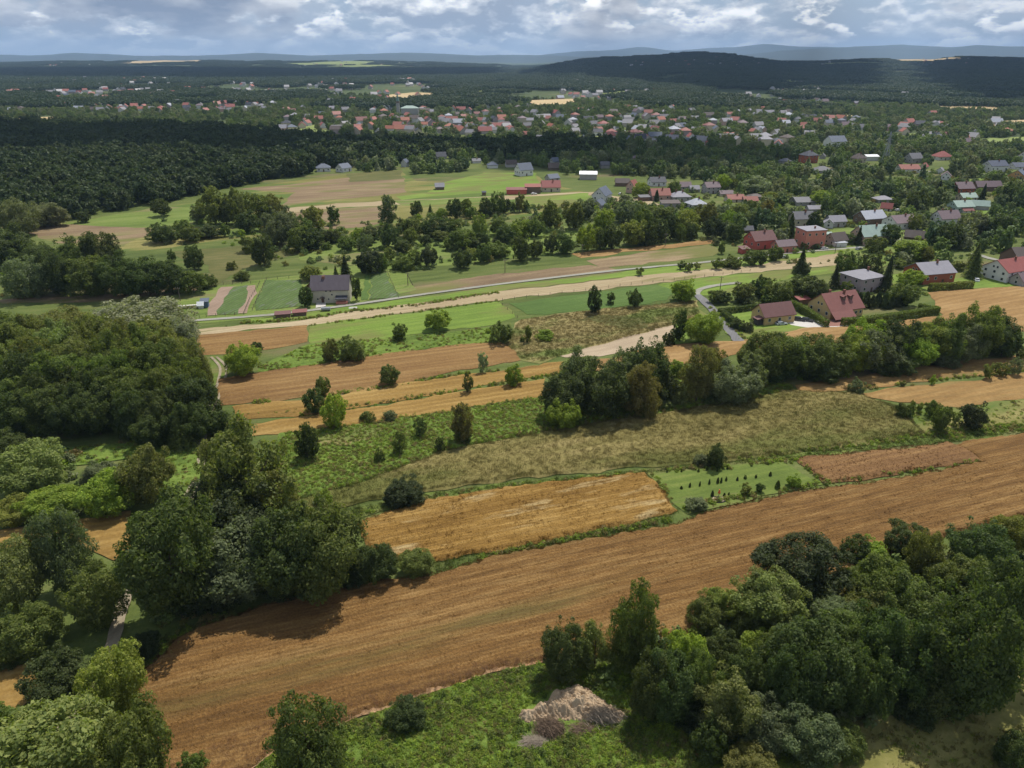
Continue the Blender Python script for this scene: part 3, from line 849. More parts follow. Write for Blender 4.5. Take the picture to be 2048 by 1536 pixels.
def crown_points(kind, n, rng):
    if kind == 'spruce':
        P, NR = [], []
        z = 1 - 2 * rng.random(n) ** 0.62
        tier = np.round(z * 9) / 9
        z = tier + rng.normal(size=n) * 0.03
        a = rng.random(n) * 2 * math.pi
        a = np.round(a / (2 * math.pi / 11) + tier * 3.3) * (2 * math.pi / 11) + rng.normal(size=n) * 0.12
        R = (1 - z) / 2 * (0.85 + 0.25 * np.sin(a * 3 + tier * 20)) + 0.03
        q = np.sqrt(rng.random(n))
        r = R * q
        P = np.stack([r * np.cos(a), r * np.sin(a), z - q * q * R * 0.30], 1)
        NR = np.stack([np.cos(a) * .5, np.sin(a) * .5, np.full(n, .85)], 1) + rng.normal(size=(n, 3)) * .3
        return np.clip(P, -1, 1), unit(NR)
    if kind == 'thuja':
        z = rng.random(n) * 2 - 1
        a = rng.random(n) * 2 * math.pi
        R = np.minimum(1, 1.15 * np.sqrt(np.maximum(0, (1 - z) / 2))) * (0.9 + .1 * np.sin(a * 5 + z * 7))
        r = R * (0.75 + 0.25 * rng.random(n))
        P = np.stack([r * np.cos(a), r * np.sin(a), z], 1)
        NR = np.stack([np.cos(a), np.sin(a), np.full(n, .35)], 1) + rng.normal(size=(n, 3)) * .45
        return P, unit(NR)
    # lobed crowns: leaves on the outside of many overlapping boughs
    if kind == 'tall':
        L = 26
        z = np.linspace(-0.85, 0.85, L) + rng.normal(size=L) * .05
        env = np.sqrt(np.maximum(0.03, 1 - (np.abs(z + .30) / 1.28) ** 1.9))
        a = np.arange(L) * 2.4 + rng.normal(size=L) * .5
        rr = 0.62 * env * np.sqrt(rng.random(L) * .7 + .3)
        C = np.stack([rr * np.cos(a), rr * np.sin(a), z], 1)
        R = 0.30 * env * (0.8 + .5 * rng.random(L)) + .05
        R3 = np.stack([R, R, R * .75], 1)
    elif kind == 'bush':
        L = 16
        d = unit(rng.normal(size=(L, 3)))
        d[:, 2] = np.abs(d[:, 2]) * 1.1 - .45
        C = d * np.array([.62, .62, .7])
        R = .34 + .16 * rng.random(L)
        R3 = np.stack([R, R, R * 1.05], 1)
    elif kind == 'sparse':
        L = 34
        d = unit(rng.normal(size=(L, 3)))
        d[:, 2] = d[:, 2] * .9 + .12
        C = d * (0.45 + .45 * rng.random(L))[:, None]
        R = .15 + .13 * rng.random(L)
        R3 = np.stack([R, R, R], 1)
    elif kind == 'willow':
        L = 30
        d = unit(rng.normal(size=(L, 3)))
        d[:, 2] = d[:, 2] * .75 + .2
        C = d * (0.55 + .2 * rng.random(L))[:, None]
        R = .2 + .16 * rng.random(L)
        R3 = np.stack([R, R, R * 1.0], 1)
    else:
        L = 22
        d = unit(rng.normal(size=(L, 3)))
        d[:, 2] = d[:, 2] * .85 + .1
        C = d * (0.50 + .18 * rng.random(L))[:, None]
        C[0] = 0
        R = .24 + .2 * rng.random(L)
        R[0] = .6
        R3 = np.stack([R, R, R * .9], 1)
    # shoots that break the outline
    T = 12 if kind != 'tall' else 9
    td = unit(rng.normal(size=(T, 3)))
    td[:, 2] = td[:, 2] * .8 + .25
    if kind == 'tall':
        tz = rng.random(T) * 1.7 - .75
        te = np.sqrt(np.maximum(.04, 1 - (np.abs(tz + .25) / 1.3) ** 2))
        ta = rng.random(T) * 6.283
        TC = np.stack([te * .82 * np.cos(ta), te * .82 * np.sin(ta), tz], 1)
    else:
        TC = td * (.80 + .22 * rng.random(T))[:, None]
    tr_ = .09 + .07 * rng.random(T)
    C = np.concatenate([C, TC])
    R3 = np.concatenate([R3, np.stack([tr_, tr_, tr_ * 1.25], 1)])
    L += T
    # sprays: small clumps of leaves standing on the boughs
    M = int(min(170, max(46, n / 60)))
    w = R3[:, 0] ** 2
    k = rng.choice(L, M * 4, p=w / w.sum())
    d = unit(rng.normal(size=(M * 4, 3)))
    d[:, 2] = d[:, 2] * .9 + .12
    Q = C[k] + d * R3[k]
    keep = np.ones(len(Q), bool)
    for i in range(L):
        keep &= ~((((Q - C[i]) / R3[i]) ** 2).sum(1) < .72) | (k == i)
    Q = Q[keep][:M]
    qr = (.085 + .10 * rng.random(len(Q))) * (1.15 if n > 3000 else 1.35)
    nf = int(n * .26)
    j = rng.choice(len(Q), n - nf, p=qr ** 2 / (qr ** 2).sum())
    e = unit(rng.normal(size=(n - nf, 3)) + unit(Q[j]) * .55 + np.array([0, 0, .30]))
    P1 = Q[j] + e * (qr[j] * (.55 + .6 * rng.random(n - nf)))[:, None]
    N1 = e * .8 + rng.normal(size=e.shape) * .45 + np.array([0, 0, .2])
    k = rng.choice(L, nf, p=w / w.sum())
    d = unit(rng.normal(size=(nf, 3)))
    P2 = C[k] + d * R3[k] * (.75 + .3 * rng.random(nf))[:, None]
    N2 = d + rng.normal(size=d.shape) * .4
    return np.concatenate([P1, P2]), unit(np.concatenate([N1, N2]))


def crown_mesh(name, kind, n, size, seed, mat=None, asp=1.3):
    rng = np.random.RandomState(seed)
    P, NR = crown_points(kind, n, rng)
    lo, hi = np.percentile(P, .6, 0), np.percentile(P, 99.4, 0)
    c, h = (lo + hi) / 2, (hi - lo) / 2
    P = (P - c) / h
    return quad_mesh(name, cards(P, NR, size, rng, asp), mat or LEAF)


CROWNS = {}
for kind, seeds in (('round', (1, 2, 3, 4)), ('tall', (11, 12)), ('bush', (21, 22)), ('sparse', (31, 32)), ('willow', (41, 42)), ('spruce', (51,)), ('thuja', (61,))):
    for i, s in enumerate(seeds):
        CROWNS[kind, i, 'near'] = crown_mesh(f'{kind}_crown_fine', kind, 22000 if kind != 'sparse' else 15000, .0285, s)
        CROWNS[kind, i, 'mid'] = crown_mesh(f'{kind}_crown', kind, 6000 if kind != 'sparse' else 4000, .051, s + 100)
        CROWNS[kind, i, 'far'] = crown_mesh(f'{kind}_crown_coarse', kind, 1500, .10, s + 200)
NVAR = dict(round=4, tall=2, bush=2, sparse=2, willow=2, spruce=1, thuja=1)


def trunk_mesh(seed, limbs):
    rng = random.Random(seed)
    parts = []
    p, r = Vector((0, 0, -.03)), .030
    pts = [p]
    for i in range(5):
        q = Vector((rng.uniform(-.02, .02), rng.uniform(-.02, .02), (i + 1) / 5 * (.95 if limbs else 1)))
        parts.append(tube(p, q, r, r * .78, 7))
        p, r = q, r * .78
        pts.append(q)
    for i in range(limbs):
        b = pts[1].lerp(pts[4], (i + .5) / limbs)
        a = i * 2.4 + rng.random()
        e = b + Vector((math.cos(a) * .28, math.sin(a) * .28, .22 + .1 * rng.random()))
        m = b.lerp(e, .5) + Vector((0, 0, -.03))
        parts += [tube(b, m, .014, .010, 5), tube(m, e, .010, .003, 5)]
    return new_mesh('trunk', *join(*parts), [BARK], True)


TRUNKS = [trunk_mesh(s, 6) for s in (1, 2, 3)]
STEM = trunk_mesh(4, 0)

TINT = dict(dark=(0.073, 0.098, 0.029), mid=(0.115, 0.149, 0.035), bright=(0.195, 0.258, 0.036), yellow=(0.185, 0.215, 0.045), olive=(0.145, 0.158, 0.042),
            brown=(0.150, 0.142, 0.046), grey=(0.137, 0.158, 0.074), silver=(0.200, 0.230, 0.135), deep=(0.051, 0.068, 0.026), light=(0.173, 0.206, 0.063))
TWORD = dict(dark='dark green', mid='mid green', bright='bright green', yellow='yellow-green', olive='olive green', brown='brownish green', grey='grey-green',
             silver='pale silvery', deep='very dark', light='light green')
KNOUN = dict(round='round tree', tall='slender tree', bush='low shrub', sparse='airy tree', willow='feathery tree', spruce='pointed conifer', thuja='columnar conifer')
KNAME = dict(round='broadleaf_tree', tall='slender_tree', bush='bush', sparse='open_crowned_tree', willow='feathery_tree', spruce='conifer_tree', thuja='columnar_conifer')
KCAT = dict(bush='bush')
TREES = []


def add(place, items, ox=0.0, oy=0.0, s=1.0, group=None, label=None):
    """items: (centre x, top, bottom, width, kind, tint) of the visible outline, in pixels of a crop with origin ox, oy and scale s"""
    for it in items:
        cx, yt, yb, w, kind, tint = it[:6]
        TREES.append(dict(cx=ox + cx * s, yt=oy + yt * s, yb=oy + yb * s, w=w * s, kind=kind, tint=tint, place=place, group=group or 'trees ' + place, label=it[6] if len(it) > 6 else label))


def fit(cx, yt, yb, w, clearf):
    t = gdepth(cx, max(yb, 200))
    dm = ray(cx, (yt + yb) / 2)
    a = math.atan2(-dm[2], math.hypot(dm[0], dm[1]))
    r = rz = 1
    for _ in range(8):
        s = t / F
        r = w / 2 * s
        S = (yb - yt) / 2 * s
        rz = math.sqrt(max(S * S - (r * math.sin(a)) ** 2, (.5 * r) ** 2)) / math.cos(a)
        zc = rz * (1 + clearf)
        t = (zc - CH) / dm[2]
    return dm[0] * t, dm[1] * t, zc, r, rz


CLEAR = dict(round=.08, tall=.04, bush=-.08, sparse=.2, willow=.08, spruce=.10, thuja=0.0)
crop4 = dict(ox=600, oy=250, s=.3418)
crop5 = dict(ox=1100, oy=200, s=.2441)
crop6 = dict(ox=1548, oy=200, s=.2441)
crop7 = dict(ox=1350, oy=480, s=.3408)
cropR = dict(ox=1050, oy=1000, s=.4873)

# bottom left corner
add('in the bottom left corner', [
    (90, 1392, 1640, 250, 'round', 'light'), (265, 1412, 1620, 140, 'round', 'mid'), (222, 1288, 1445, 118, 'round', 'yellow'), (108, 1298, 1412, 125, 'round', 'dark'),
    (45, 1208, 1315, 125, 'round', 'mid'), (190, 1125, 1255, 112, 'round', 'mid'), (122, 1010, 1188, 104, 'tall', 'grey'), (30, 1078, 1230, 112, 'round', 'light'),
    (20, 1255, 1330, 90, 'bush', 'dark'), (-20, 1400, 1560, 140, 'round', 'mid'), (288, 1258, 1312, 66, 'bush', 'deep')])
# big clump left of the middle
add('in the dark clump beside the wheat', [
    (338, 992, 1245, 182, 'round', 'dark'), (462, 948, 1130, 205, 'round', 'deep'), (498, 832, 1075, 180, 'sparse', 'olive', 'tall loose yellow-tinged tree rising from the dark clump'),
    (485, 1045, 1205, 170, 'round', 'grey'), (572, 1020, 1200, 160, 'round', 'dark'), (645, 1000, 1190, 165, 'round', 'mid'), (748, 1078, 1165, 84, 'round', 'dark'),
    (680, 1090, 1178, 90, 'bush', 'deep'), (420, 1110, 1230, 120, 'bush', 'deep'), (545, 930, 1080, 110, 'tall', 'olive'), (590, 1110, 1200, 120, 'bush', 'deep'), (440, 865, 990, 90, 'sparse', 'olive')])
add('at the edge of the golden wheat field', [
    (830, 1094, 1156, 70, 'round', 'mid', 'small dense tree at the lower left corner of the golden wheat'), (645, 977, 1010, 36, 'round', 'bright', 'little leafy tree at the tip of the hay meadow behind the dark clump'),
    (808, 953, 1013, 80, 'bush', 'deep', 'dark grey domed shrub above the golden wheat field')])
add('along the bottom edge', [
    (612, 1383, 1600, 155, 'tall', 'mid', 'single leafy cone shaped tree at the bottom edge of the wheat'), (812, 1393, 1462, 76, 'bush', 'dark', 'dark rounded shrub in the weeds beside the cone shaped tree'),
    (385, 1502, 1570, 56, 'round', 'mid', 'small tree top poking up at the wheat field bottom margin')])
# left, between track and corner
add('left of the dirt track', [
    (62, 885, 990, 128, 'round', 'light'), (26, 988, 1050, 84, 'round', 'yellow'), (102, 968, 1042, 108, 'round', 'bright'), (215, 932, 1030, 104, 'round', 'bright'),
    (288, 882, 1005, 98, 'round', 'olive'), (205, 918, 985, 85, 'round', 'grey'), (302, 823, 898, 76, 'round', 'dark'), (358, 822, 895, 62, 'spruce', 'mid'),
    (10, 860, 935, 90, 'round', 'dark'), (438, 812, 875, 58, 'bush', 'dark')])
# the wood on the left
rw = random.Random(5)
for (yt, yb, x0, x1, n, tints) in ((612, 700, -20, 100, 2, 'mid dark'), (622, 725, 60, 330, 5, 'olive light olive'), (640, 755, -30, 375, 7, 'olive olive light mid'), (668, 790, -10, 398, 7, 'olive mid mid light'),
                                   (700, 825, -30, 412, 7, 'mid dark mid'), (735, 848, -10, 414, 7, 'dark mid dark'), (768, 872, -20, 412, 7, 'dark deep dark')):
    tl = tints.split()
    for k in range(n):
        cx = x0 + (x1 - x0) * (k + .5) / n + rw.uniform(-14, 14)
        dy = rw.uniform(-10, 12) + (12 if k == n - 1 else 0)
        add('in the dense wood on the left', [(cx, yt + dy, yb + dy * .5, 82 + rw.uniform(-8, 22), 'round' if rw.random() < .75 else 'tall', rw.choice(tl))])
add('at the back edge of the left wood', [(285, 600, 700, 185, 'willow', 'silver', 'broad pale flowering tree at the back of the left wood'), (357, 638, 725, 76, 'willow', 'silver', 'smaller pale flowering tree at the right end of the wood'),
                                         (130, 615, 690, 120, 'willow', 'olive', 'feathery olive tree behind the left wood')])
# centre clump
add('in the clump at the centre', [
    (1127, 745, 838, 84, 'round', 'dark'), (1165, 688, 800, 82, 'sparse', 'grey'), (1208, 718, 835, 108, 'round', 'dark'), (1292, 678, 795, 95, 'round', 'dark'),
    (1282, 724, 834, 80, 'tall', 'brown'), (1326, 735, 805, 54, 'round', 'dark'), (1250, 700, 800, 80, 'round', 'grey'), (1128, 795, 858, 66, 'round', 'bright'),
    (1350, 718, 756, 38, 'bush', 'bright'), (1355, 764, 808, 44, 'round', 'light'), (1398, 690, 805, 66, 'tall', 'brown'), (1428, 692, 760, 52, 'tall', 'olive'),
    (1467, 720, 806, 98, 'round', 'grey'), (1503, 703, 785, 60, 'tall', 'grey'), (1332, 798, 818, 34, 'bush', 'light'), (1286, 800, 838, 16, 'tall', 'mid'), (1420, 780, 808, 40, 'bush', 'mid')])
# belt below the yellow house
add('in the tree belt below the yellow house', [
    (1528, 664, 758, 95, 'round', 'mid'), (1572, 660, 752, 90, 'round', 'mid'), (1622, 668, 752, 92, 'round', 'mid'), (1668, 668, 748, 86, 'round', 'mid'), (1715, 668, 744, 80, 'round', 'bright'),
    (1736, 636, 720, 80, 'round', 'bright'), (1758, 656, 742, 96, 'sparse', 'grey'), (1800, 632, 728, 86, 'round', 'dark'), (1832, 662, 736, 80, 'round', 'bright'), (1858, 640, 724, 84, 'round', 'yellow'),
    (1890, 622, 724, 84, 'round', 'mid'), (1925, 640, 722, 84, 'round', 'grey'), (1958, 608, 714, 84, 'round', 'mid'), (1990, 622, 708, 78, 'round', 'dark'), (2012, 650, 712, 60, 'round', 'dark'),
    (1550, 715, 760, 80, 'bush', 'dark'), (1640, 712, 756, 90, 'bush', 'dark'), (1780, 700, 744, 90, 'bush', 'dark'), (1880, 690, 730, 80, 'bush', 'grey')])
# bottom right clump
add('in the large clump at bottom right', [
    (160, 498, 735, 185, 'round', 'dark'), (290, 492, 690, 160, 'sparse', 'olive'), (455, 338, 690, 205, 'tall', 'mid'), (660, 518, 720, 170, 'round', 'bright'),
    (590, 590, 890, 240, 'round', 'dark'), (740, 388, 530, 145, 'round', 'mid'), (815, 345, 490, 140, 'round', 'yellow'), (1010, 258, 530, 300, 'sparse', 'light'), (1020, 300, 540, 240, 'round', 'light'),
    (1140, 112, 410, 335, 'round', 'deep'), (1265, 388, 565, 180, 'round', 'grey'), (820, 538, 700, 155, 'round', 'dark'), (960, 535, 695, 175, 'round', 'bright'),
    (920, 448, 570, 130, 'round', 'mid'), (1165, 495, 860, 335, 'round', 'dark'), (1390, 585, 890, 225, 'round', 'dark'), (830, 675, 955, 265, 'sparse', 'light'),
    (1000, 800, 1020, 230, 'round', 'grey'), (1170, 828, 1070, 260, 'round', 'grey'), (1450, 225, 460, 235, 'round', 'mid'), (1360, 138, 255, 112, 'round', 'dark'),
    (1430, 160, 265, 115, 'round', 'bright'), (1570, 92, 240, 160, 'round', 'dark'), (1640, 112, 340, 160, 'tall', 'olive'), (1600, 298, 570, 265, 'round', 'mid'),
    (1520, 408, 810, 310, 'round', 'dark'), (1820, 345, 890, 370, 'round', 'dark'), (1870, 85, 310, 245, 'round', 'dark'), (2000, 45, 230, 170, 'round', 'yellow'),
    (1970, 205, 670, 265, 'round', 'dark'), (1760, 225, 430, 210, 'round', 'mid'), (750, 900, 1075, 125, 'bush', 'dark'), (930, 1010, 1165, 225, 'bush', 'olive'),
    (520, 640, 900, 160, 'round', 'dark'), (700, 620, 860, 160, 'round', 'mid'), (900, 620, 820, 160, 'round', 'dark'), (1050, 520, 760, 210, 'round', 'mid'), (1270, 520, 760, 190, 'round', 'dark'),
    (1330, 430, 640, 210, 'round', 'mid'), (1100, 600, 900, 210, 'round', 'dark'), (1650, 560, 860, 250, 'round', 'dark'), (1900, 560, 860, 230, 'round', 'mid'), (1700, 400, 620, 210, 'round', 'dark'),
    (1850, 250, 460, 210, 'round', 'mid'), (1400, 330, 520, 190, 'round', 'olive'), (870, 760, 960, 160, 'round', 'mid'), (1560, 470, 700, 220, 'round', 'mid'), (1280, 640, 860, 200, 'round', 'dark'),
    (2025, 945, 1125, 150, 'bush', 'dark'), (700, 800, 960, 170, 'bush', 'deep'), (1300, 900, 1060, 180, 'bush', 'mid'), (1600, 760, 900, 200, 'bush', 'deep')], **cropR)
# single trees between the fields
add('among the grain strips', [
    (485, 686, 750, 70, 'round', 'bright', 'bright round walnut like tree left of the first brown grain strip'), (513, 683, 706, 22, 'round', 'dark', 'small dark tree touching the bright round one by the brown field'),
    (660, 676, 724, 32, 'tall', 'olive', 'slim olive tree standing against the dark round one in the weeds'), (700, 671, 722, 58, 'round', 'mid', 'dense dark round tree beside a slim olive one on the weedy strip'),
    (800, 645, 680, 30, 'round', 'mid', 'small tree low on the mown meadow right of the dark pair'), (877, 619, 660, 50, 'round', 'bright', 'bright spreading tree alone on the mown meadow'),
    (1002, 642, 687, 44, 'round', 'mid', 'bushy green tree at the right end of the weedy strip'), (977, 657, 668, 12, 'bush', 'bright', 'tiny shrub beside the bushy tree on the weedy strip'),
    (966, 704, 746, 20, 'tall', 'silver', 'thin silvery tree at the right end of the brown grain'), (935, 745, 784, 22, 'sparse', 'olive', 'thin straggly tree between the two ochre strips'),
    (1027, 727, 771, 36, 'round', 'bright', 'leafy young tree at the right end of the ochre strips'), (778, 729, 771, 40, 'round', 'mid', 'leafy tree on the balk below the brown grain strip'),
    (628, 774, 826, 42, 'round', 'dark', 'dark leaning tree between two brighter ones on the ochre balk'), (646, 752, 792, 28, 'round', 'mid', 'upper tree of the three standing on the ochre balk'),
    (667, 784, 854, 50, 'round', 'bright', 'bright forked tree lowest of three on the ochre strips'), (612, 843, 920, 46, 'tall', 'dark', 'dark cone shaped tree at the left end of the weedy slope'),
    (922, 802, 886, 46, 'tall', 'brown', 'brownish slender birch like tree on the weedy slope'), (925, 850, 888, 32, 'bush', 'dark', 'dark shrub at the foot of the brownish slender tree'),
    (839, 834, 872, 28, 'sparse', 'dark', 'small dark open tree in the middle of the weedy slope'), (798, 862, 906, 30, 'sparse', 'mid', 'small airy tree below the middle of the weedy slope'),
    (880, 874, 904, 20, 'round', 'dark', 'small dark upright shrub left of the brownish slender tree'), (760, 897, 926, 22, 'bush', 'mid', 'lone little shrub near the hay meadow top edge'),
    (735, 822, 846, 30, 'bush', 'mid', 'left shrub of two below the lowest ochre strip'), (780, 819, 843, 28, 'bush', 'grey', 'right shrub of two below the lowest ochre strip'),
    (1433, 886, 934, 36, 'round', 'dark', 'dark small tree on the ditch above the orchard plot'), (1404, 906, 932, 32, 'bush', 'grey', 'grey shrub leaning on the small tree above the orchard plot')])
add('by the bare soil patch', [
    (1190, 571, 626, 28, 'tall', 'deep', 'dark columnar tree beside the potato rows'), (1222, 584, 609, 16, 'tall', 'dark', 'small dark tree between the columnar and the round one'), (1270, 577, 614, 28, 'round', 'dark', 'round dark tree right of the potato rows'),
    (1365, 558, 601, 44, 'round', 'bright', 'bright leafy tree left of the top of the asphalt lane'), (1362, 618, 682, 30, 'tall', 'dark', 'dark slim tree against the bright walnut by the lane'),
    (1407, 624, 688, 72, 'round', 'bright', 'bright round walnut like tree left of the asphalt lane'), (1338, 658, 692, 24, 'bush', 'dark', 'small dark shrub at the right end of the bare soil'),
    (1090, 658, 682, 38, 'bush', 'bright', 'bright low shrub in the dry grass meadow'), (1056, 650, 686, 13, 'tall', 'mid', 'thin sapling in the dry grass meadow'), (1045, 672, 686, 10, 'bush', 'mid', 'tiny shrub below the thin sapling in dry grass')])
add('on the hay fields at right', [
    (1714, 756, 788, 30, 'bush', 'grey', 'small grey dome of a tree on the tan hay field'), (1807, 804, 838, 28, 'bush', 'mid'), (1823, 799, 836, 14, 'tall', 'mid'), (1840, 804, 829, 11, 'tall', 'light'), (1863, 799, 836, 24, 'round', 'mid'),
    (1887, 807, 863, 34, 'round', 'mid'), (1912, 824, 856, 13, 'tall', 'light'), (1945, 802, 857, 44, 'round', 'deep'), (1967, 824, 846, 22, 'bush', 'mid'), (1978, 724, 756, 22, 'sparse', 'olive'),
    (2003, 724, 752, 24, 'sparse', 'olive'), (2030, 712, 748, 32, 'sparse', 'grey'), (1866, 749, 770, 11, 'tall', 'bright'), (1805, 760, 772, 12, 'sparse', 'olive'), (2044, 690, 720, 24, 'round', 'mid')])
# lower left of the middle distance
add('in the willow thicket', [
    (55, 511, 592, 98, 'willow', 'grey'), (150, 472, 565, 76, 'round', 'dark'), (200, 463, 560, 74, 'round', 'dark'), (112, 498, 588, 74, 'round', 'dark'), (180, 512, 590, 92, 'round', 'mid'), (240, 503, 590, 92, 'round', 'dark'),
    (292, 515, 590, 84, 'round', 'dark'), (340, 520, 586, 72, 'round', 'dark'), (385, 487, 537, 38, 'round', 'dark'), (384, 540, 586, 54, 'round', 'mid'), (415, 545, 577, 34, 'bush', 'mid'), (15, 450, 530, 95, 'round', 'dark'), (62, 478, 535, 74, 'round', 'dark'), (342, 498, 522, 16, 'tall', 'dark')])
add('at the forest corner', [(30, 400, 470, 80, 'willow', 'grey'), (75, 405, 452, 80, 'willow', 'grey'), (116, 412, 450, 44, 'round', 'grey'), (164, 420, 444, 26, 'round', 'dark')])
add('on the left meadows', [
    (320, 397, 431, 36, 'round', 'dark'), (425, 372, 446, 62, 'willow', 'olive'), (470, 374, 446, 46, 'round', 'olive'), (448, 390, 446, 40, 'round', 'dark'), (398, 408, 444, 30, 'round', 'grey'), (515, 386, 440, 60, 'tall', 'mid'), (545, 388, 435, 50, 'tall', 'olive'),
    (495, 420, 462, 50, 'round', 'dark'), (320, 446, 484, 56, 'round', 'dark'), (340, 455, 480, 36, 'bush', 'dark'), (365, 438, 470, 34, 'round', 'mid'), (380, 450, 482, 46, 'round', 'mid'), (415, 448, 476, 50, 'bush', 'dark'), (448, 446, 472, 20, 'round', 'mid'),
    (557, 418, 488, 72, 'willow', 'grey'), (598, 430, 470, 44, 'round', 'mid'), (525, 463, 529, 46, 'round', 'dark'), (500, 470, 505, 40, 'bush', 'mid'), (483, 540, 561, 30, 'bush', 'mid'), (463, 522, 540, 20, 'bush', 'olive'), (600, 450, 500, 50, 'round', 'mid')])
add('beside the stone farmhouse', [
    (620, 530, 560, 42, 'round', 'yellow', 'yellow-green tree behind the stone farmhouse'), (690, 510, 555, 28, 'spruce', 'deep', 'dark spruce behind the stone farmhouse'), (671, 530, 552, 12, 'spruce', 'mid', 'small young conifer left of the farmhouse spruce'),
    (612, 570, 612, 26, 'round', 'dark', 'dark tree at the left gable of the stone farmhouse'), (712, 553, 600, 18, 'round', 'dark', 'narrow dark tree at the right gable of the farmhouse'), (740, 494, 546, 54, 'round', 'deep', 'large dark round tree above the farmhouse vegetable rows'), (762, 505, 545, 26, 'bush', 'mid', 'shrub on the right flank of the large dark round tree')])
# the long belt across the middle
add('in the long belt beyond the farmhouse', [
    (75, 472, 617, 120, 'tall', 'olive'), (195, 472, 580, 68, 'tall', 'dark'), (512, 408, 582, 108, 'tall', 'grey'), (680, 443, 535, 72, 'tall', 'dark'), (762, 463, 525, 42, 'spruce', 'mid'), (830, 484, 545, 72, 'round', 'bright'),
    (905, 428, 545, 92, 'round', 'dark'), (975, 430, 530, 72, 'tall', 'mid'), (1000, 478, 545, 62, 'round', 'mid'), (1090, 422, 530, 92, 'round', 'dark'), (1155, 388, 520, 92, 'round', 'mid'), (1200, 428, 515, 62, 'round', 'dark'),
    (1245, 450, 510, 42, 'tall', 'mid'), (1285, 393, 505, 62, 'tall', 'brown'), (1325, 438, 505, 38, 'tall', 'dark'),
    (60, 588, 720, 140, 'round', 'dark'), (175, 603, 690, 96, 'round', 'dark'), (205, 608, 680, 66, 'round', 'mid'), (270, 648, 735, 108, 'round', 'mid'), (340, 598, 680, 84, 'round', 'bright'), (410, 583, 680, 96, 'round', 'grey'),
    (385, 633, 725, 92, 'round', 'grey'), (515, 573, 710, 124, 'round', 'dark'), (600, 538, 640, 66, 'sparse', 'grey'), (650, 533, 650, 116, 'round', 'olive'), (645, 598, 690, 96, 'round', 'mid'), (790, 528, 650, 148, 'round', 'dark'),
    (810, 613, 675, 116, 'bush', 'mid'), (905, 543, 640, 106, 'round', 'mid'), (950, 605, 725, 155, 'round', 'mid'), (1000, 638, 720, 132, 'round', 'dark'), (1050, 515, 650, 86, 'round', 'yellow'), (1070, 618, 712, 84, 'round', 'dark'),
    (1165, 537, 640, 114, 'round', 'mid'), (1200, 588, 692, 124, 'round', 'dark'), (1290, 548, 650, 124, 'round', 'bright'), (1380, 540, 650, 104, 'round', 'mid'), (1465, 438, 600, 124, 'round', 'mid'), (1290, 636, 790, 112, 'round', 'dark'),
    (1170, 646, 700, 96, 'round', 'grey'), (1150, 678, 772, 145, 'round', 'mid'), (1070, 698, 802, 84, 'round', 'dark'), (1000, 712, 790, 76, 'bush', 'yellow'), (950, 723, 836, 114, 'round', 'dark'), (755, 713, 826, 98, 'round', 'deep'),
    (670, 722, 818, 74, 'round', 'mid'), (600, 755, 852, 126, 'bush', 'mid'), (525, 712, 792, 68, 'round', 'mid'), (600, 663, 748, 98, 'round', 'dark'), (1380, 668, 776, 84, 'round', 'dark'), (1465, 640, 748, 74, 'round', 'dark'),
    (1545, 623, 748, 114, 'round', 'dark'), (1600, 448, 602, 124, 'round', 'mid'), (1690, 575, 732, 124, 'round', 'bright'), (1760, 600, 730, 104, 'round', 'dark'), (1680, 428, 545, 124, 'round', 'grey'), (1830, 578, 722, 124, 'round', 'dark'),
    (1900, 438, 565, 144, 'round', 'grey'), (1950, 555, 700, 144, 'round', 'yellow'), (1780, 478, 622, 124, 'round', 'bright'), (2010, 478, 622, 104, 'round', 'mid'), (2040, 560, 702, 104, 'round', 'dark'),
    (490, 788, 842, 44, 'bush', 'mid'), (730, 640, 700, 80, 'round', 'dark'), (870, 660, 730, 70, 'round', 'mid'), (70, 670, 735, 70, 'bush', 'dark'), (150, 680, 730, 60, 'bush', 'mid')], **crop4)
add('behind the orange grain strip', [
    (690, 978, 1172, 150, 'round', 'yellow'), (800, 998, 1172, 124, 'round', 'dark'), (890, 955, 1162, 150, 'round', 'dark'), (1000, 935, 1142, 135, 'tall', 'deep'), (850, 868, 985, 180, 'round', 'mid'), (950, 880, 985, 124, 'round', 'mid'),
    (1120, 895, 1105, 200, 'round', 'yellow'), (1160, 1008, 1142, 104, 'round', 'dark'), (1280, 838, 1045, 185, 'round', 'olive'), (1350, 955, 1125, 174, 'round', 'deep'), (1470, 898, 1065, 134, 'round', 'bright'), (1512, 998, 1155, 124, 'round', 'dark'),
    (1560, 848, 1005, 165, 'round', 'olive'), (1650, 818, 955, 144, 'round', 'mid'), (1685, 898, 1045, 124, 'round', 'grey'), (1785, 815, 1025, 150, 'tall', 'brown'), (1870, 878, 1005, 124, 'round', 'mid'), (1975, 935, 1125, 90, 'spruce', 'dark'), (1060, 1010, 1150, 100, 'round', 'mid')], **crop5)
add('along the lane near the red house', [
    (1410, 1148, 1258, 52, 'tall', 'mid'), (1360, 1128, 1192, 62, 'bush', 'grey'), (1650, 1222, 1348, 124, 'round', 'mid'), (1735, 1243, 1352, 92, 'round', 'dark'), (1855, 1190, 1315, 114, 'round', 'mid'), (1495, 1270, 1378, 144, 'bush', 'mid'),
    (1370, 1293, 1378, 92, 'sparse', 'mid'), (1140, 1328, 1400, 72, 'sparse', 'mid'), (1075, 1318, 1382, 62, 'sparse', 'mid'), (1205, 1328, 1385, 52, 'sparse', 'light'), (740, 1368, 1432, 62, 'sparse', 'light')], **crop5)
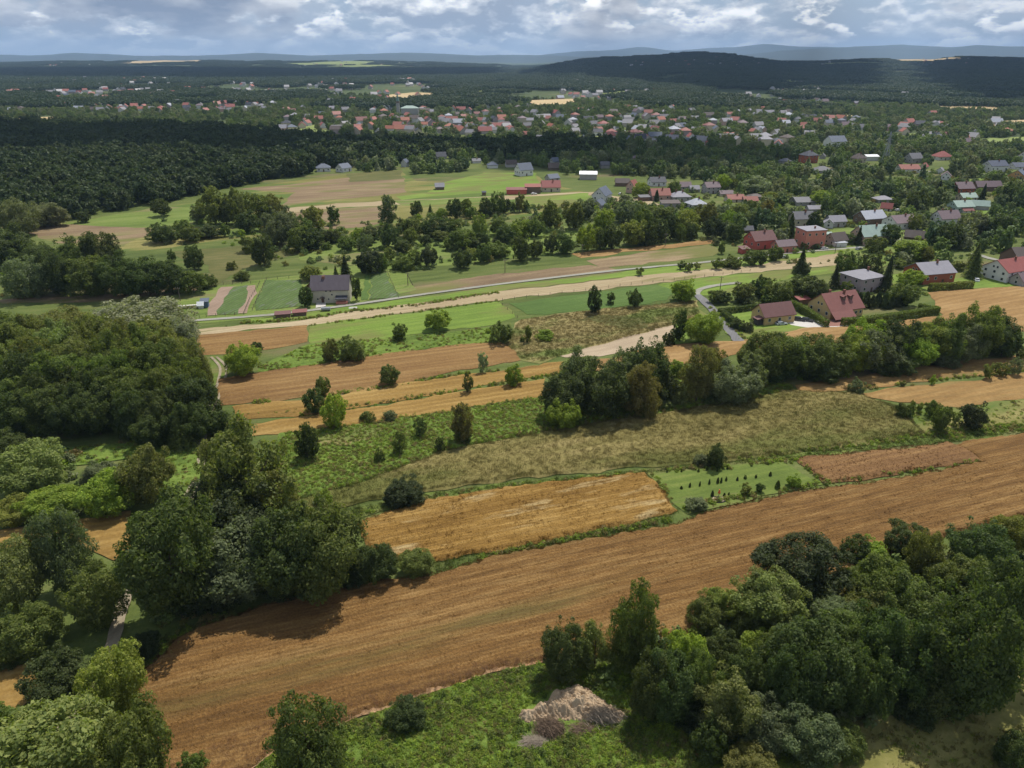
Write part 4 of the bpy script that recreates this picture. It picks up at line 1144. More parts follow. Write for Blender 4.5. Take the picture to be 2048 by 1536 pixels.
add('round the white gabled house', [(745, 668, 792, 145, 'round', 'bright', 'bright leafy tree in front of a red roofed house'), (1020, 653, 772, 104, 'round', 'mid', 'round tree right of the dark slate roofed house'), (1690, 618, 765, 230, 'willow', 'silver', 'broad silvery willow standing above the village roofs'),
    (1420, 608, 745, 124, 'round', 'bright', 'bright tree left of the broad silvery willow'), (875, 735, 830, 40, 'thuja', 'deep', 'dark columnar conifer before the pink walled house'), (1500, 640, 745, 100, 'round', 'mid', 'mid green tree touching the silvery willow on its left'), (1810, 745, 850, 140, 'round', 'yellow', 'yellow-green tree right of the long red roofs')], **crop5)
add('between the village houses', [
    (230, 1205, 1420, 115, 'spruce', 'dark'), (232, 1310, 1428, 130, 'bush', 'grey'), (600, 1238, 1436, 195, 'round', 'mid'), (700, 1030, 1182, 72, 'spruce', 'dark'), (335, 903, 1065, 124, 'round', 'deep'), (145, 935, 1125, 84, 'spruce', 'deep'),
    (960, 1008, 1175, 155, 'round', 'dark'), (840, 1108, 1245, 174, 'round', 'mid'), (1440, 1008, 1205, 225, 'round', 'dark'), (1650, 908, 1105, 200, 'round', 'grey'), (1870, 928, 1125, 245, 'round', 'dark'), (1120, 1128, 1305, 250, 'round', 'bright'),
    (1180, 728, 935, 174, 'round', 'dark'), (380, 738, 855, 174, 'round', 'bright'), (650, 728, 845, 185, 'round', 'mid'), (1660, 1178, 1372, 134, 'spruce', 'mid'), (1030, 1308, 1378, 92, 'round', 'light'), (1520, 1318, 1392, 92, 'round', 'light'),
    (1260, 1198, 1332, 104, 'round', 'olive'), (1350, 658, 825, 144, 'spruce', 'deep'), (1720, 688, 825, 74, 'spruce', 'deep'), (1490, 698, 785, 54, 'spruce', 'deep'), (1950, 668, 835, 210, 'round', 'dark'), (1300, 1030, 1150, 100, 'round', 'dark'),
    (80, 1010, 1140, 110, 'round', 'mid'), (2010, 880, 1045, 150, 'round', 'mid'), (1400, 735, 840, 90, 'round', 'grey'), (1880, 770, 850, 90, 'round', 'grey'), (1000, 790, 890, 90, 'round', 'dark'), (750, 830, 930, 140, 'round', 'dark'), (560, 850, 940, 120, 'round', 'light'), (1150, 930, 1060, 100, 'round', 'yellow'), (250, 1160, 1220, 60, 'bush', 'olive'), (620, 1090, 1180, 90, 'round', 'dark')], **crop6)
add('in the gardens round the yellow house', [
    (50, 238, 352, 124, 'round', 'bright'), (945, 143, 275, 72, 'spruce', 'deep'), (1150, 68, 245, 134, 'round', 'dark'), (1255, 82, 290, 80, 'spruce', 'deep'), (1390, 168, 262, 144, 'round', 'bright'), (1350, 238, 382, 154, 'round', 'mid'),
    (405, 243, 362, 114, 'round', 'olive'), (510, 203, 332, 114, 'round', 'dark'), (600, 228, 372, 154, 'round', 'mid'), (280, 293, 368, 94, 'round', 'dark'), (235, 288, 368, 84, 'round', 'mid'), (770, 198, 342, 174, 'round', 'dark'), (740, 280, 345, 90, 'round', 'grey'), (860, 235, 335, 110, 'round', 'grey'), (690, 260, 345, 70, 'round', 'mid'),
    (1765, 58, 218, 104, 'spruce', 'mid'), (1670, 123, 182, 62, 'round', 'light'), (1320, 108, 162, 62, 'round', 'light'), (1010, 240, 305, 64, 'sparse', 'mid'), (430, 468, 542, 64, 'bush', 'grey'), (365, 455, 525, 72, 'bush', 'dark'), (560, 300, 380, 110, 'round', 'mid'), (420, 320, 378, 110, 'bush', 'dark')], **crop7)
for (x, yt, yb, w) in ((1085, 305, 378, 46), (1125, 300, 395, 50), (1160, 322, 400, 44), (1195, 300, 392, 48), (1235, 300, 400, 54), (1275, 330, 398, 40), (1310, 310, 392, 56), (1345, 325, 385, 50), (1250, 345, 402, 60)):
    add('in the row right of the yellow house', [(x, yt, yb, w, 'thuja', rw.choice(['deep', 'dark']))], **crop7)
for (x, yb) in ((1363, 979), (1380, 975), (1400, 973), (1419, 969), (1436, 967), (1443, 966), (1453, 963), (1475, 962), (1491, 959), (1512, 957), (1541, 953)):
    add('in the middle row of the orchard plot', [(x, yb - 7 - rw.random() * 6, yb, rw.uniform(4.0, 6.5), rw.choice(['thuja', 'thuja', 'bush']), rw.choice(['deep', 'deep', 'dark']))])
for (x, yb) in ((1334, 946), (1363, 945), (1397, 945), (1414, 942), (1435, 944), (1455, 940), (1503, 934)):
    add('in the back row of the orchard plot', [(x, yb - 5 - rw.random() * 5, yb, rw.uniform(3.5, 5), rw.choice(['thuja', 'bush']), rw.choice(['deep', 'dark']))])
add('in the front of the orchard plot', [(1425, 980, 994, 7, 'thuja', 'deep'), (1449, 985, 993, 6, 'thuja', 'deep'), (1458, 984, 991, 5, 'thuja', 'deep'), (1492, 967, 990, 22, 'sparse', 'olive'), (1521, 966, 985, 18, 'round', 'dark'), (1556, 960, 978, 11, 'thuja', 'mid'), (1587, 949, 975, 27, 'round', 'bright'), (1392, 997, 1018, 42, 'bush', 'grey')])

ORD = 'first second third fourth fifth sixth seventh eighth ninth tenth eleventh twelfth thirteenth fourteenth fifteenth sixteenth seventeenth eighteenth nineteenth'.split()
TENS = {2: ('twentieth', 'twenty'), 3: ('thirtieth', 'thirty'), 4: ('fortieth', 'forty'), 5: ('fiftieth', 'fifty'), 6: ('sixtieth', 'sixty'), 7: ('seventieth', 'seventy'), 8: ('eightieth', 'eighty'), 9: ('ninetieth', 'ninety')}


def ordinal(n):
    if n < 20:
        return ORD[n - 1]
    t, u = divmod(n, 10)
    return TENS[t][0] if u == 0 else f'{TENS[t][1]}-{ORD[u - 1]}'


def build_trees():
    by = {}
    for t in TREES:
        if not t['label']:
            by.setdefault((t['place'], t['tint'], t['kind']), []).append(t)
    for (place, tint, kind), ts in by.items():
        ts.sort(key=lambda t: t['cx'])
        n = len(ts)
        for i, t in enumerate(ts):
            base = f'{TWORD[tint]} {KNOUN[kind]} {place}'
            if n == 1:
                t['label'] = base
            elif i == 0:
                t['label'] = 'leftmost ' + base
            elif i == n - 1:
                t['label'] = 'rightmost ' + base
            else:
                t['label'] = f'{base}, {ordinal(i + 1)} from the left'
    rng = random.Random(11)
    for t in TREES:
        kind = t['kind']
        x, y, zc, r, rz = fit(t['cx'], t['yt'], t['yb'], t['w'], CLEAR[kind])
        lod = 'near' if t['w'] > 62 and y < 420 and t['w'] * (1 if y < 300 else .9) > 62 else 'mid' if t['w'] > 24 else 'far'
        me = CROWNS[kind, rng.randrange(NVAR[kind]), lod]
        j = 1 + rng.uniform(-.14, .14)
        c = [v * j * (1 + rng.uniform(-.07, .07)) for v in TINT[t['tint']]]
        root = tag(obj(KNAME[kind], None, None, (x, y, 0)), t['label'], KCAT.get(kind, 'tree'), t['group'])
        root.empty_display_size = .5
        ow = 1.0 if kind in ('round', 'bush') else .95
        obj('crown' if kind != 'bush' else 'foliage', me, root, (0, 0, zc), (0, 0, rng.uniform(0, 6.28)), (r * ow, r * ow, rz * .90), c)
        if kind in ('spruce', 'thuja'):
            s = (zc + rz * .8)
            obj('trunk', STEM, root, (0, 0, 0), (0, 0, 0), (s * .7, s * .7, s))
        else:
            s = zc + rz * .35
            obj('trunk' if kind != 'bush' else 'stem', TRUNKS[rng.randrange(3)], root, (0, 0, 0), (0, 0, rng.uniform(0, 6.28)), (max(s, r * 1.6) * .8, max(s, r * 1.6) * .8, s))


build_trees()


# clipped hedges: boxes of foliage
def hedge(label, pts, width, height, tint='mid', dens=26, size=.2, name='hedge', z0=0.0):
    g = [Vector((*gp(*p), 0)) for p in pts]
    rng = np.random.RandomState(len(label))
    P, NR = [], []
    for a, b in zip(g, g[1:]):
        d = b - a
        ln = d.length
        d.normalize()
        nrm = Vector((-d.y, d.x, 0))
        for side in ('f', 'k', 't', 'e', 's'):
            area = ln * height if side in 'fk' else ln * width if side == 't' else width * height
            n = int(area * dens)
            s, h, w = rng.random(n) * ln, rng.random(n) * height, (rng.random(n) - .5) * width
            if side == 'f':
                w[:] = -width / 2; nv = -nrm
            elif side == 'k':
                w[:] = width / 2; nv = nrm
            elif side == 't':
                h[:] = height; nv = Vector((0, 0, 1))
            elif side == 'e':
                s[:] = ln; nv = d
            else:
                s[:] = 0; nv = -d
            bulge = 1 - .12 * (h / height)
            q = np.array(a)[None] + np.outer(s, d) + np.outer(w * bulge, nrm) + np.outer(h, (0, 0, 1)) + rng.normal(size=(n, 3)) * .09
            P.append(q)
            NR.append(np.array(nv)[None] * 1.0 + rng.normal(size=(n, 3)) * .55)
    P, NR = np.concatenate(P), unit(np.concatenate(NR))
    P[:, 2] = np.maximum(P[:, 2], .05)
    o = np.array(g[0])
    me = quad_mesh(name, cards(P - o, NR, size, rng), LEAF)
    return tag(obj(name, me, None, tuple(o), color=TINT[tint]), label, 'hedge')
hedge('tall clipped hedge left of the big yellow house running towards the yard', [(1566, 607), (1600, 622), (1652, 655)], 2.2, 2.6, 'mid')
hedge('long straight clipped hedge right of the big yellow house along the grain', [(1684, 653), (1730, 650), (1800, 640), (1873, 628)], 2.4, 3.0, 'mid')
hedge('clipped hedge between the asphalt lane and the small yellow house', [(1440, 628), (1460, 645), (1484, 664)], 2.2, 2.4, 'dark')
hedge('short clipped hedge behind the small yellow house', [(1450, 628), (1480, 624), (1514, 619)], 1.8, 2.2, 'dark')
hedge('clipped hedge behind the red lean-to of the yellow house', [(1586, 606), (1610, 603), (1632, 600)], 1.6, 2.0, 'mid')
hedge('row of bushy conifers below the red walled house with grey roof', [(1858, 582), (1900, 581), (1942, 577)], 2.2, 3.2, 'olive', name='conifer_hedge')
hedge('garden hedge closing the right end of the yellow house plot', [(1836, 618), (1855, 622), (1873, 627)], 1.6, 2.2, 'mid')

# ------------------------------------------------------------------ houses
FRAME_ME = None


def window_meshes():
    global FRAME_ME, PANE_ME, DOOR_ME, KNOB_ME
    parts = []
    b = .07
    o = [(-.5, 0, -.5), (.5, 0, -.5), (.5, 0, .5), (-.5, 0, .5)]
    i = [(-.5 + b, 0, -.5 + b), (.5 - b, 0, -.5 + b), (.5 - b, 0, .5 - b), (-.5 + b, 0, .5 - b)]
    V = [(x, -.06, z) for x, _, z in o] + [(x, -.06, z) for x, _, z in i] + [(x, .04, z) for x, _, z in o] + [(x, .04, z) for x, _, z in i]
    Fc = []
    for k in range(4):
        n = (k + 1) % 4
        Fc += [(k, n, 4 + n, 4 + k), (8 + k, 12 + k, 12 + n, 8 + n), (k, 8 + k, 8 + n, n), (4 + k, 4 + n, 12 + n, 12 + k)]
    FRAME_ME = new_mesh('window', V, Fc, [TRIM])
    PANE_ME = new_mesh('pane', *box(1 - 2 * b, .05, 1 - 2 * b, 0, 0, -.5 + b), [GLASS])
    DOOR_ME = new_mesh('door', *box(1, .1, 1, 0, 0, 0), [DOORM])


window_meshes()


def add_window(root, x, y, z, w, h, rz):
    f = obj('window', FRAME_ME, root, (x, y, z), (0, 0, rz), (w, 1, h))
    obj('pane', PANE_ME, f)


def gable_shell(w, d, h, rh):
    V, Fc = [], []
    for x in (-w / 2, w / 2):
        V += [(x, -d / 2, -.3), (x, d / 2, -.3), (x, d / 2, h), (x, 0, h + rh), (x, -d / 2, h)]
    Fc = [(4, 3, 2, 1, 0), (5, 6, 7, 8, 9), (0, 1, 6, 5), (0, 5, 9, 4), (1, 2, 7, 6), (2, 3, 8, 7), (3, 4, 9, 8)]
    return V, Fc


def gable_roof(w, d, h, rh, e=.5, th=.2, y_front=None):
    yf = y_front or d / 2 + e
    sl = rh / (d / 2)
    yb = d / 2 + e
    prof = [(-yf, h + rh - sl * yf), (0, h + rh), (yb, h + rh - sl * yb)]
    V = []
    for x in (-w / 2 - e, w / 2 + e):
        V += [(x, y, z + .03) for y, z in prof] + [(x, y, z + .03 + th) for y, z in prof]
    Fc = [(0, 1, 7, 6), (1, 2, 8, 7), (3, 9, 10, 4), (4, 10, 11, 5), (0, 6, 9, 3), (2, 5, 11, 8), (0, 3, 4, 1), (1, 4, 5, 2), (6, 7, 10, 9), (7, 8, 11, 10)]
    return V, Fc


def hip_roof(w, d, h, rh, e=.6):
    a, b = w / 2 + e, d / 2 + e
    rl = max(.02, (w - d) / 2)
    V = [(-a, -b, h - .1), (a, -b, h - .1), (a, b, h - .1), (-a, b, h - .1), (-a, -b, h + .12), (a, -b, h + .12), (a, b, h + .12), (-a, b, h + .12), (-rl, 0, h + rh), (rl, 0, h + rh)]
    Fc = [(3, 2, 1, 0), (0, 1, 5, 4), (1, 2, 6, 5), (2, 3, 7, 6), (3, 0, 4, 7), (4, 5, 9, 8), (5, 6, 9), (6, 7, 8, 9), (7, 4, 8)]
    return V, Fc


def shed_roof(w, d, h, rh, e=.4):
    a, b = w / 2 + e, d / 2 + e
    V = [(-a, -b, h), (a, -b, h), (a, b, h + rh), (-a, b, h + rh)]
    V += [(x, y, z + .2) for x, y, z in V]
    return V, box(1, 1, 1)[1]


RC = dict(farm=(0.092, 0.076, 0.088), plum=(0.145, 0.072, 0.066), mauve=(0.155, 0.112, 0.120), red=(0.235, 0.072, 0.062), brick=(0.25, 0.090, 0.068), grey=(0.135, 0.132, 0.142), dark=(0.05, 0.053, 0.066), slate=(0.105, 0.122, 0.158),
          brown=(0.095, 0.074, 0.066), pale=(0.34, 0.35, 0.39), mint=(0.27, 0.345, 0.30), light=(0.235, 0.225, 0.25), orange=(0.30, 0.11, 0.07), white=(0.80, 0.80, 0.80), navy=(0.075, 0.085, 0.118), rust=(0.20, 0.082, 0.070))
WC = dict(white=(0.60, 0.59, 0.56), cream=(0.50, 0.44, 0.33), yellow=(0.50, 0.36, 0.17), grey=(0.34, 0.32, 0.30), mauve=(0.33, 0.27, 0.27), red=(0.46, 0.115, 0.09), salmon=(0.50, 0.20, 0.145), brown=(0.16, 0.11, 0.08),
          stone=(0.46, 0.42, 0.34), wood=(0.15, 0.11, 0.08), pink=(0.48, 0.32, 0.26), ochre=(0.46, 0.27, 0.11), redbrown=(0.30, 0.095, 0.055), mint=(0.34, 0.42, 0.36), blue=(0.11, 0.16, 0.22))
HOUSES = []          # photo boxes, so that scattered trees do not cover them
HN = {}


def house(label, x0, x1, y0, y1, rot=14, roof='gable', rc='grey', wc='white', q=.72, frac=.56, win=(3, 2), rows=1, chim=1, name='house', cat='house', hmax=11.0, group=None, door=True, y_front=None, ribs=True):
    HOUSES.append((x0, x1, y0, y1))
    a = math.radians(rot)
    xm = (x0 + x1) / 2
    gx, gy = gp(xm, y1)
    t = gdepth(xm, y1)
    for _ in range(4):
        W = (x1 - x0) * t / F
        w = W / (abs(math.cos(a)) + q * abs(math.sin(a)))
        d = q * w
        hy = (w * abs(math.sin(a)) + d * abs(math.cos(a))) / 2
        Y = gy + hy
        X = gx * Y / gy
        t = Y * cP + CH * sP
    dd = ray(xm, y0)
    H = CH + Y / dd[1] * dd[2]
    H = min(hmax, max(2.6, H))
    if roof == 'flat':
        h, rh = H - .4, .25
    elif roof == 'shed':
        h, rh = H * .75, H * .25
    else:
        h = H * frac
        rh = H - h
        rh = min(rh, d * .62)
        h = H - rh
    root = tag(obj(name, None, None, (X, Y, 0), (0, 0, a)), label, cat, group)
    root.empty_display_size = 1
    if roof == 'gable':
        sv, rv = gable_shell(w, d, h, rh), gable_roof(w, d, h, rh, .45, .2, y_front)
    elif roof == 'hip':
        sv, rv = box(w, d, h + .3, 0, 0, -.3), hip_roof(w, d, h, rh)
    elif roof == 'shed':
        sv, rv = box(w, d, h + .3, 0, 0, -.3), shed_roof(w, d, h + .02, rh)
    else:
        sv, rv = box(w, d, h + .3, 0, 0, -.3), shed_roof(w, d, h + .02, rh)
    obj('wall', new_mesh('wall', *sv, [WALL]), root, color=WC[wc])
    ro = obj('roof', new_mesh('roof', *rv, [ROOF]), root, color=RC[rc])
    for i in range(chim):
        cx = w * (.12 if i == 0 else -.22)
        cyy = -d * .08 if i == 0 else d * .06
        zb = h + rh * .55 if roof in ('gable', 'hip') else h
        obj('chimney', new_mesh('chimney', *join(box(.75, .6, H - zb + .9, cx, cyy, zb), box(.95, .8, .14, cx, cyy, H + .9)), [BRICKM]), ro)
    px = (x1 - x0)
    if px > 22 and win:
        nf, ng = win
        for r in range(rows):
            z = (h / rows) * (r + .58)
            ww, wh = 1.25, min(1.35, h / rows * .5)
            for i in range(nf):
                xx = -w / 2 + w * (i + .5) / nf
                if door and r == 0 and i == nf // 2 and nf > 1:
                    obj('door', DOOR_ME, root, (xx, -d / 2, 0), (0, 0, 0), (1.1, 1, 2.1))
                    continue
                add_window(root, xx, -d / 2 - .02, z, ww, wh, 0)
            for i in range(ng):
                yy = -d / 2 + d * (i + .5) / ng
                add_window(root, -w / 2 - .02, yy, z, ww, wh, -math.pi / 2)
                add_window(root, w / 2 + .02, yy, z, ww, wh, math.pi / 2)
        if roof == 'gable' and rh > 2.2 and ng:
            for yy in ((-.9, .9) if d > 8 else (0,)):
                add_window(root, -w / 2 - .02, yy, h + rh * .28, .95, 1.05, -math.pi / 2)
                add_window(root, w / 2 + .02, yy, h + rh * .28, .95, 1.05, math.pi / 2)
    return root, w, d, h, rh


# foreground group
h1, w, d, h, rh = house('small yellow house with plum roof and a silver car in front', 1503, 1582, 606, 652, 17, 'gable', 'plum', 'yellow', .62, .5, (3, 0), 1, 0, door=False)
add_window(h1, -w / 2 - .02, 0, h + rh * .3, .9, 1.1, -math.pi / 2)
pv, pf = shed_roof(3.2, 2.6, 2.4, .5, .1)
obj('porch', new_mesh('porch', *join(box(3.0, 2.4, 2.4, 0, 0, -.2)), [WALL]), h1, (-w / 2 - 1.25, -d / 4, 0), (0, 0, -math.pi / 2), color=(.06, .055, .06))
obj('porch_roof', new_mesh('porch_roof', pv, pf, [ROOF]), h1, (-w / 2 - 1.3, -d / 4, 0), (0, 0, -math.pi / 2), color=RC['plum'])
h2, w, d, h, rh = house('big yellow house with steep plum red roof behind tall clipped hedges', 1617, 1714, 584, 640, 20, 'gable', 'rust', 'yellow', .78, .40, (0, 3), 1, 2, hmax=10.5, y_front=None)
add_window(h2, w * .28, -d / 2 - .02, h * .5, 1.3, 1.2, 0)
add_window(h2, w * .42, -d / 2 - .02, h * .5, 1.0, 1.2, 0)
sl = rh / (d / 2)
xs0, xs1, yb, yt_ = -w / 2 - .45, w * .12, -d / 2 - .45, -d / 2 - 3.4
zb = h + rh + sl * yb + .03
zt = zb - (yb - yt_) * sl * .85
V = [(xs0, yt_, zt), (xs1, yt_, zt), (xs1, yb, zb), (xs0, yb, zb)]
V += [(x, y, z + .2) for x, y, z in V]
obj('porch_roof', new_mesh('porch_roof', V, box(1, 1, 1)[1], [ROOF]), h2, color=RC['rust'])
for k, xx in enumerate((xs0 + .6, xs1 - .4)):
    obj('porch_post', new_mesh('porch_post', *box(.3, .3, zt + .2, xx, yt_ + .4, -.1), [WOOD]), h2)
for xx in (w * .02, w * .24):
    dz = h + rh * .62
    obj('dormer', new_mesh('dormer', *join(box(1.3, 1.6, 1.3, xx, -d * .2, dz - .4)), [WALL]), h2, color=WC['brown'])
    vv, f_ = gable_roof(1.9, 1.5, dz + .9, .5, .15, .1)
    obj('dormer_roof', new_mesh('dormer_roof', [(xx + y, -d * .2 + x, z) for x, y, z in vv], [q[::-1] for q in f_], [ROOF]), h2, color=RC['rust'])
house('low red roofed lean-to behind the hedge of the yellow house', 1588, 1616, 597, 610, 20, 'shed', 'red', 'brown', .6, .7, None, 1, 0, 'shed', 'shed')
house('mauve two storey house with pale pyramid roof among dark conifers', 1679, 1755, 538, 588, 24, 'hip', 'light', 'mauve', .9, .72, (3, 2), 2, 1)
house('red-brown house with wide pale grey roof above a conifer hedge', 1810, 1894, 524, 571, 14, 'gable', 'light', 'redbrown', .75, .58, (4, 3), 1, 1)
h5 = house('white house with red roof and brown gable stripe near the right edge', 1962, 2050, 517, 567, 22, 'gable', 'red', 'white', .75, .55, (3, 3), 2, 1)
house('dark roofed barn at the right edge behind the white house', 2006, 2080, 494, 534, 8, 'gable', 'brown', 'brown', .7, .45, None, 1, 0, 'barn', 'barn')
house('low grey barn right of the white house with red roof', 2020, 2075, 545, 575, 15, 'gable', 'mauve', 'grey', .6, .5, (2, 1), 1, 0, 'barn', 'barn')
# along the lane
house('red walled house with mauve roof by the lane', 1488, 1546, 462, 500, 18, 'gable', 'plum', 'red', .75, .55, (3, 2), 1, 1)
house('small pink house with mauve roof beside the red house', 1542, 1588, 480, 507, 16, 'gable', 'mauve', 'salmon', .65, .6, (3, 2), 1, 0)
house('tiny red shed in front of the red house', 1476, 1497, 494, 508, 18, 'shed', 'plum', 'red', .8, .7, None, 1, 0, 'shed', 'shed')
house('tall salmon box house with nearly flat roof by the lane', 1590, 1642, 456, 498, 14, 'flat', 'light', 'salmon', .8, .9, (3, 2), 2, 1)
house('low house with dark grey-brown roof right of the salmon house', 1649, 1690, 465, 494, 20, 'gable', 'brown', 'grey', .8, .5, (2, 2), 1, 0)
house('white garage in front of the low grey-brown roofed house', 1664, 1690, 483, 496, 12, 'flat', 'pale', 'white', .6, .8, None, 1, 0, 'garage', 'garage')
house('long house with wide mint grey roof by the lane bend', 1702, 1770, 450, 492, 14, 'gable', 'mint', 'pink', .65, .52, (4, 2), 1, 2)
house('white house with broad mauve roof left of the leafy gardens', 1765, 1828, 430, 461, 18, 'gable', 'mauve', 'white', .72, .55, (4, 2), 1, 1)
house('brown house with pale blue-grey roof above the mint roofed one', 1708, 1765, 421, 451, 16, 'gable', 'pale', 'brown', .7, .5, (3, 2), 1, 1)
house('low house with two pale grey roofs behind a dark hedge', 1650, 1687, 431, 455, 10, 'gable', 'light', 'grey', .7, .55, (3, 2), 1, 0)
house('small pale gabled annex beside the low grey roofed house', 1643, 1667, 437, 457, 70, 'gable', 'light', 'white', .8, .55, (1, 1), 1, 0)
house('cream house with grey roof between dark spires of conifers', 1578, 1622, 423, 455, 8, 'gable', 'grey', 'cream', .7, .58, (3, 2), 1, 1)
house('pale roofed shed above the cream grey roofed house', 1612, 1641, 411, 424, 5, 'gable', 'light', 'grey', .6, .5, None, 1, 0, 'shed', 'shed')
house('grey flat roofed house half hidden by bright trees', 1582, 1640, 394, 412, 5, 'gable', 'grey', 'grey', .6, .5, (3, 1), 1, 0)
house('white house with large plum grey roof in the orchard gardens', 1862, 1913, 421, 451, 12, 'gable', 'mauve', 'white', .75, .5, (3, 2), 1, 2)
house('mint walled house with mint green roof, front one of its pair', 1896, 1939, 401, 426, 10, 'gable', 'mint', 'mint', .75, .55, (3, 2), 1, 1)
house('mint roofed house standing behind the mint walled one', 1913, 1948, 386, 404, 8, 'gable', 'mint', 'cream', .7, .55, (3, 2), 1, 1)
house('long pale mint shed right of the mint roofed pair', 1939, 1974, 401, 421, -18, 'gable', 'mint', 'grey', .6, .5, None, 1, 0, 'barn', 'barn')
house('low house with rusty roof in front of the mint walled one', 1918, 1943, 415, 427, 10, 'gable', 'rust', 'white', .7, .5, (2, 1), 1, 0)
house('house with bright red roof below a pale hip roofed one', 1759, 1784, 406, 423, -30, 'gable', 'red', 'white', .8, .4, (2, 1), 1, 0)
house('grey house with pale hip roof under the tall feathery trees', 1746, 1780, 391, 406, 8, 'hip', 'light', 'grey', .75, .5, (3, 1), 1, 0)
house('brown house with wide grey roof left of the long barn', 1902, 1940, 364, 388, 8, 'gable', 'mauve', 'redbrown', .8, .5, (3, 2), 1, 1)
house('long low barn with mauve grey roof near the right edge', 1945, 1996, 362, 383, 3, 'gable', 'mauve', 'brown', .4, .5, None, 1, 0, 'barn', 'barn')
house('white house with mauve roof and gable to the front beside tall trees', 1878, 1902, 343, 361, 60, 'gable', 'mauve', 'white', .85, .55, (2, 2), 1, 0)
house('small pale house just behind the white gabled one', 1870, 1888, 335, 348, 50, 'gable', 'light', 'white', .85, .55, (1, 1), 1, 0)
house('white house with navy roof standing by the pale road', 1965, 2007, 321, 346, 10, 'gable', 'navy', 'white', .7, .6, (4, 2), 1, 1)
house('yellow house with slate roof at the right edge', 2011, 2060, 339, 364, 40, 'gable', 'slate', 'ochre', .8, .5, (3, 2), 1, 1)
house('low house with navy roof at the right edge behind the yellow one', 2018, 2062, 325, 339, 5, 'gable', 'navy', 'white', .6, .4, (2, 1), 1, 0)
house('white house with red roof at the far right edge', 2038, 2070, 302, 323, 15, 'gable', 'brick', 'white', .8, .5, (2, 1), 1, 0)
house('long house with light red roof among grey trees', 1792, 1834, 329, 346, 5, 'gable', 'brick', 'white', .6, .5, (4, 1), 1, 1)
house('orange red roof standing right of the long light red roof', 1836, 1857, 326, 338, 45, 'gable', 'red', 'cream', .8, .4, (1, 1), 1, 0)
house('large grey house with grey gabled roof in dark trees', 1809, 1840, 306, 327, 15, 'gable', 'grey', 'grey', .85, .5, (3, 2), 1, 0)
house('white house with dark red hip roof in dark trees', 1865, 1898, 302, 321, 10, 'hip', 'red', 'white', .8, .4, (3, 1), 1, 0)
house('cream house with brown gabled roof left of the pylon', 1700, 1729, 306, 326, 20, 'hip', 'brown', 'cream', .8, .45, (3, 2), 1, 1)
house('long white shed with pale roof left of the pylon', 1729, 1755, 310, 322, 4, 'shed', 'white', 'white', .4, .6, None, 1, 0, 'barn', 'barn')
house('tall red brick house with dark hip roof in the woods', 1598, 1632, 299, 327, 20, 'hip', 'dark', 'redbrown', .85, .62, (3, 2), 2, 1)
house('house with broad grey hip roof among trees left of the pale road', 1622, 1661, 332, 347, 12, 'hip', 'grey', 'grey', .7, .4, (3, 1), 1, 0)
house('dark hip roof peeping out of the trees left of the brick house', 1558, 1581, 316, 327, 15, 'hip', 'grey', 'grey', .7, .4, None, 1, 0)
house('small grey gabled house right of the brick house', 1637, 1652, 307, 318, 60, 'gable', 'grey', 'grey', .8, .5, None, 1, 0)
house('house with blue-grey roof above the red brick house', 1649, 1688, 271, 294, 12, 'gable', 'slate', 'white', .8, .5, None, 1, 0)
# around the white gabled house
house('white house with slate roof and gable to the front by the field', 1182, 1224, 374, 406, 62, 'gable', 'slate', 'white', .8, .5, (2, 2), 1, 0)
house('small dark roofed annex below the white gabled house', 1183, 1212, 399, 417, 60, 'gable', 'slate', 'grey', .9, .4, None, 1, 0, 'garage', 'garage')
house('barn with blank white roof standing in the trees', 1158, 1194, 344, 360, -6, 'shed', 'white', 'grey', .6, .5, None, 1, 0, 'barn', 'barn')
house('house with red gable roof half behind a bright tree', 1251, 1277, 360, 387, 55, 'gable', 'brick', 'pink', .9, .55, (2, 2), 1, 0)
house('dark slate roofed house between the two red roofed ones', 1296, 1330, 354, 373, 10, 'gable', 'dark', 'white', .8, .5, (3, 1), 1, 1)
house('pink house with red roof behind a dark columnar conifer', 1298, 1338, 377, 402, 6, 'gable', 'brick', 'pink', .75, .5, (3, 2), 1, 1)
house('grey bungalow with pale hip roof right of the pink house', 1339, 1378, 382, 404, 6, 'hip', 'light', 'grey', .8, .5, (3, 2), 1, 2)
house('white bungalow with pale blue pyramid roof above the trees', 1371, 1411, 396, 419, 18, 'hip', 'pale', 'white', .9, .45, (3, 2), 1, 1)
house('low garage with grey-brown roof in front of the grey bungalow', 1320, 1358, 402, 418, 4, 'shed', 'brown', 'grey', .5, .6, None, 1, 0, 'garage', 'garage')
house('house with mauve roof behind the grey bungalow', 1356, 1381, 364, 381, 10, 'gable', 'mauve', 'grey', .8, .5, (2, 1), 1, 0)
house('pale roofed house right of the mauve roof behind the bungalow', 1376, 1398, 371, 385, 12, 'gable', 'light', 'grey', .8, .5, (2, 1), 1, 0)
house('tall grey house with mauve roof left of the silvery willow', 1404, 1437, 364, 388, 12, 'gable', 'mauve', 'grey', .8, .6, (3, 2), 2, 1)
house('low building with mauve roof right of the tall grey house', 1436, 1465, 381, 393, 8, 'gable', 'mauve', 'cream', .6, .5, (2, 1), 1, 0)
house('long building with bright red roof under the silvery willow', 1450, 1486, 389, 405, 6, 'gable', 'brick', 'cream', .7, .45, (3, 1), 1, 1)
house('red roofed wing to the right of the long red roofed building', 1484, 1513, 393, 406, 4, 'gable', 'brick', 'cream', .7, .4, (3, 1), 1, 0)
house('brown roofed house just right of the long red roofs', 1494, 1524, 387, 400, 8, 'hip', 'brown', 'grey', .7, .5, None, 1, 0)
house('dark wooden barn in the shade of the woods', 1230, 1258, 357, 373, -3, 'gable', 'brown', 'brown', .6, .5, None, 1, 0, 'barn', 'barn')
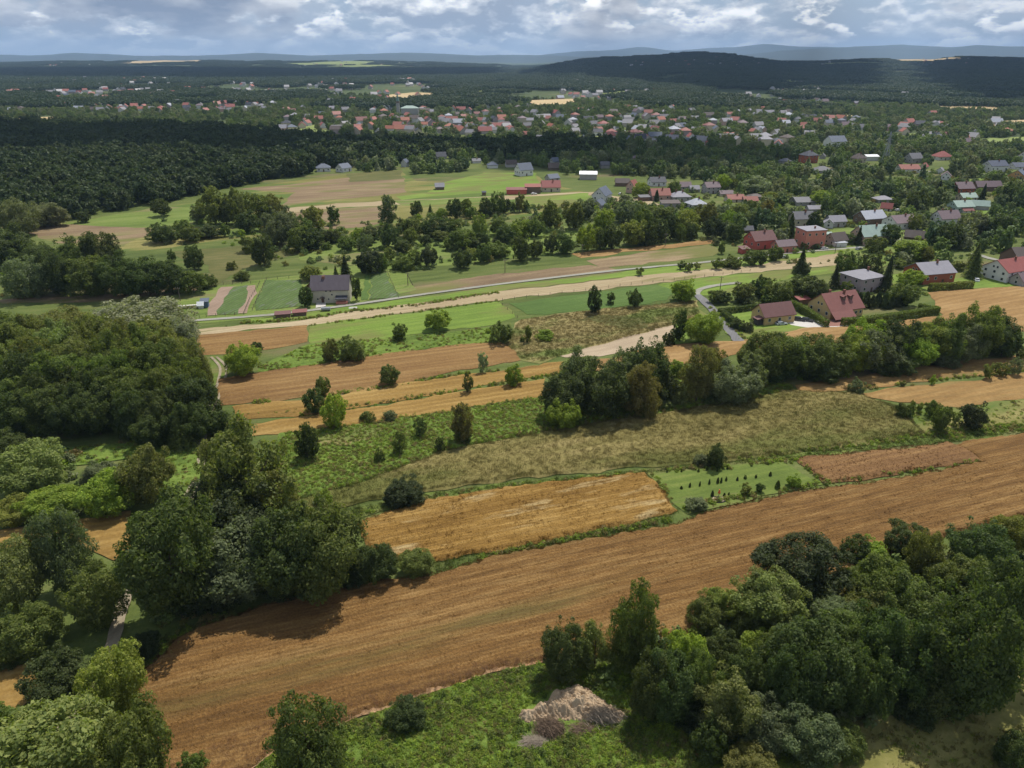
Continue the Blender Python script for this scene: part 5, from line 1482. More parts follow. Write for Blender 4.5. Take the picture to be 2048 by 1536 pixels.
house('small open carport before the pink house', 1276, 1299, 391, 403, 12, 'shed', 'grey', 'brown', .6, .7, None, 1, 0, 'carport', 'shed')
house('modern white house with slate roof and two gables at the crop field', 1029, 1066, 326, 353, 28, 'gable', 'slate', 'white', .85, .5, (3, 3), 1, 0)
house('white house with slate roof behind the modern gabled house', 1097, 1120, 315, 332, 40, 'gable', 'slate', 'white', .85, .55, (2, 2), 1, 0)
house('brown roofed barn below the white slate roofed house', 1096, 1120, 326, 341, 4, 'gable', 'brown', 'wood', .7, .4, None, 1, 0, 'barn', 'barn')
house('house with red roof at the edge of the crop field', 1082, 1120, 361, 384, 4, 'gable', 'red', 'cream', .75, .45, (3, 2), 1, 1)
house('grey house right behind the red roof at the crop field', 1090, 1119, 348, 364, 30, 'gable', 'slate', 'grey', .8, .5, (2, 1), 1, 0)
house('long low shed with faded red roof beside the crop field', 1013, 1053, 376, 389, 2, 'shed', 'rust', 'red', .35, .6, None, 1, 0, 'shed', 'shed')
house('higher shed with red and green roof at the end of the long one', 1050, 1081, 369, 387, 2, 'shed', 'brick', 'wood', .5, .6, None, 1, 0, 'shed', 'shed')
house('left one of two white grey roofed houses at the wood edge', 632, 663, 327, 344, 16, 'hip', 'slate', 'white', .75, .5, (3, 2), 1, 0)
house('right one of two white grey roofed houses at the wood edge', 673, 703, 327, 345, 55, 'gable', 'slate', 'white', .85, .5, (2, 2), 1, 0)
house('narrow white house with slate gable in the woods', 803, 818, 318, 334, 70, 'gable', 'slate', 'white', .9, .6, (1, 2), 1, 0)
house('dark roofed house with steep gables deep in the woods', 870, 894, 304, 319, 20, 'gable', 'dark', 'grey', .8, .4, None, 1, 0)
house('small grey house with white chimney in the woods', 942, 962, 317, 327, 20, 'gable', 'grey', 'white', .8, .5, None, 1, 1)
house('grey hip roofed house left of the modern gabled house', 974, 996, 323, 337, 12, 'hip', 'slate', 'white', .8, .5, None, 1, 0)
house('brown roofed house left beside the modern gabled house', 1010, 1034, 320, 335, 12, 'gable', 'brown', 'grey', .8, .5, None, 1, 0)
house('small wooden hut with grey roof in the mown clearing', 870, 889, 366, 380, 8, 'gable', 'light', 'wood', .8, .5, None, 1, 0, 'hut', 'shed')
house('little dark tool hut on the crop field edge', 964, 972, 383, 391, 5, 'shed', 'dark', 'brown', .9, .7, None, 1, 0, 'hut', 'shed')
house('little pale house beyond the white barn roof', 1200, 1218, 323, 337, 5, 'gable', 'grey', 'grey', .8, .5, None, 1, 0)
house('grey hip roof peeping out of the dark woods', 1262, 1286, 310, 321, 8, 'hip', 'mauve', 'grey', .7, .4, None, 1, 0)
house('small shed with grey roof above the red walled house', 1485, 1504, 452, 466, 6, 'gable', 'grey', 'wood', .7, .5, None, 1, 0, 'shed', 'shed')
house('low brown roofed cottage near the mint grey roofed long house', 1806, 1846, 461, 482, -25, 'gable', 'brown', 'brown', .7, .35, None, 1, 0, 'cottage', 'house')
house('white washed shed behind the long mint roofed house', 1650, 1663, 466, 476, 6, 'shed', 'mint', 'white', .7, .6, None, 1, 0, 'shed', 'shed')
# the stone farmhouse
hf, w, d, h, rh = house('stone farmhouse with wide grey mauve roof beside vegetable plots', 629, 704, 551, 607, 4, 'gable', 'farm', 'stone', .62, .56, (0, 0), 2, 0)
for xx, z, ww in ((-w * .34, h * .32, .8), (-w * .05, h * .3, .7), (w * .05, h * .62, .7), (w * .02, h * .9, .9), (-w * .1, h * .9, .9), (w * .18, h * .32, .8)):
    add_window(hf, xx, -d / 2 - .02, z, ww, .8, 0)
obj('door', DOOR_ME, hf, (-w * .21, -d / 2, 0), (0, 0, 0), (1.1, 1, 2.1))
vv, f_ = gable_roof(1.4, 1.8, 2.3, .5, .15, .1)
obj('porch_roof', new_mesh('porch_roof', [(-w * .21 + y, -d / 2 - .7 + x, z) for x, y, z in vv], [q[::-1] for q in f_], [ROOF]), hf, color=RC['brown'])
vv, f_ = shed_roof(4.6, 2.4, 2.3, .7, .1)
obj('verandah_roof', new_mesh('verandah_roof', [(w * .31 + x, -d / 2 - 1.2 + y, z) for x, y, z in vv], f_, [ROOF]), hf, color=RC['dark'])
obj('verandah_wall', new_mesh('verandah_wall', *box(4.4, 2.0, 1.1, w * .31, -d / 2 - 1.1, -.1), [WALL]), hf, color=WC['salmon'])
obj('chimney', new_mesh('chimney', *box(1.1, .8, 1.9, -w * .18, -d * .10, h + rh * .6), [BRICKM]), hf)
house('rusty roofed annex behind the stone farmhouse', 618, 662, 546, 590, 74, 'gable', 'rust', 'brown', .7, .5, None, 1, 0, 'annex', 'shed', hmax=5.5)
house('small blue shed at the end of the beehive row', 404, 419, 599, 616, 10, 'shed', 'slate', 'blue', .8, .85, None, 1, 0, 'shed', 'shed', hmax=3.4)
house('tiny white hut beside the blue shed', 398, 408, 607, 618, 10, 'gable', 'white', 'white', .8, .6, None, 1, 0, 'hut', 'shed', hmax=2.6)
house('low shed with rusty red roof below the lane, left of two', 552, 582, 627, 637, 14, 'shed', 'plum', 'brown', .45, .8, None, 1, 0, 'shed', 'shed', hmax=1.8)
house('low shed with pale rusty roof below the lane, right of two', 587, 614, 622, 633, 14, 'shed', 'rust', 'brown', .45, .8, None, 1, 0, 'shed', 'shed', hmax=1.8)
# the church and larger halls far off
hc = house('grey church hall with green copper roof in the distant village', 802, 838, 211, 230, 6, 'hip', 'mint', 'grey', .6, .72, None, 1, 0, 'church', 'church', hmax=16)[0]
tx, ty = gp(797, 230)
ct = tag(obj('church_tower', None, None, (tx, ty, 0)), 'slim grey church tower beside the green roofed hall', 'tower')
obj('shaft', new_mesh('shaft', *box(5, 5, 20, 0, 0, -.3), [WALL]), ct, color=WC['grey'])
obj('belfry', new_mesh('belfry', *join(box(6, 6, 3, 0, 0, 19.6)), [WALL]), ct, color=WC['brown'])
obj('spire', new_mesh('spire', [(-2.4, -2.4, 22.6), (2.4, -2.4, 22.6), (2.4, 2.4, 22.6), (-2.4, 2.4, 22.6), (0, 0, 38)], [(3, 2, 1, 0), (0, 1, 4), (1, 2, 4), (2, 3, 4), (3, 0, 4)], [ROOF]), ct, color=(.16, .24, .2))

# far village: shared shells, each house its own object
FARM = []
for kind in ('gable', 'gable', 'hip'):
    w_, d_, h_, r_ = (12, 9.5, 5.0, 3.8) if kind == 'gable' else (12, 10.5, 6.0, 3.2)
    if FARM and kind == 'gable':
        w_, d_, h_, r_ = 15, 9, 3.6, 4.2
    wm = new_mesh('wall', *(gable_shell(w_, d_, h_, r_) if kind == 'gable' else box(w_, d_, h_ + .3, 0, 0, -.3)), [WALL])
    rm = new_mesh('roof', *(gable_roof(w_, d_, h_, r_) if kind == 'gable' else hip_roof(w_, d_, h_, r_)), [ROOF])
    FARM.append((wm, rm))
rh_ = random.Random(77)
TAKEN = []
ROWS = {}


def far_row(place, x0, x1, y0, y1, n, red):
    k = tries = 0
    while k < n and tries < 3000:
        tries += 1
        u, v = rh_.uniform(x0, x1), rh_.uniform(y0, y1)
        if any(abs(u - a) < 13 and abs(v - b) < 6 for a, b in TAKEN) or any(a - 8 < u < b + 8 and c - 3 < v < e + 14 for a, b, c, e in HOUSES[:]):
            continue
        TAKEN.append((u, v))
        k += 1
        x, y = gpt(u, v)
        rc = rh_.choice(['red', 'brick', 'orange', 'rust']) if rh_.random() < red else rh_.choice(['grey', 'slate', 'mauve', 'dark', 'light', 'brown', 'pale'])
        wc = rh_.choice(['white', 'cream', 'grey', 'pink', 'white', 'mauve', 'cream'])
        word = 'red' if rc in ('red', 'brick', 'orange', 'rust') else 'dark' if rc in ('dark', 'brown') else 'grey'
        root = tag(obj('village_house', None, None, (x, y, terrain(x, y)), (0, 0, rh_.choice([0, 0, math.pi / 2]) + rh_.uniform(-.1, .5))),
                   f'small {word} roofed house {place}', 'house', f'{word} roofed houses {place}')
        ROWS.setdefault((place, word), []).append((u, root))
        s = rh_.uniform(.85, 1.2)
        root.scale = (s, s, s)
        wm, rm = rh_.choice(FARM)
        obj('wall', wm, root, color=WC[wc])
        obj('roof', rm, root, color=RC[rc])


far_row('in the long row at far left', 0, 560, 206, 224, 38, .45)
far_row('at the far left edge of the plain', 0, 330, 178, 200, 16, .4)
far_row('left of the distant church', 560, 790, 216, 268, 24, .45)
far_row('right of the distant church', 820, 1010, 212, 250, 26, .5)
far_row('below the distant church', 790, 1030, 240, 268, 24, .5)
far_row('in the settlement above the valley woods', 1030, 1200, 220, 262, 14, .35)
far_row('in the dense middle of the far village', 1190, 1400, 224, 290, 36, .4)
far_row('right of the middle of the far village', 1400, 1580, 226, 292, 26, .35)
far_row('in the far village at right', 1580, 1790, 236, 262, 12, .3)
far_row('by the pale fields at far right', 1800, 2048, 240, 290, 9, .2)
far_row('at the foot of the dark hill', 1320, 1900, 194, 212, 24, .25)
far_row('on the slope below the long hill', 1090, 1330, 168, 202, 26, .15)

for (place, word), hs in ROWS.items():
    hs.sort(key=lambda t: t[0])
    for i, (u, o) in enumerate(hs):
        if len(hs) > 1:
            o['label'] = f'small {word} roofed house {place}, ' + ('leftmost' if i == 0 else 'rightmost' if i == len(hs) - 1 else ordinal(i + 1) + ' from the left')
# ------------------------------------------------------------------ vehicles
def car(label, u, v, rot, color, kind='car', suv=0.0, name='parked_car'):
    x, y = gp(u, v)
    L_, W_ = 4.4, 1.8
    root = tag(obj(name, None, None, (x, y, 0.02), (0, 0, math.radians(rot))), label, kind)
    hh = 1.45 + suv
    prof = [(-L_ / 2, .35), (L_ / 2, .35), (L_ / 2, .72), (L_ / 2 - .25, .86), (.75, .95), (.15, hh), (-1.55, hh - .02), (-2.0, 1.0), (-L_ / 2, .9)]
    n = len(prof)
    V, Fc = [], []
    for s in (-1, 1):
        for px, pz in prof:
            V.append((px, s * (W_ / 2 - (.16 if pz > 1.1 else 0)), pz))
    Fc = [tuple(range(n - 1, -1, -1)), tuple(range(n, 2 * n))] + [(i, (i + 1) % n, n + (i + 1) % n, n + i) for i in range(n)]
    Fc[0], Fc[1] = Fc[0][::-1], Fc[1][::-1]
    obj('body', new_mesh('body', V, [f[::-1] for f in Fc], [CARP]), root, color=color)
    for s in (-1, 1):
        y0, y1 = s * (W_ / 2 + .005), s * (W_ / 2 - .14)
        V = [(.62, y0 * .99, .97), (.12, y1 * 1.02, hh - .08), (-1.5, y1 * 1.02, hh - .08), (-1.85, y0 * .99, 1.0)]
        V += [(a, b - s * .05, c) for a, b, c in V]
        obj('side_window', new_mesh('side_window', V, [(0, 1, 2, 3), (7, 6, 5, 4), (0, 4, 5, 1), (1, 5, 6, 2), (2, 6, 7, 3), (3, 7, 4, 0)], [GLASS]), root)
    V = [(.74, -.8, .99), (.74, .8, .99), (.19, .68, hh - .04), (.19, -.68, hh - .04)]
    V += [(a + .03, b, c + .03) for a, b, c in V]
    obj('windscreen', new_mesh('windscreen', V, box(1, 1, 1)[1], [GLASS]), root)
    V = [(-1.6, -.68, hh - .05), (-1.6, .68, hh - .05), (-2.0, .8, 1.03), (-2.0, -.8, 1.03)]
    V += [(a - .03, b, c + .03) for a, b, c in V]
    obj('rear_window', new_mesh('rear_window', V, box(1, 1, 1)[1], [GLASS]), root)
    for sx in (-1.35, 1.4):
        for s in (-1, 1):
            obj('wheel', new_mesh('wheel', *tube((sx, s * (W_ / 2 - .2), .33), (sx, s * (W_ / 2 + .02), .33), .33, .33, 14), [DARKM]), root)
    for s in (-1, 1):
        obj('headlight', new_mesh('headlight', *box(.06, .4, .14, L_ / 2, s * .62, .62), [TRIM]), root)
    return root


car('silver estate car on the grass before the small yellow house', 1562, 650, 12, (.42, .46, .48))
car('white car at the right gable of the small yellow house', 1578, 637, -50, (.7, .7, .7), suv=.2)
car('black car on the light driveway next to the white car', 1598, 642, -25, (.02, .02, .025), suv=.15)
car('dark car tucked against the clipped hedge behind the black one', 1614, 643, -30, (.03, .032, .036))
car('white van on the track below the white gabled house', 1272, 408, 20, (.7, .7, .7), 'van', .45, 'parked_van')
car('pale car in the yard left of the red roofed house', 1241, 389, 60, (.6, .6, .6))
car('white car beside the red roof at the crop field', 1068, 389, 10, (.7, .7, .7))
car('white car parked by the lane below the red house', 1566, 516, 15, (.65, .65, .65))
car('grey car by the lane in front of the mint roofed house', 1718, 500, 30, (.3, .31, .33))
car('white van in the garden right of the bright red roof', 1809, 420, 80, (.75, .75, .75), 'van', .4, 'parked_van')
car('white car in the garden beside the bright red roof', 1796, 422, 20, (.7, .7, .72))

car('red car on the pale road in the village woods', 1742, 337, -5, (.35, .04, .03))
car('white car on the pale road near the white navy roofed house', 1925, 349, 8, (.7, .7, .7))
car('dark car in the yard beside the mauve roofed white house', 1838, 462, 30, (.05, .055, .07))
car('blue car in front of the cream grey roofed house', 1632, 458, 10, (.06, .1, .2))
car('pale car beside the tall salmon box house', 1648, 499, 15, (.5, .5, .5))
car('white car at the mint roofed pair of houses', 1958, 430, 40, (.7, .7, .7))
car('white car in the yard of the white red roofed house', 1952, 562, 70, (.7, .7, .7))

# ------------------------------------------------------------------ posts, poles, hives, pylon
def pole(label, u, yb, yt, brace=False):
    x, y = gp(u, yb)
    d = ray(u, yt)
    H = max(6, CH + y / d[1] * d[2])
    root = tag(obj('utility_pole', None, None, (x, y, 0)), label, 'utility pole')
    obj('post', new_mesh('post', *tube((0, 0, -.2), (0, 0, H), .17, .11, 8), [WOOD]), root)
    obj('crossarm', new_mesh('crossarm', *box(1.8, .12, .14, 0, -.2, H - .7), [WOOD]), root)
    for s in (-.8, 0, .8):
        obj('insulator', new_mesh('insulator', *tube((s, -.2, H - .56), (s, -.2, H - .3), .07, .05, 6), [TRIM]), root)
    if brace:
        obj('brace', new_mesh('brace', *tube((2.2, .4, -.2), (.1, 0, H * .8), .15, .11, 8), [WOOD]), root)
    return (x, y, H - .5)


pole('braced wooden pole on the pinkish meadow right of the vegetable rows', 816, 571, 545, True)
pole('wooden pole on the green meadow below the long belt', 1010, 546, 518)
pole('wooden pole at the left end of the orange grain', 1164, 512, 488)
pole('wooden pole before the trees on the orange grain strip', 1330, 494, 466)
pole('wooden pole above the beehive row', 361, 602, 578)
pole('wooden pole beside the gravel loop of the asphalt lane', 1440, 580, 552)
pole('wooden pole at the corner of the red-brown house garden', 1782, 560, 528)
pole('wooden pole left of the white house with red roof', 1948, 556, 522)
pole('wooden pole in the gardens above the mint grey roof', 1800, 492, 462)
pole('short pole on the verge by the lane bend', 1670, 505, 490)

x, y = gp(1768, 332)
py = tag(obj('power_pylon', None, None, (x, y, 0), (0, 0, .4)), 'steel lattice power pylon rising from the dark trees', 'pylon')
lev = [(0, 2.6), (7, 1.9), (13, 1.4), (19, .95), (25, .55), (30, .3)]
parts = []
for (z0, a), (z1, b) in zip(lev, lev[1:]):
    c0 = [(-a, -a), (a, -a), (a, a), (-a, a)]
    c1 = [(-b, -b), (b, -b), (b, b), (-b, b)]
    for i in range(4):
        j = (i + 1) % 4
        parts.append(tube((*c0[i], z0), (*c1[i], z1), .16, .16, 4))
        parts.append(tube((*c0[i], z0), (*c1[j], z1), .09, .09, 4))
        parts.append(tube((*c0[j], z0), (*c1[i], z1), .09, .09, 4))
obj('lattice', new_mesh('lattice', *join(*parts), [STEEL]), py)
for z in (19, 23, 27):
    obj('crossarm', new_mesh('crossarm', *join(tube((-4.5, 0, z), (4.5, 0, z), .14, .14, 4), tube((-4.5, 0, z), (0, 0, z + 1.2), .09, .09, 4), tube((4.5, 0, z), (0, 0, z + 1.2), .09, .09, 4)), [STEEL]), py)

x, y = gpt(1203, 112.5)
ot = tag(obj('hilltop_tower', None, None, (x, y, terrain(x, y) + 10)), 'tiny ruin like tower on the crest of the dark hill', 'tower')
obj('wall', new_mesh('wall', *join(box(26, 18, 20, 0, 0, -4)), [WALL]), ot, color=WC['grey'])
obj('turret', new_mesh('turret', *join(box(12, 12, 32, -12, 0, -4)), [WALL]), ot, color=WC['grey'])

HIVE = new_mesh('hive_box', *box(.75, .75, .75, 0, 0, .15), [OBJC])
HLID = new_mesh('lid', *box(.9, .9, .14, 0, 0, .9), [OBJC])
for i in range(11):
    u = 357 + i * 4.1
    x, y = gp(u, 618 - i * .28)
    r = tag(obj('beehive', None, None, (x, y, 0), (0, 0, .25)), ('leftmost' if i == 0 else ordinal(i + 1) + ' from the left') + ' beehive with white lid in the row by the blue shed' if i < 10 else 'last beehive of the row, next to the tiny white hut', 'beehive', 'beehives in a row by the blue shed')
    r.scale = (1.25, 1.25, 1.25)
    obj('hive_box', HIVE, r, color=(.35, .24, .08) if i % 3 else (.4, .38, .3))
    obj('lid', HLID, r, color=(.62, .6, .52))

x, y = gp(652, 622)
tk = tag(obj('water_tank', None, None, (x, y, 0), (0, 0, .15)), 'dark lying cylinder tank on the verge below the farmhouse', 'tank')
obj('drum', new_mesh('drum', *tube((-1.7, 0, .95), (1.7, 0, .95), .75, .75, 18), [STEEL], False), tk)
for s in (-1, 1):
    obj('support', new_mesh('support', *box(.25, 1.3, .5, s * 1.1, 0, -.05), [WOOD]), tk)
x, y = gp(706, 616)
tag(obj('board_stack', new_mesh('board_stack', *join(*[box(3.2, .35, .1, 0, k * .4 - .6, .02 + .11 * (k % 2)) for k in range(4)]), [TRIM]), None, (x, y, 0), (0, 0, .15)), 'pale boards lying on the grass below the farmhouse', 'boards')


def fence(label, pts, gap=3.0, h=1.3, rails=2):
    g = [Vector((*gp(*p), 0)) for p in pts]
    root = tag(obj('fence', None, None, tuple(g[0])), label, 'fence')
    me = new_mesh('fence_post', *box(.13, .13, h + .2, 0, 0, -.2), [WOOD])
    V = []
    for a, b in zip(g, g[1:]):
        n = max(1, int((b - a).length / gap))
        for i in range(n + 1):
            p = a.lerp(b, i / n) - g[0]
            obj('fence_post', me, root, tuple(p))
        for k in range(rails):
            z = h * (.45 + .45 * k)
            obj('rail', new_mesh('rail', *tube(a - g[0] + Vector((0, 0, z)), b - g[0] + Vector((0, 0, z)), .03, .03, 4), [WOOD]), root)


fence('wire fence with wooden posts between the lane and the bare soil garden', [(413, 634), (488, 629), (500, 600), (518, 571)])
fence('low plank fence in front of the beehive row', [(372, 640), (400, 637), (413, 634)], 2.0)
fence('post fence along the back of the garden plots', [(420, 578), (447, 570), (520, 567)], 3.5)
fence('post fence between the leafy plot and the farmhouse garden', [(505, 621), (533, 560), (600, 556)], 4)
fence('thin post fence along the pale stubble strip', [(1005, 602), (1100, 590), (1240, 573), (1390, 556), (1500, 543)], 5, 1.3, 1)
fence('post fence down the right end of the mown meadow', [(995, 603), (1015, 620), (1035, 636)], 4, 1.2, 1)
fence('post fence along the vegetable rows right of the farmhouse', [(735, 547), (775, 545), (797, 596)], 4, 1.2, 1)
fence('garden fence before the mint grey roofed long house', [(1590, 500), (1650, 498), (1700, 494)], 3, 1.3, 2)

# ------------------------------------------------------------------ soil heap and brushwood in the foreground
def heap():
    rng = random.Random(8)
    cx, cy_ = gp(1142, 1415)
    n = 110
    V, Fc = [], []
    outline = [gp(*p) for p in ((1038, 1442), (1052, 1422), (1090, 1412), (1105, 1392), (1152, 1378), (1180, 1390), (1215, 1412), (1245, 1432), (1225, 1448), (1170, 1444), (1100, 1440), (1065, 1446))]
    outline = [(cx + (p[0] - cx) * 1.1, cy_ + (p[1] - cy_) * 1.2) for p in outline]
    o = np.array(outline)
    lo, hi = o.min(0) - .3, o.max(0) + .3
    nx, ny = 170, 120
    gx, gy = np.meshgrid(np.linspace(lo[0], hi[0], nx), np.linspace(lo[1], hi[1], ny))
    ins = inpoly(gx.ravel(), gy.ravel(), o)
    seg = []
    for i, (a, b) in enumerate(zip(gx.ravel(), gy.ravel())):
        dmin = min(((a - p[0]) ** 2 + (b - p[1]) ** 2) ** .5 for p in outline)
        # distance to the outline
        dm = 9
        for p, q in zip(outline, outline[1:] + outline[:1]):
            vx, vy = q[0] - p[0], q[1] - p[1]
            t = max(0, min(1, ((a - p[0]) * vx + (b - p[1]) * vy) / (vx * vx + vy * vy)))
            dm = min(dm, math.hypot(a - p[0] - vx * t, b - p[1] - vy * t))
        s = dm if ins[i] else -dm
        lump = abs(noise.noise((a * .75, b * .75, .5))) * 1.1 + abs(noise.noise((a * 1.7, b * 1.7, 3))) * .8 + abs(noise.noise((a * 5, b * 5, 8))) * .10
        z = -.1 + min(1.9, max(0, s * .8)) + (lump if s > -.1 else 0) * min(1, max(0, (s + .1) * 3))
        V.append((a - cx, b - cy_, z))
    for j in range(ny - 1):
        for i in range(nx - 1):
            k = j * nx + i
            Fc.append((k, k + 1, k + nx + 1, k + nx))
    m = ground_mat('heap_soil', (0.31, 0.22, 0.135), (0.42, 0.31, 0.20), (0.50, 0.385, 0.255), 0, (.5, .5), (1.2, 1.2), 6, bump=.6)
    tag(obj('soil_heap', new_mesh('soil_heap', V, Fc, [m]), None, (cx, cy_, 0)), 'heap of pale lumpy earth in the foreground weeds', 'soil heap')


heap()
BRUSH = paint_mat('dead_twigs', .9, .05, .5, (0.15, 0.105, 0.072), 2)
BRUSH2 = paint_mat('bleached_twigs', .9, .05, .4, (0.25, 0.205, 0.155), 2)


def brush(label, u, v, rx, ry, h, n, ax, mat, seed, z0=0.0):
    rng = random.Random(seed)
    x, y = gp(u, v)
    parts = []
    for i in range(n):
        a = ax + rng.gauss(0, .42)
        px, py = rng.gauss(0, .42) * rx, rng.gauss(0, .42) * ry
        z = max(.05, h * (1 - (px / rx) ** 2 * .8 - (py / ry) ** 2 * .8) * rng.random() ** .6)
        ln = rng.uniform(.7, 2.1)
        d = Vector((math.cos(a), math.sin(a), rng.gauss(0, .28))) * ln / 2
        p = Vector((px, py, z))
        q0, q1 = p - d, p + d
        q0.z, q1.z = max(q0.z, .0), max(q1.z, .0)
        m = (q0 + q1) / 2 + Vector((rng.gauss(0, .1), rng.gauss(0, .1), rng.gauss(.06, .1)))
        r = rng.uniform(.012, .034)
        parts += [tube(q0, m, r, r * .8, 3), tube(m, q1, r * .8, r * .3, 3)]
    tag(obj('brush_pile', new_mesh('brush_pile', *join(*parts), [mat]), None, (x, y, z0)), label, 'brush pile')


brush('largest pile of dark brown brushwood below the earth heap', 1098, 1462, 2.7, 2.0, 1.7, 1500, 2.2, BRUSH, 1)
brush('lowest left pile of cut twigs in the weeds', 1068, 1488, 2.4, 1.3, .9, 800, .3, BRUSH2, 2)
brush('pile of bleached branches on the right end of the earth heap', 1205, 1440, 3.0, 1.5, 1.4, 1000, 2.8, BRUSH2, 3, .75)
brush('flat tangle of grey twigs between the two larger brush piles', 1165, 1462, 2.8, 1.5, .8, 700, .2, BRUSH, 4)
x, y = gp(1243, 1432)
bm = bmesh.new()
bmesh.ops.create_icosphere(bm, subdivisions=3, radius=.55)
for v in bm.verts:
    v.co = Vector((v.co.x * .9, v.co.y * .8, max(-.1, v.co.z * 1.1))) * (1 + .25 * noise.noise(v.co * 2.2))
me = bpy.data.meshes.new('white_sack')
bm.to_mesh(me)
me.materials.append(TRIM)
bm.free()
tag(obj('sack', me, None, (x, y, .1)), 'crumpled white sack at the right end of the earth heap', 'sack')

# the planted ring and red marker of the orchard plot
x, y = gp(1435, 1001)
rg = tag(obj('stone_bed', None, None, (x, y, 0)), 'small stone filled bed with dark rim on the orchard plot', 'garden bed')
rim = [tube((1.9 * math.cos(a), 1.15 * math.sin(a), .22), (1.9 * math.cos(a + .42), 1.15 * math.sin(a + .42), .22), .13, .13, 6) for a in np.arange(0, 6.28, .42)]
obj('rim', new_mesh('rim', *join(*rim), [DARKM]), rg)
rng = random.Random(3)
sv = [box(.3, .26, .2, rng.uniform(-1.3, 1.3), rng.uniform(-.75, .75), .05 + rng.random() * .15) for _ in range(60)]
st = obj('stones', new_mesh('stones', *join(*sv), [GM['soil']]), rg)
st['kind'] = 'stuff'
x, y = gp(1437, 995)
mk = tag(obj('marker_post', None, None, (x, y, 0)), 'short post with an orange red top behind the stone bed', 'post')
obj('post', new_mesh('post', *tube((0, 0, -.1), (0, 0, 1.2), .06, .06, 6), [DARKM]), mk)
obj('marker', new_mesh('marker', *tube((0, 0, 1.2), (0, 0, 2.1), .32, .12, 8), [OBJC]), mk, color=(.62, .12, .04))
# ------------------------------------------------------------------ vegetation nobody could count (kind = stuff)
def rand_leaf(name, cols, trans=.25, var=.3):
    n = len(cols)
    return leaf_mat(name, [(i / max(1, n - 1), c) for i, c in enumerate(cols)], trans, var)


def scatter_obj(name, label, cat, pts, rot, scl, idx, protos):
    """one object: points that carry copies of a few small prototypes"""
    me = bpy.data.meshes.new(name)
    n = len(pts)
    me.vertices.add(n)
    me.vertices.foreach_set('co', np.asarray(pts, np.float32).ravel())
    for an, typ, dat in (('rot', 'FLOAT_VECTOR', rot), ('scl', 'FLOAT_VECTOR', scl), ('idx', 'INT', idx)):
        at = me.attributes.new(an, typ, 'POINT')
        at.data.foreach_set('value' if typ == 'INT' else 'vector', np.asarray(dat, np.int32 if typ == 'INT' else np.float32).ravel())
    me.update()
    o = tag(obj(name, me), label, cat, kind='stuff')
    col = bpy.data.collections.new(name + '_kinds')
    for i, p in enumerate(protos):
        po = bpy.data.objects.new(f'{name}_{i}', p)
        col.objects.link(po)
    ng = bpy.data.node_groups.new(name, 'GeometryNodeTree')
    ng.interface.new_socket('Geometry', in_out='INPUT', socket_type='NodeSocketGeometry')
    ng.interface.new_socket('Geometry', in_out='OUTPUT', socket_type='NodeSocketGeometry')
    gi, go = ng.nodes.new('NodeGroupInput'), ng.nodes.new('NodeGroupOutput')
    ci = ng.nodes.new('GeometryNodeCollectionInfo')
    ci.inputs['Collection'].default_value = col
    ci.inputs['Separate Children'].default_value = True
    ci.inputs['Reset Children'].default_value = True
    ip = ng.nodes.new('GeometryNodeInstanceOnPoints')
    ip.inputs['Pick Instance'].default_value = True
    L = ng.links.new
    L(gi.outputs[0], ip.inputs['Points'])
    L(ci.outputs[0], ip.inputs['Instance'])
    for an, typ, s in (('rot', 'FLOAT_VECTOR', 'Rotation'), ('scl', 'FLOAT_VECTOR', 'Scale'), ('idx', 'INT', 'Instance Index')):
        na = ng.nodes.new('GeometryNodeInputNamedAttribute')
        na.data_type = typ
        na.inputs['Name'].default_value = an
        L(na.outputs['Attribute'], ip.inputs[s])
    L(ip.outputs[0], go.inputs[0])
    md = o.modifiers.new('scatter', 'NODES')
    md.node_group = ng
    return o


def zrot(n, rng, tilt=.0):
    return np.stack([rng.normal(size=n) * tilt, rng.normal(size=n) * tilt, rng.random(n) * 6.283], 1)


def field_noise(x, y, s, seed):
    return np.array([noise.noise((a / s, b / s, seed)) for a, b in zip(x, y)])


# far woods -----------------------------------------------------------
W_DARK = rand_leaf('woodland_leaves', [(0.044, 0.066, 0.024), (0.052, 0.076, 0.025), (0.042, 0.064, 0.025), (0.058, 0.080, 0.027), (0.062, 0.080, 0.032), (0.048, 0.072, 0.026)])
W_HILL = rand_leaf('hill_leaves', [(0.035, 0.055, 0.026), (0.045, 0.067, 0.031), (0.037, 0.060, 0.031), (0.055, 0.074, 0.034)])
W_MID = rand_leaf('village_leaves', [(0.078, 0.114, 0.051), (0.118, 0.164, 0.053), (0.173, 0.231, 0.061), (0.078, 0.121, 0.053), (0.198, 0.208, 0.099), (0.133, 0.176, 0.061), (0.238, 0.254, 0.148)])


def stuff_trees(mat, tag_):
    out = []
    for i, (kind, n) in enumerate((('round', 950), ('round', 950), ('round', 950), ('tall', 950), ('sparse', 900), ('spruce', 600))):
        m = crown_mesh(f'{tag_}_crown', kind, n, .125, 300 + i, mat)
        m.materials.append(BARK)
        out.append(m)
    return out


def tree_points(p, rng, r0, r1, flat=.9):
    n = len(p)
    r = r0 + (r1 - r0) * rng.random(n) ** 1.3
    hz = r * flat * (0.85 + .45 * rng.random(n))
    z = np.array([terrain(a, b) for a, b in p]) + hz * 1.12
    return np.column_stack([p, z]), zrot(n, rng), np.column_stack([r, r, hz])


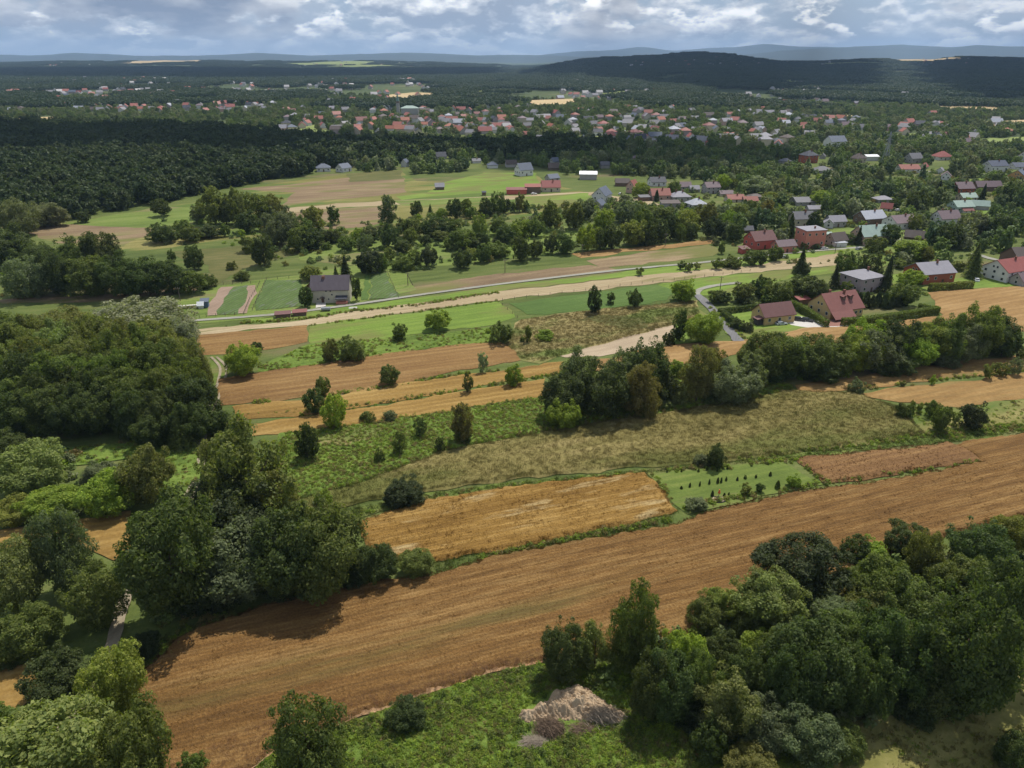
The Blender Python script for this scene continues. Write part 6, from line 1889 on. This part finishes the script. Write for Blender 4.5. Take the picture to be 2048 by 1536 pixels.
def thin(p, dmin, rng):
    """drop points closer than dmin (grid hash)"""
    cell, keep = {}, []
    for i in rng.permutation(len(p)):
        k = (int(p[i][0] // dmin), int(p[i][1] // dmin))
        ok = True
        for a in (-1, 0, 1):
            for b in (-1, 0, 1):
                for j in cell.get((k[0] + a, k[1] + b), ()):
                    if (p[i][0] - p[j][0]) ** 2 + (p[i][1] - p[j][1]) ** 2 < dmin * dmin:
                        ok = False
        if ok:
            cell.setdefault(k, []).append(i)
            keep.append(i)
    return p[keep]


def clear_of(p, h=9.0, open_margin=True):
    """keep trees off open fields, houses and the sight lines to house fronts"""
    rngk = random.Random(4)
    ok = np.ones(len(p), bool)
    if open_margin:
        for g in OPEN:
            ok &= ~inpoly(p[:, 0], p[:, 1], g)
    hs = [(a, b, c, d) for a, b, c, d in HOUSES] + [(u - 3, u + 3, v - 8, v) for u, v in TAKEN if rngk.random() < .62]
    H = np.array(hs)
    for i, (x, y) in enumerate(p):
        if not ok[i]:
            continue
        z = terrain(x, y)
        u, v = proj(x, y, z)
        _, vt = proj(x, y, z + h)
        hw = 3.5 * F / math.hypot(x, y)
        hit = (u > H[:, 0] - hw) & (u < H[:, 1] + hw) & (v > H[:, 3] - (H[:, 3] - H[:, 2]) * .45 - 1) & (vt < H[:, 3] - (H[:, 3] - H[:, 2]) * .18)
        if hit.any():
            ok[i] = False
    return p[ok]


def build_far_trees():
    rng = np.random.RandomState(3)
    protos = stuff_trees(W_DARK, 'wood')
    P = sample([(-200, 250), (0, 252), (250, 256), (540, 268), (660, 292), (800, 300), (950, 296), (1130, 290), (1220, 300), (1210, 318), (1000, 318), (960, 312), (800, 326), (720, 330), (640, 340), (600, 352), (560, 356), (480, 372), (425, 385), (300, 412), (130, 440), (0, 446), (-260, 470)], 1 / 22, rng)
    P = clear_of(thin(P, 6.6, rng), 10)
    pts, rot, scl = tree_points(P, rng, 4.2, 7.4, .95)
    idx = rng.choice(6, len(P), p=[.26, .26, .22, .12, .10, .04])
    scatter_obj('forest', 'dark broadleaf forest covering the left middle distance', 'forest', pts, rot, scl, idx, protos)

    protos = stuff_trees(W_MID, 'village')
    rows = []
    def zone(poly, dens, dmin, lo, nz=0, seed=0.0, far=False):
        p = sample(poly, dens, rng, far)
        if nz:
            p = p[field_noise(p[:, 0], p[:, 1], nz, seed) > lo]
        p = thin(p, dmin, rng)
        rows.append(p)
    zone([(640, 330), (760, 296), (1000, 292), (1240, 292), (1480, 292), (1800, 300), (2100, 285), (2100, 330), (1900, 345), (1700, 352), (1500, 366), (1300, 356), (1200, 348), (1130, 350), (1060, 330), (900, 345), (800, 352)], 1 / 26, 6.2, -.45, 45, 3.0)
    lowz = len(rows)
    zone([(-100, 225), (600, 222), (1100, 215), (1500, 213), (2120, 215), (2120, 300), (1500, 300), (900, 296), (600, 285), (-100, 252)], 1 / 40, 6.6, -.24, 60, 7.0)
    zone([(-100, 196), (700, 190), (1300, 205), (2120, 212), (2120, 222), (1100, 222), (-100, 227)], 1 / 70, 8.0, -.20, 120, 2.0)
    zone([(1180, 402), (1300, 420), (1380, 372), (1480, 360), (1640, 345), (1800, 345), (2120, 362), (2120, 520), (1960, 505), (1860, 510), (1790, 480), (1700, 478), (1560, 470), (1480, 455), (1350, 440), (1180, 430)], 1 / 34, 6.0, -.12, 30, 5.0)
    zone([(1440, 465), (1480, 450), (1700, 520), (1800, 515), (2120, 515), (2120, 560), (1960, 530), (1800, 535), (1700, 505), (1480, 512)], 1 / 120, 7.0, .05, 25, 6.0)
    P = np.concatenate(rows)
    P = clear_of(P, 9)
    pts, rot, scl = tree_points(P, rng, 2.6, 5.2, 1.0)
    lowt = (P[:, 1] > 1020)
    scl[lowt] *= .84
    pts[lowt, 2] *= .84
    idx = rng.choice(6, len(P), p=[.26, .24, .22, .12, .08, .08])
    scatter_obj('village_greenery', 'trees and gardens filling the gaps between the village houses', 'trees', pts, rot, scl, idx, protos)

    # woods of the plain and the hills, in pieces of canopy
    chunks = []
    for c in range(3):
        r2 = np.random.RandomState(50 + c)
        PP, NN = [], []
        for k in range(95):
            cx, cyy = (r2.rand(2) - .5) * 84
            r = 3.6 + 2.8 * r2.rand()
            n = 60
            d = unit(r2.normal(size=(n, 3)))
            d[:, 2] = np.abs(d[:, 2]) * 1.1 - .25
            PP.append(np.array([cx, cyy, 5.5 + 2 * r2.rand()]) + d * np.array([r, r, r * 1.15]))
            NN.append(unit(d + r2.normal(size=(n, 3)) * .35))
        chunks.append(quad_mesh('canopy_piece', cards(np.concatenate(PP), np.concatenate(NN), 1.35, r2, 1.1), W_HILL))
    pts = []
    y = 1500.0
    while y < 9600:
        st = 66 if y < 5400 else 84
        for x in np.arange(-y * .80, y * .80, st):
            xx, yy = x + rng.uniform(-16, 16), y + rng.uniform(-16, 16)
            u = 1024 + F * (xx / yy) / cP
            hill = yy > 2350 and u > 1040
            v = proj(xx, yy, terrain(xx, yy))[1]
            nn = noise.noise((xx / 260, yy / 420, 1.0))
            if not hill:
                thr = -.10 if yy > 3200 else .02
                if u < 950 and 3000 < yy < 7000:
                    thr = -.6
                if nn < thr:
                    continue
            elif noise.noise((xx / 400, yy / 500, 5.0)) < -.42:
                continue
            pts.append((xx, yy))
        y += st * (1 if y < 5400 else 1.15)
    P = np.array(pts)
    for g in OPEN:
        if np.linalg.norm(g.mean(0)) > 1400:
            P = P[~inpoly(P[:, 0], P[:, 1], (g - g.mean(0)) * 1.0 + g.mean(0))]
    z = np.array([terrain(a, b) for a, b in P]) - 1.0
    s = 1.0 + .25 * rng.random(len(P))
    scatter_obj('hill_forest', 'dark woods clothing the far plain and the long hill', 'forest', np.column_stack([P, z]), zrot(len(P), rng), np.column_stack([s, s, s]), rng.randint(0, 3, len(P)), chunks)

    # the farthest hamlets: houses only a couple of pixels wide
    hp = []
    for (x0, x1, y0, y1, n) in ((1110, 1330, 166, 200, 60), (0, 340, 160, 204, 90), (340, 700, 168, 196, 70), (640, 900, 162, 182, 30), (1540, 1640, 168, 188, 14), (1400, 1660, 116, 134, 46), (1250, 1480, 126, 136, 26), (1660, 1940, 118, 132, 24), (100, 260, 126, 134, 10), (560, 900, 122, 138, 30), (1300, 1900, 192, 204, 26), (700, 1000, 186, 206, 16), (380, 460, 119, 122, 3), (560, 1030, 206, 275, 50), (1030, 1600, 216, 300, 70), (1600, 2048, 232, 300, 26), (0, 560, 200, 226, 50)):
        for _ in range(n):
            x, y = gpt(rng.uniform(x0, x1), rng.uniform(y0, y1))
            hp.append((x, y, terrain(x, y) + (3 if y > 3000 else 0)))
    hp = np.array(hp)
    FW = [paint_mat('far_wall', .9, .1, .1, (.55, .53, .5)), paint_mat('far_wall_cream', .9, .1, .1, (.45, .40, .33))]
    FR = [paint_mat('far_roof_grey', .5, .3, .1, (.22, .21, .22)), paint_mat('far_roof_red', .6, .3, .1, (.30, .11, .085))]
    hm = []
    for i in range(4):
        a, b = gable_shell(12, 9, 5, 4), gable_roof(12, 9, 5, 4)
        V, Fc = join(a, b)
        hm.append(new_mesh('hamlet_house', V, Fc, [FW[i % 2], FR[i // 2]], False, [0] * len(a[1]) + [1] * len(b[1])))
    n = len(hp)
    s = np.where(hp[:, 1] < 1900, .8, 1.05) + .35 * rng.random(n)
    scatter_obj('distant_hamlets', 'specks of far houses scattered over the plain and hills', 'houses', hp, np.column_stack([np.zeros(n), np.zeros(n), rng.random(n) * 3]), np.column_stack([s, s, s]), rng.choice(4, n, p=[.35, .3, .2, .15]), hm)


build_far_trees()


# low growth ----------------------------------------------------------
def blades(n, h, spread, wid, lean, rng):
    b = np.column_stack([rng.normal(size=(n, 2)) * spread, np.zeros(n)])
    a = rng.random(n) * 6.283
    t = b + np.column_stack([np.cos(a) * lean * h, np.sin(a) * lean * h, h * (.7 + .5 * rng.random(n))])
    s = np.column_stack([-np.sin(a), np.cos(a), np.zeros(n)]) * wid
    m = (b + t) / 2 + np.column_stack([np.zeros((n, 2)), np.full(n, h * .12)])
    return np.stack([b, m + s, t, m - s], 1)


BLADE = {}


def tuft_mesh(name, n, h, spread, wid, lean, seed, mat):
    return quad_mesh(name, blades(n, h, spread, wid, lean, np.random.RandomState(seed)), BLADE.setdefault(mat.name, None) or BLADE.__setitem__(mat.name, blade_mat(mat)) or BLADE[mat.name])


def weed_mesh(name, n, r, h, size, seed, mat):
    rng = np.random.RandomState(seed)
    d = unit(rng.normal(size=(n, 3)))
    d[:, 2] = np.abs(d[:, 2])
    P = d * np.array([r, r, h]) * (.5 + .5 * rng.random(n))[:, None]
    NR = unit(d + rng.normal(size=(n, 3)) * .5 + np.array([0, 0, .3]))
    return quad_mesh(name, cards(P, NR, size, rng), mat)


def grow(name, label, cat, polys, dens, protos, s0, s1, z0=0.0, tilt=.08, keep=None, seed=1, avoid=()):
    rng = np.random.RandomState(seed)
    P = np.concatenate([sample(p, dens, rng) for p in polys])
    for a in avoid:
        g = np.array([gp(*p) for p in a])
        P = P[~inpoly(P[:, 0], P[:, 1], g)]
    if keep:
        P = P[field_noise(P[:, 0], P[:, 1], keep[0], keep[2]) > keep[1] + rng.normal(size=len(P)) * .12]
    n = len(P)
    s = s0 + (s1 - s0) * rng.random(n)
    return scatter_obj(name, label, cat, np.column_stack([P, np.full(n, z0)]), zrot(n, rng, tilt), np.column_stack([s, s, s * (.8 + .4 * rng.random(n))]), rng.randint(0, len(protos), n), protos)


POLY = dict(
    near=[(265, 1405), (290, 1345), (340, 1290), (400, 1258), (530, 1213), (640, 1183), (760, 1163), (870, 1150), (1000, 1112), (1200, 1077), (1350, 1051), (1440, 1018), (1600, 985), (1800, 958), (1960, 926), (2060, 900), (2060, 1030), (1900, 1070), (1700, 1150), (1500, 1230), (1380, 1270), (1200, 1320), (1085, 1325), (960, 1350), (820, 1400), (700, 1440), (560, 1495), (470, 1560), (320, 1560), (300, 1490)],
    gold=[(715, 1046), (830, 1012), (1000, 980), (1200, 957), (1290, 949), (1328, 985), (1350, 1022), (1150, 1072), (1000, 1101), (880, 1122), (780, 1120), (737, 1092)],
    rye=[(1594, 918), (1900, 888), (1953, 912), (1880, 935), (1700, 965), (1645, 965)],
    meadow=[(592, 1000), (720, 970), (880, 907), (1000, 884), (1200, 848), (1500, 802), (1570, 784), (1705, 788), (1790, 815), (1848, 868), (1700, 891), (1450, 923), (1250, 936), (1000, 963), (850, 983), (720, 1008), (602, 1028)],
    weeds=[(480, 1570), (560, 1500), (700, 1446), (820, 1406), (960, 1356), (1085, 1330), (1300, 1332), (1500, 1400), (1620, 1480), (1660, 1600), (480, 1600)],
    jungle=[(570, 868), (740, 848), (900, 824), (1095, 794), (1250, 772), (1480, 742), (1588, 775), (1500, 800), (1200, 845), (1000, 880), (880, 903), (720, 968), (595, 998), (545, 930)],
    margin=[(330, 1545), (480, 1470), (700, 1398), (900, 1348), (1090, 1302), (1093, 1325), (960, 1352), (820, 1402), (700, 1442), (560, 1497), (470, 1562)],
    right=[(1645, 1475), (1960, 1335), (2080, 1300), (2080, 1580), (1700, 1580)])
heap_poly = [(1030, 1450), (1050, 1420), (1100, 1390), (1152, 1374), (1220, 1408), (1255, 1432), (1230, 1450), (1160, 1450), (1140, 1470), (1090, 1490), (1040, 1500), (1020, 1490), (1070, 1455)]


def build_low():
    wn = [tuft_mesh('wheat_tuft', 12, .5, .16, .032, .3, 1 + i, GM['wheat_near']) for i in range(3)]
    grow('wheat_stalks', 'standing ripe wheat stalks of the large brown field', 'wheat', [POLY['near']], 8.0, wn, .55, .95, .50, seed=1, avoid=[POLY['margin']])
    wg = [tuft_mesh('gold_tuft', 12, .5, .18, .036, .35, 5 + i, GM['wheat_gold']) for i in range(3)]
    grow('golden_stalks', 'standing golden wheat stalks of the middle field', 'wheat', [POLY['gold']], 7.0, wg, .6, 1.0, .46, seed=2)
    wr = [tuft_mesh('rye_tuft', 10, .5, .2, .04, .3, 9 + i, GM['rye']) for i in range(2)]
    grow('rye_stalks', 'standing red-brown grain of the small field at right', 'grain', [POLY['rye']], 7.0, wr, .5, .85, .45, seed=3)
    mg = [tuft_mesh('hay_tuft', 20, .7, .34, .024, .3, 20 + i, GM['strip_meadow']) for i in range(3)] + [tuft_mesh('hay_tuft_pale', 18, .8, .32, .024, .35, 29, GM['dry'])]
    grow('hay_grass', 'tall mixed hay grass of the long meadow strip', 'grass', [POLY['meadow']], 7.0, mg, .5, 1.0, .40, .10, seed=4)
    pg = [tuft_mesh('pink_tuft', 18, .75, .24, .022, .35, 40 + i, bpy.data.materials['pinkish_dry_grass']) for i in range(3)]
    grow('margin_grass', 'pinkish dry grass along the lower edge of the wheat', 'grass', [POLY['margin']], 9.0, pg, .5, .9, .5, .15, seed=5)
    L1 = rand_leaf('weed_leaves', [(0.120, 0.180, 0.022), (0.175, 0.250, 0.028), (0.235, 0.310, 0.038), (0.150, 0.205, 0.028), (0.210, 0.225, 0.048), (0.095, 0.140, 0.024)], .42)
    L2 = rand_leaf('dull_weed_leaves', [(0.115, 0.125, 0.030), (0.175, 0.165, 0.046), (0.235, 0.175, 0.080), (0.105, 0.115, 0.030)], .42)
    w1 = [weed_mesh('weed', 80, .40, .62, .075, 60 + i, L1) for i in range(3)] + [weed_mesh('weed_dull', 75, .38, .6, .072, 70 + i, L2) for i in range(2)]
    grow('weeds', 'lush green weeds filling the bottom foreground', 'weeds', [POLY['weeds']], 9, w1[:3], .55, 1.6, .05, .1, None, 6, avoid=[heap_poly])
    grow('dull_weeds', 'olive and brownish weeds mixed into the foreground greenery', 'weeds', [POLY['weeds']], 5.0, w1[3:] + mg[3:], .6, 1.3, .1, .1, (6, .02, 5.0), 7, avoid=[heap_poly])
    L3 = rand_leaf('tall_weed_leaves', [(0.085, 0.125, 0.024), (0.065, 0.098, 0.022), (0.11, 0.15, 0.03), (0.14, 0.14, 0.05)], .4)
    w3 = [weed_mesh('tall_weed', 110, .5, .95, .075, 170 + i, L3) for i in range(3)]
    grow('tall_weeds', 'taller darker herbs standing in patches in the foreground weeds', 'weeds', [POLY['weeds']], 1.6, w3, .7, 1.6, .05, .1, (5, .10, 9.0), 17, avoid=[heap_poly])
    grow('slope_weeds', 'bright green nettles and weeds on the slope below the grain strips', 'weeds', [POLY['jungle']], 4.5, w1, .7, 1.6, .2, .1, (9, -.7, 2.0), 8)
    grow('right_weeds', 'weeds and grass in the bottom right corner', 'weeds', [POLY['right']], 2.2, w1[3:] + w1[:1] + mg[:1], .6, 1.3, .05, .1, (6, -.15, 3.0), 9)
    other = [[(60, 905), (260, 885), (400, 870), (400, 960), (340, 990), (250, 920), (120, 940)], [(515, 735), (620, 690), (900, 666), (1010, 654), (1003, 680), (850, 695), (700, 718), (540, 743)], [(1780, 818), (1900, 820), (2055, 802), (2055, 862), (1850, 870)], [(1340, 812), (1420, 800), (1570, 770), (1590, 778), (1500, 800)]]
    grow('meadow_weeds', 'weedy growth on the green strips between the fields', 'weeds', other, .9, w1, .8, 1.7, .1, .1, (8, -.2, 4.0), 10)
    dg = [tuft_mesh('dry_tuft', 18, .75, .4, .035, .3, 80 + i, GM['dry']) for i in range(2)]
    grow('dry_grass', 'tufts of straw coloured grass on the rough tan meadow', 'grass', [[(1040, 642), (1200, 620), (1290, 614), (1390, 602), (1400, 638), (1160, 700), (1080, 725), (1040, 718), (1012, 690)]], 3.0, dg, .5, 1.0, .2, .12, None, 11)
    sg = [tuft_mesh('short_grass_tuft', 16, .3, .3, .035, .4, 200 + i, GM[k]) for i, k in enumerate(('lawn', 'mown', 'grass'))]
    grow('short_grass', 'short grass on the tracks and the verges', 'grass', [[(700, 1020), (850, 990), (1000, 969), (1300, 939), (1450, 926), (1700, 896), (1870, 868), (2055, 852), (2055, 878), (1900, 886), (1600, 915), (1300, 948), (1000, 978), (850, 1002), (720, 1035)],
         [(720, 1115), (860, 1150), (1340, 1045), (1360, 1020), (900, 1115)], [(620, 960), (720, 1000), (720, 1035), (600, 1040)], [(340, 1262), (470, 1225), (520, 1215), (400, 1262), (290, 1360), (280, 1340)]], 5.0, sg, .6, 1.3, .1, .15, None, 41)
    # bushes and tall herbs under and between the trees of the middle distance
    rng = np.random.RandomState(31)
    und = [sample([(600, 470), (760, 440), (1000, 420), (1180, 405), (1480, 420), (1480, 480), (1330, 486), (1130, 505), (900, 540), (700, 548), (560, 530), (480, 500)], 1 / 28, rng),
           sample([(0, 540), (300, 540), (420, 570), (430, 588), (0, 600)], 1 / 30, rng), sample([(290, 440), (640, 420), (700, 470), (600, 500), (300, 490)], 1 / 60, rng),
           sample([(1085, 800), (1340, 770), (1500, 750), (1520, 790), (1340, 815), (1100, 850)], 1 / 6, rng), sample([(1480, 735), (1700, 725), (2020, 690), (2030, 712), (1700, 752), (1500, 765)], 1 / 6, rng),
           sample([(1420, 600), (1700, 580), (1860, 585), (1880, 600), (1620, 612), (1440, 620)], 1 / 25, rng), sample([(1450, 480), (1750, 500), (2048, 500), (2048, 560), (1780, 540), (1480, 525)], 1 / 45, rng),
           sample([(1180, 410), (1400, 380), (1640, 345), (2050, 345), (2050, 500), (1800, 470), (1500, 460)], 1 / 45, rng), sample([(240, 1120), (450, 1150), (700, 1120), (760, 1160), (500, 1215), (330, 1265)], 1 / 4, rng),
           sample([(0, 900), (120, 900), (330, 960), (250, 1020), (0, 1050)], 1 / 8, rng), sample([(1100, 1330), (1400, 1250), (1700, 1150), (2048, 1090), (2048, 1350), (1900, 1400), (1600, 1500), (1400, 1480)], 1 / 3, rng)]
    P = np.concatenate(und)
    k = field_noise(P[:, 0], P[:, 1], 14, 3.0) > -.22
    P = P[k]
    n = len(P)
    ub = [crown_mesh('undergrowth_bush', 'bush', 260, .17, 400 + i, L) for i, L in enumerate((W_MID, W_MID, L1, L2))]
    r = .7 + 1.5 * rng.random(n) ** 2
    far = np.clip(np.hypot(P[:, 0], P[:, 1]) / 420, .8, 1.4)
    r *= far
    hz = r * (.6 + .5 * rng.random(n))
    scatter_obj('undergrowth', 'low bushes and tall herbs growing under and between the trees', 'undergrowth', np.column_stack([P, hz * .7]), zrot(n, rng), np.column_stack([r, r, hz]), rng.choice(4, n, p=[.4, .3, .15, .15]), ub)
    # ragged green lines between the strips
    rng = np.random.RandomState(21)
    bp = []
    for pts, wid, den in (([(470, 835), (560, 828), (640, 824), (820, 797), (1000, 768), (1130, 746)], 2.2, 1.3), ([(505, 806), (650, 790), (800, 772), (900, 752), (1000, 742)], 2.4, 1.4), ([(640, 862), (760, 842), (960, 815), (1095, 792)], 2.0, 1.0),
                          ([(870, 1130), (1000, 1108), (1150, 1077), (1270, 1054), (1340, 1040)], 1.5, 3.2), ([(1440, 920), (1560, 905), (1700, 890), (1800, 878), (1860, 868)], 2.8, 2.2), ([(1640, 966), (1800, 948), (1960, 926)], 1.4, 2.0),
                          ([(720, 1030), (850, 1000), (1000, 974), (1300, 943)], 1.2, .9), ([(1330, 940), (1450, 934), (1590, 920)], 1.8, 2.2), ([(1350, 1018), (1440, 1003), (1600, 975), (1650, 966)], 2.0, 2.2), ([(1870, 872), (1960, 862), (2060, 850)], 4.5, 2.4),
                          ([(720, 622), (820, 612), (950, 592), (1000, 584)], 2.2, 1.2), ([(420, 650), (560, 642), (640, 634), (720, 620)], 2.4, 1.4), ([(616, 652), (700, 642), (800, 628), (1000, 602)], 1.4, .9), ([(1720, 780), (1860, 762), (1990, 748), (2060, 740)], 1.8, 1.2), ([(540, 744), (700, 722), (850, 700), (1000, 684)], 1.6, 1.0),
                          ([(290, 1350), (340, 1290), (400, 1258), (470, 1232)], 3.0, 3.0), ([(1500, 690), (1480, 668), (1440, 640), (1420, 614)], 2.0, 1.2), ([(1305, 950), (1335, 985), (1356, 1022)], 1.0, 2.0), ([(1590, 916), (1615, 938), (1650, 966)], 1.2, 2.4)):
        g = [Vector(gp(*p)) for p in pts]
        for a, b in zip(g, g[1:]):
            d = b - a
            n = int(d.length * wid * den)
            t = rng.random(n)
            nr = Vector((-d.y, d.x)).normalized()
            q = np.array(a)[None] + np.outer(t, d) + np.outer(rng.normal(size=n) * wid * .33, nr)
            bp.append(q)
    P = np.concatenate(bp)
    P = P[field_noise(P[:, 0], P[:, 1], 9, 8.0) > -.28]
    n = len(P)
    s = .7 + 1.1 * rng.random(n)
    scatter_obj('balk_weeds', 'ragged weedy lines along the balks between the fields', 'weeds', np.column_stack([P, np.full(n, .05)]), zrot(n, rng, .1), np.column_stack([s, s, s]), rng.randint(0, len(w1), n), w1)


build_low()

# ------------------------------------------------------------------ haze
hm = bpy.data.materials.new('haze')
hm.use_nodes = True
nt = hm.node_tree
nt.nodes.clear()
ho = N(nt, 'ShaderNodeOutputMaterial')
pv_ = N(nt, 'ShaderNodeVolumePrincipled', inp={'Color': (0.46, 0.68, 1.0, 1), 'Density': HAZE_DENS, 'Anisotropy': 0.0})
nt.links.new(pv_.outputs[0], ho.inputs['Volume'])
hv, hf_ = box(70000, 70000, 802, 0, 0, -2)
tag(obj('haze', new_mesh('haze', hv, hf_, [hm])), kind='stuff', label='thin pale air over the whole landscape', cat='haze')
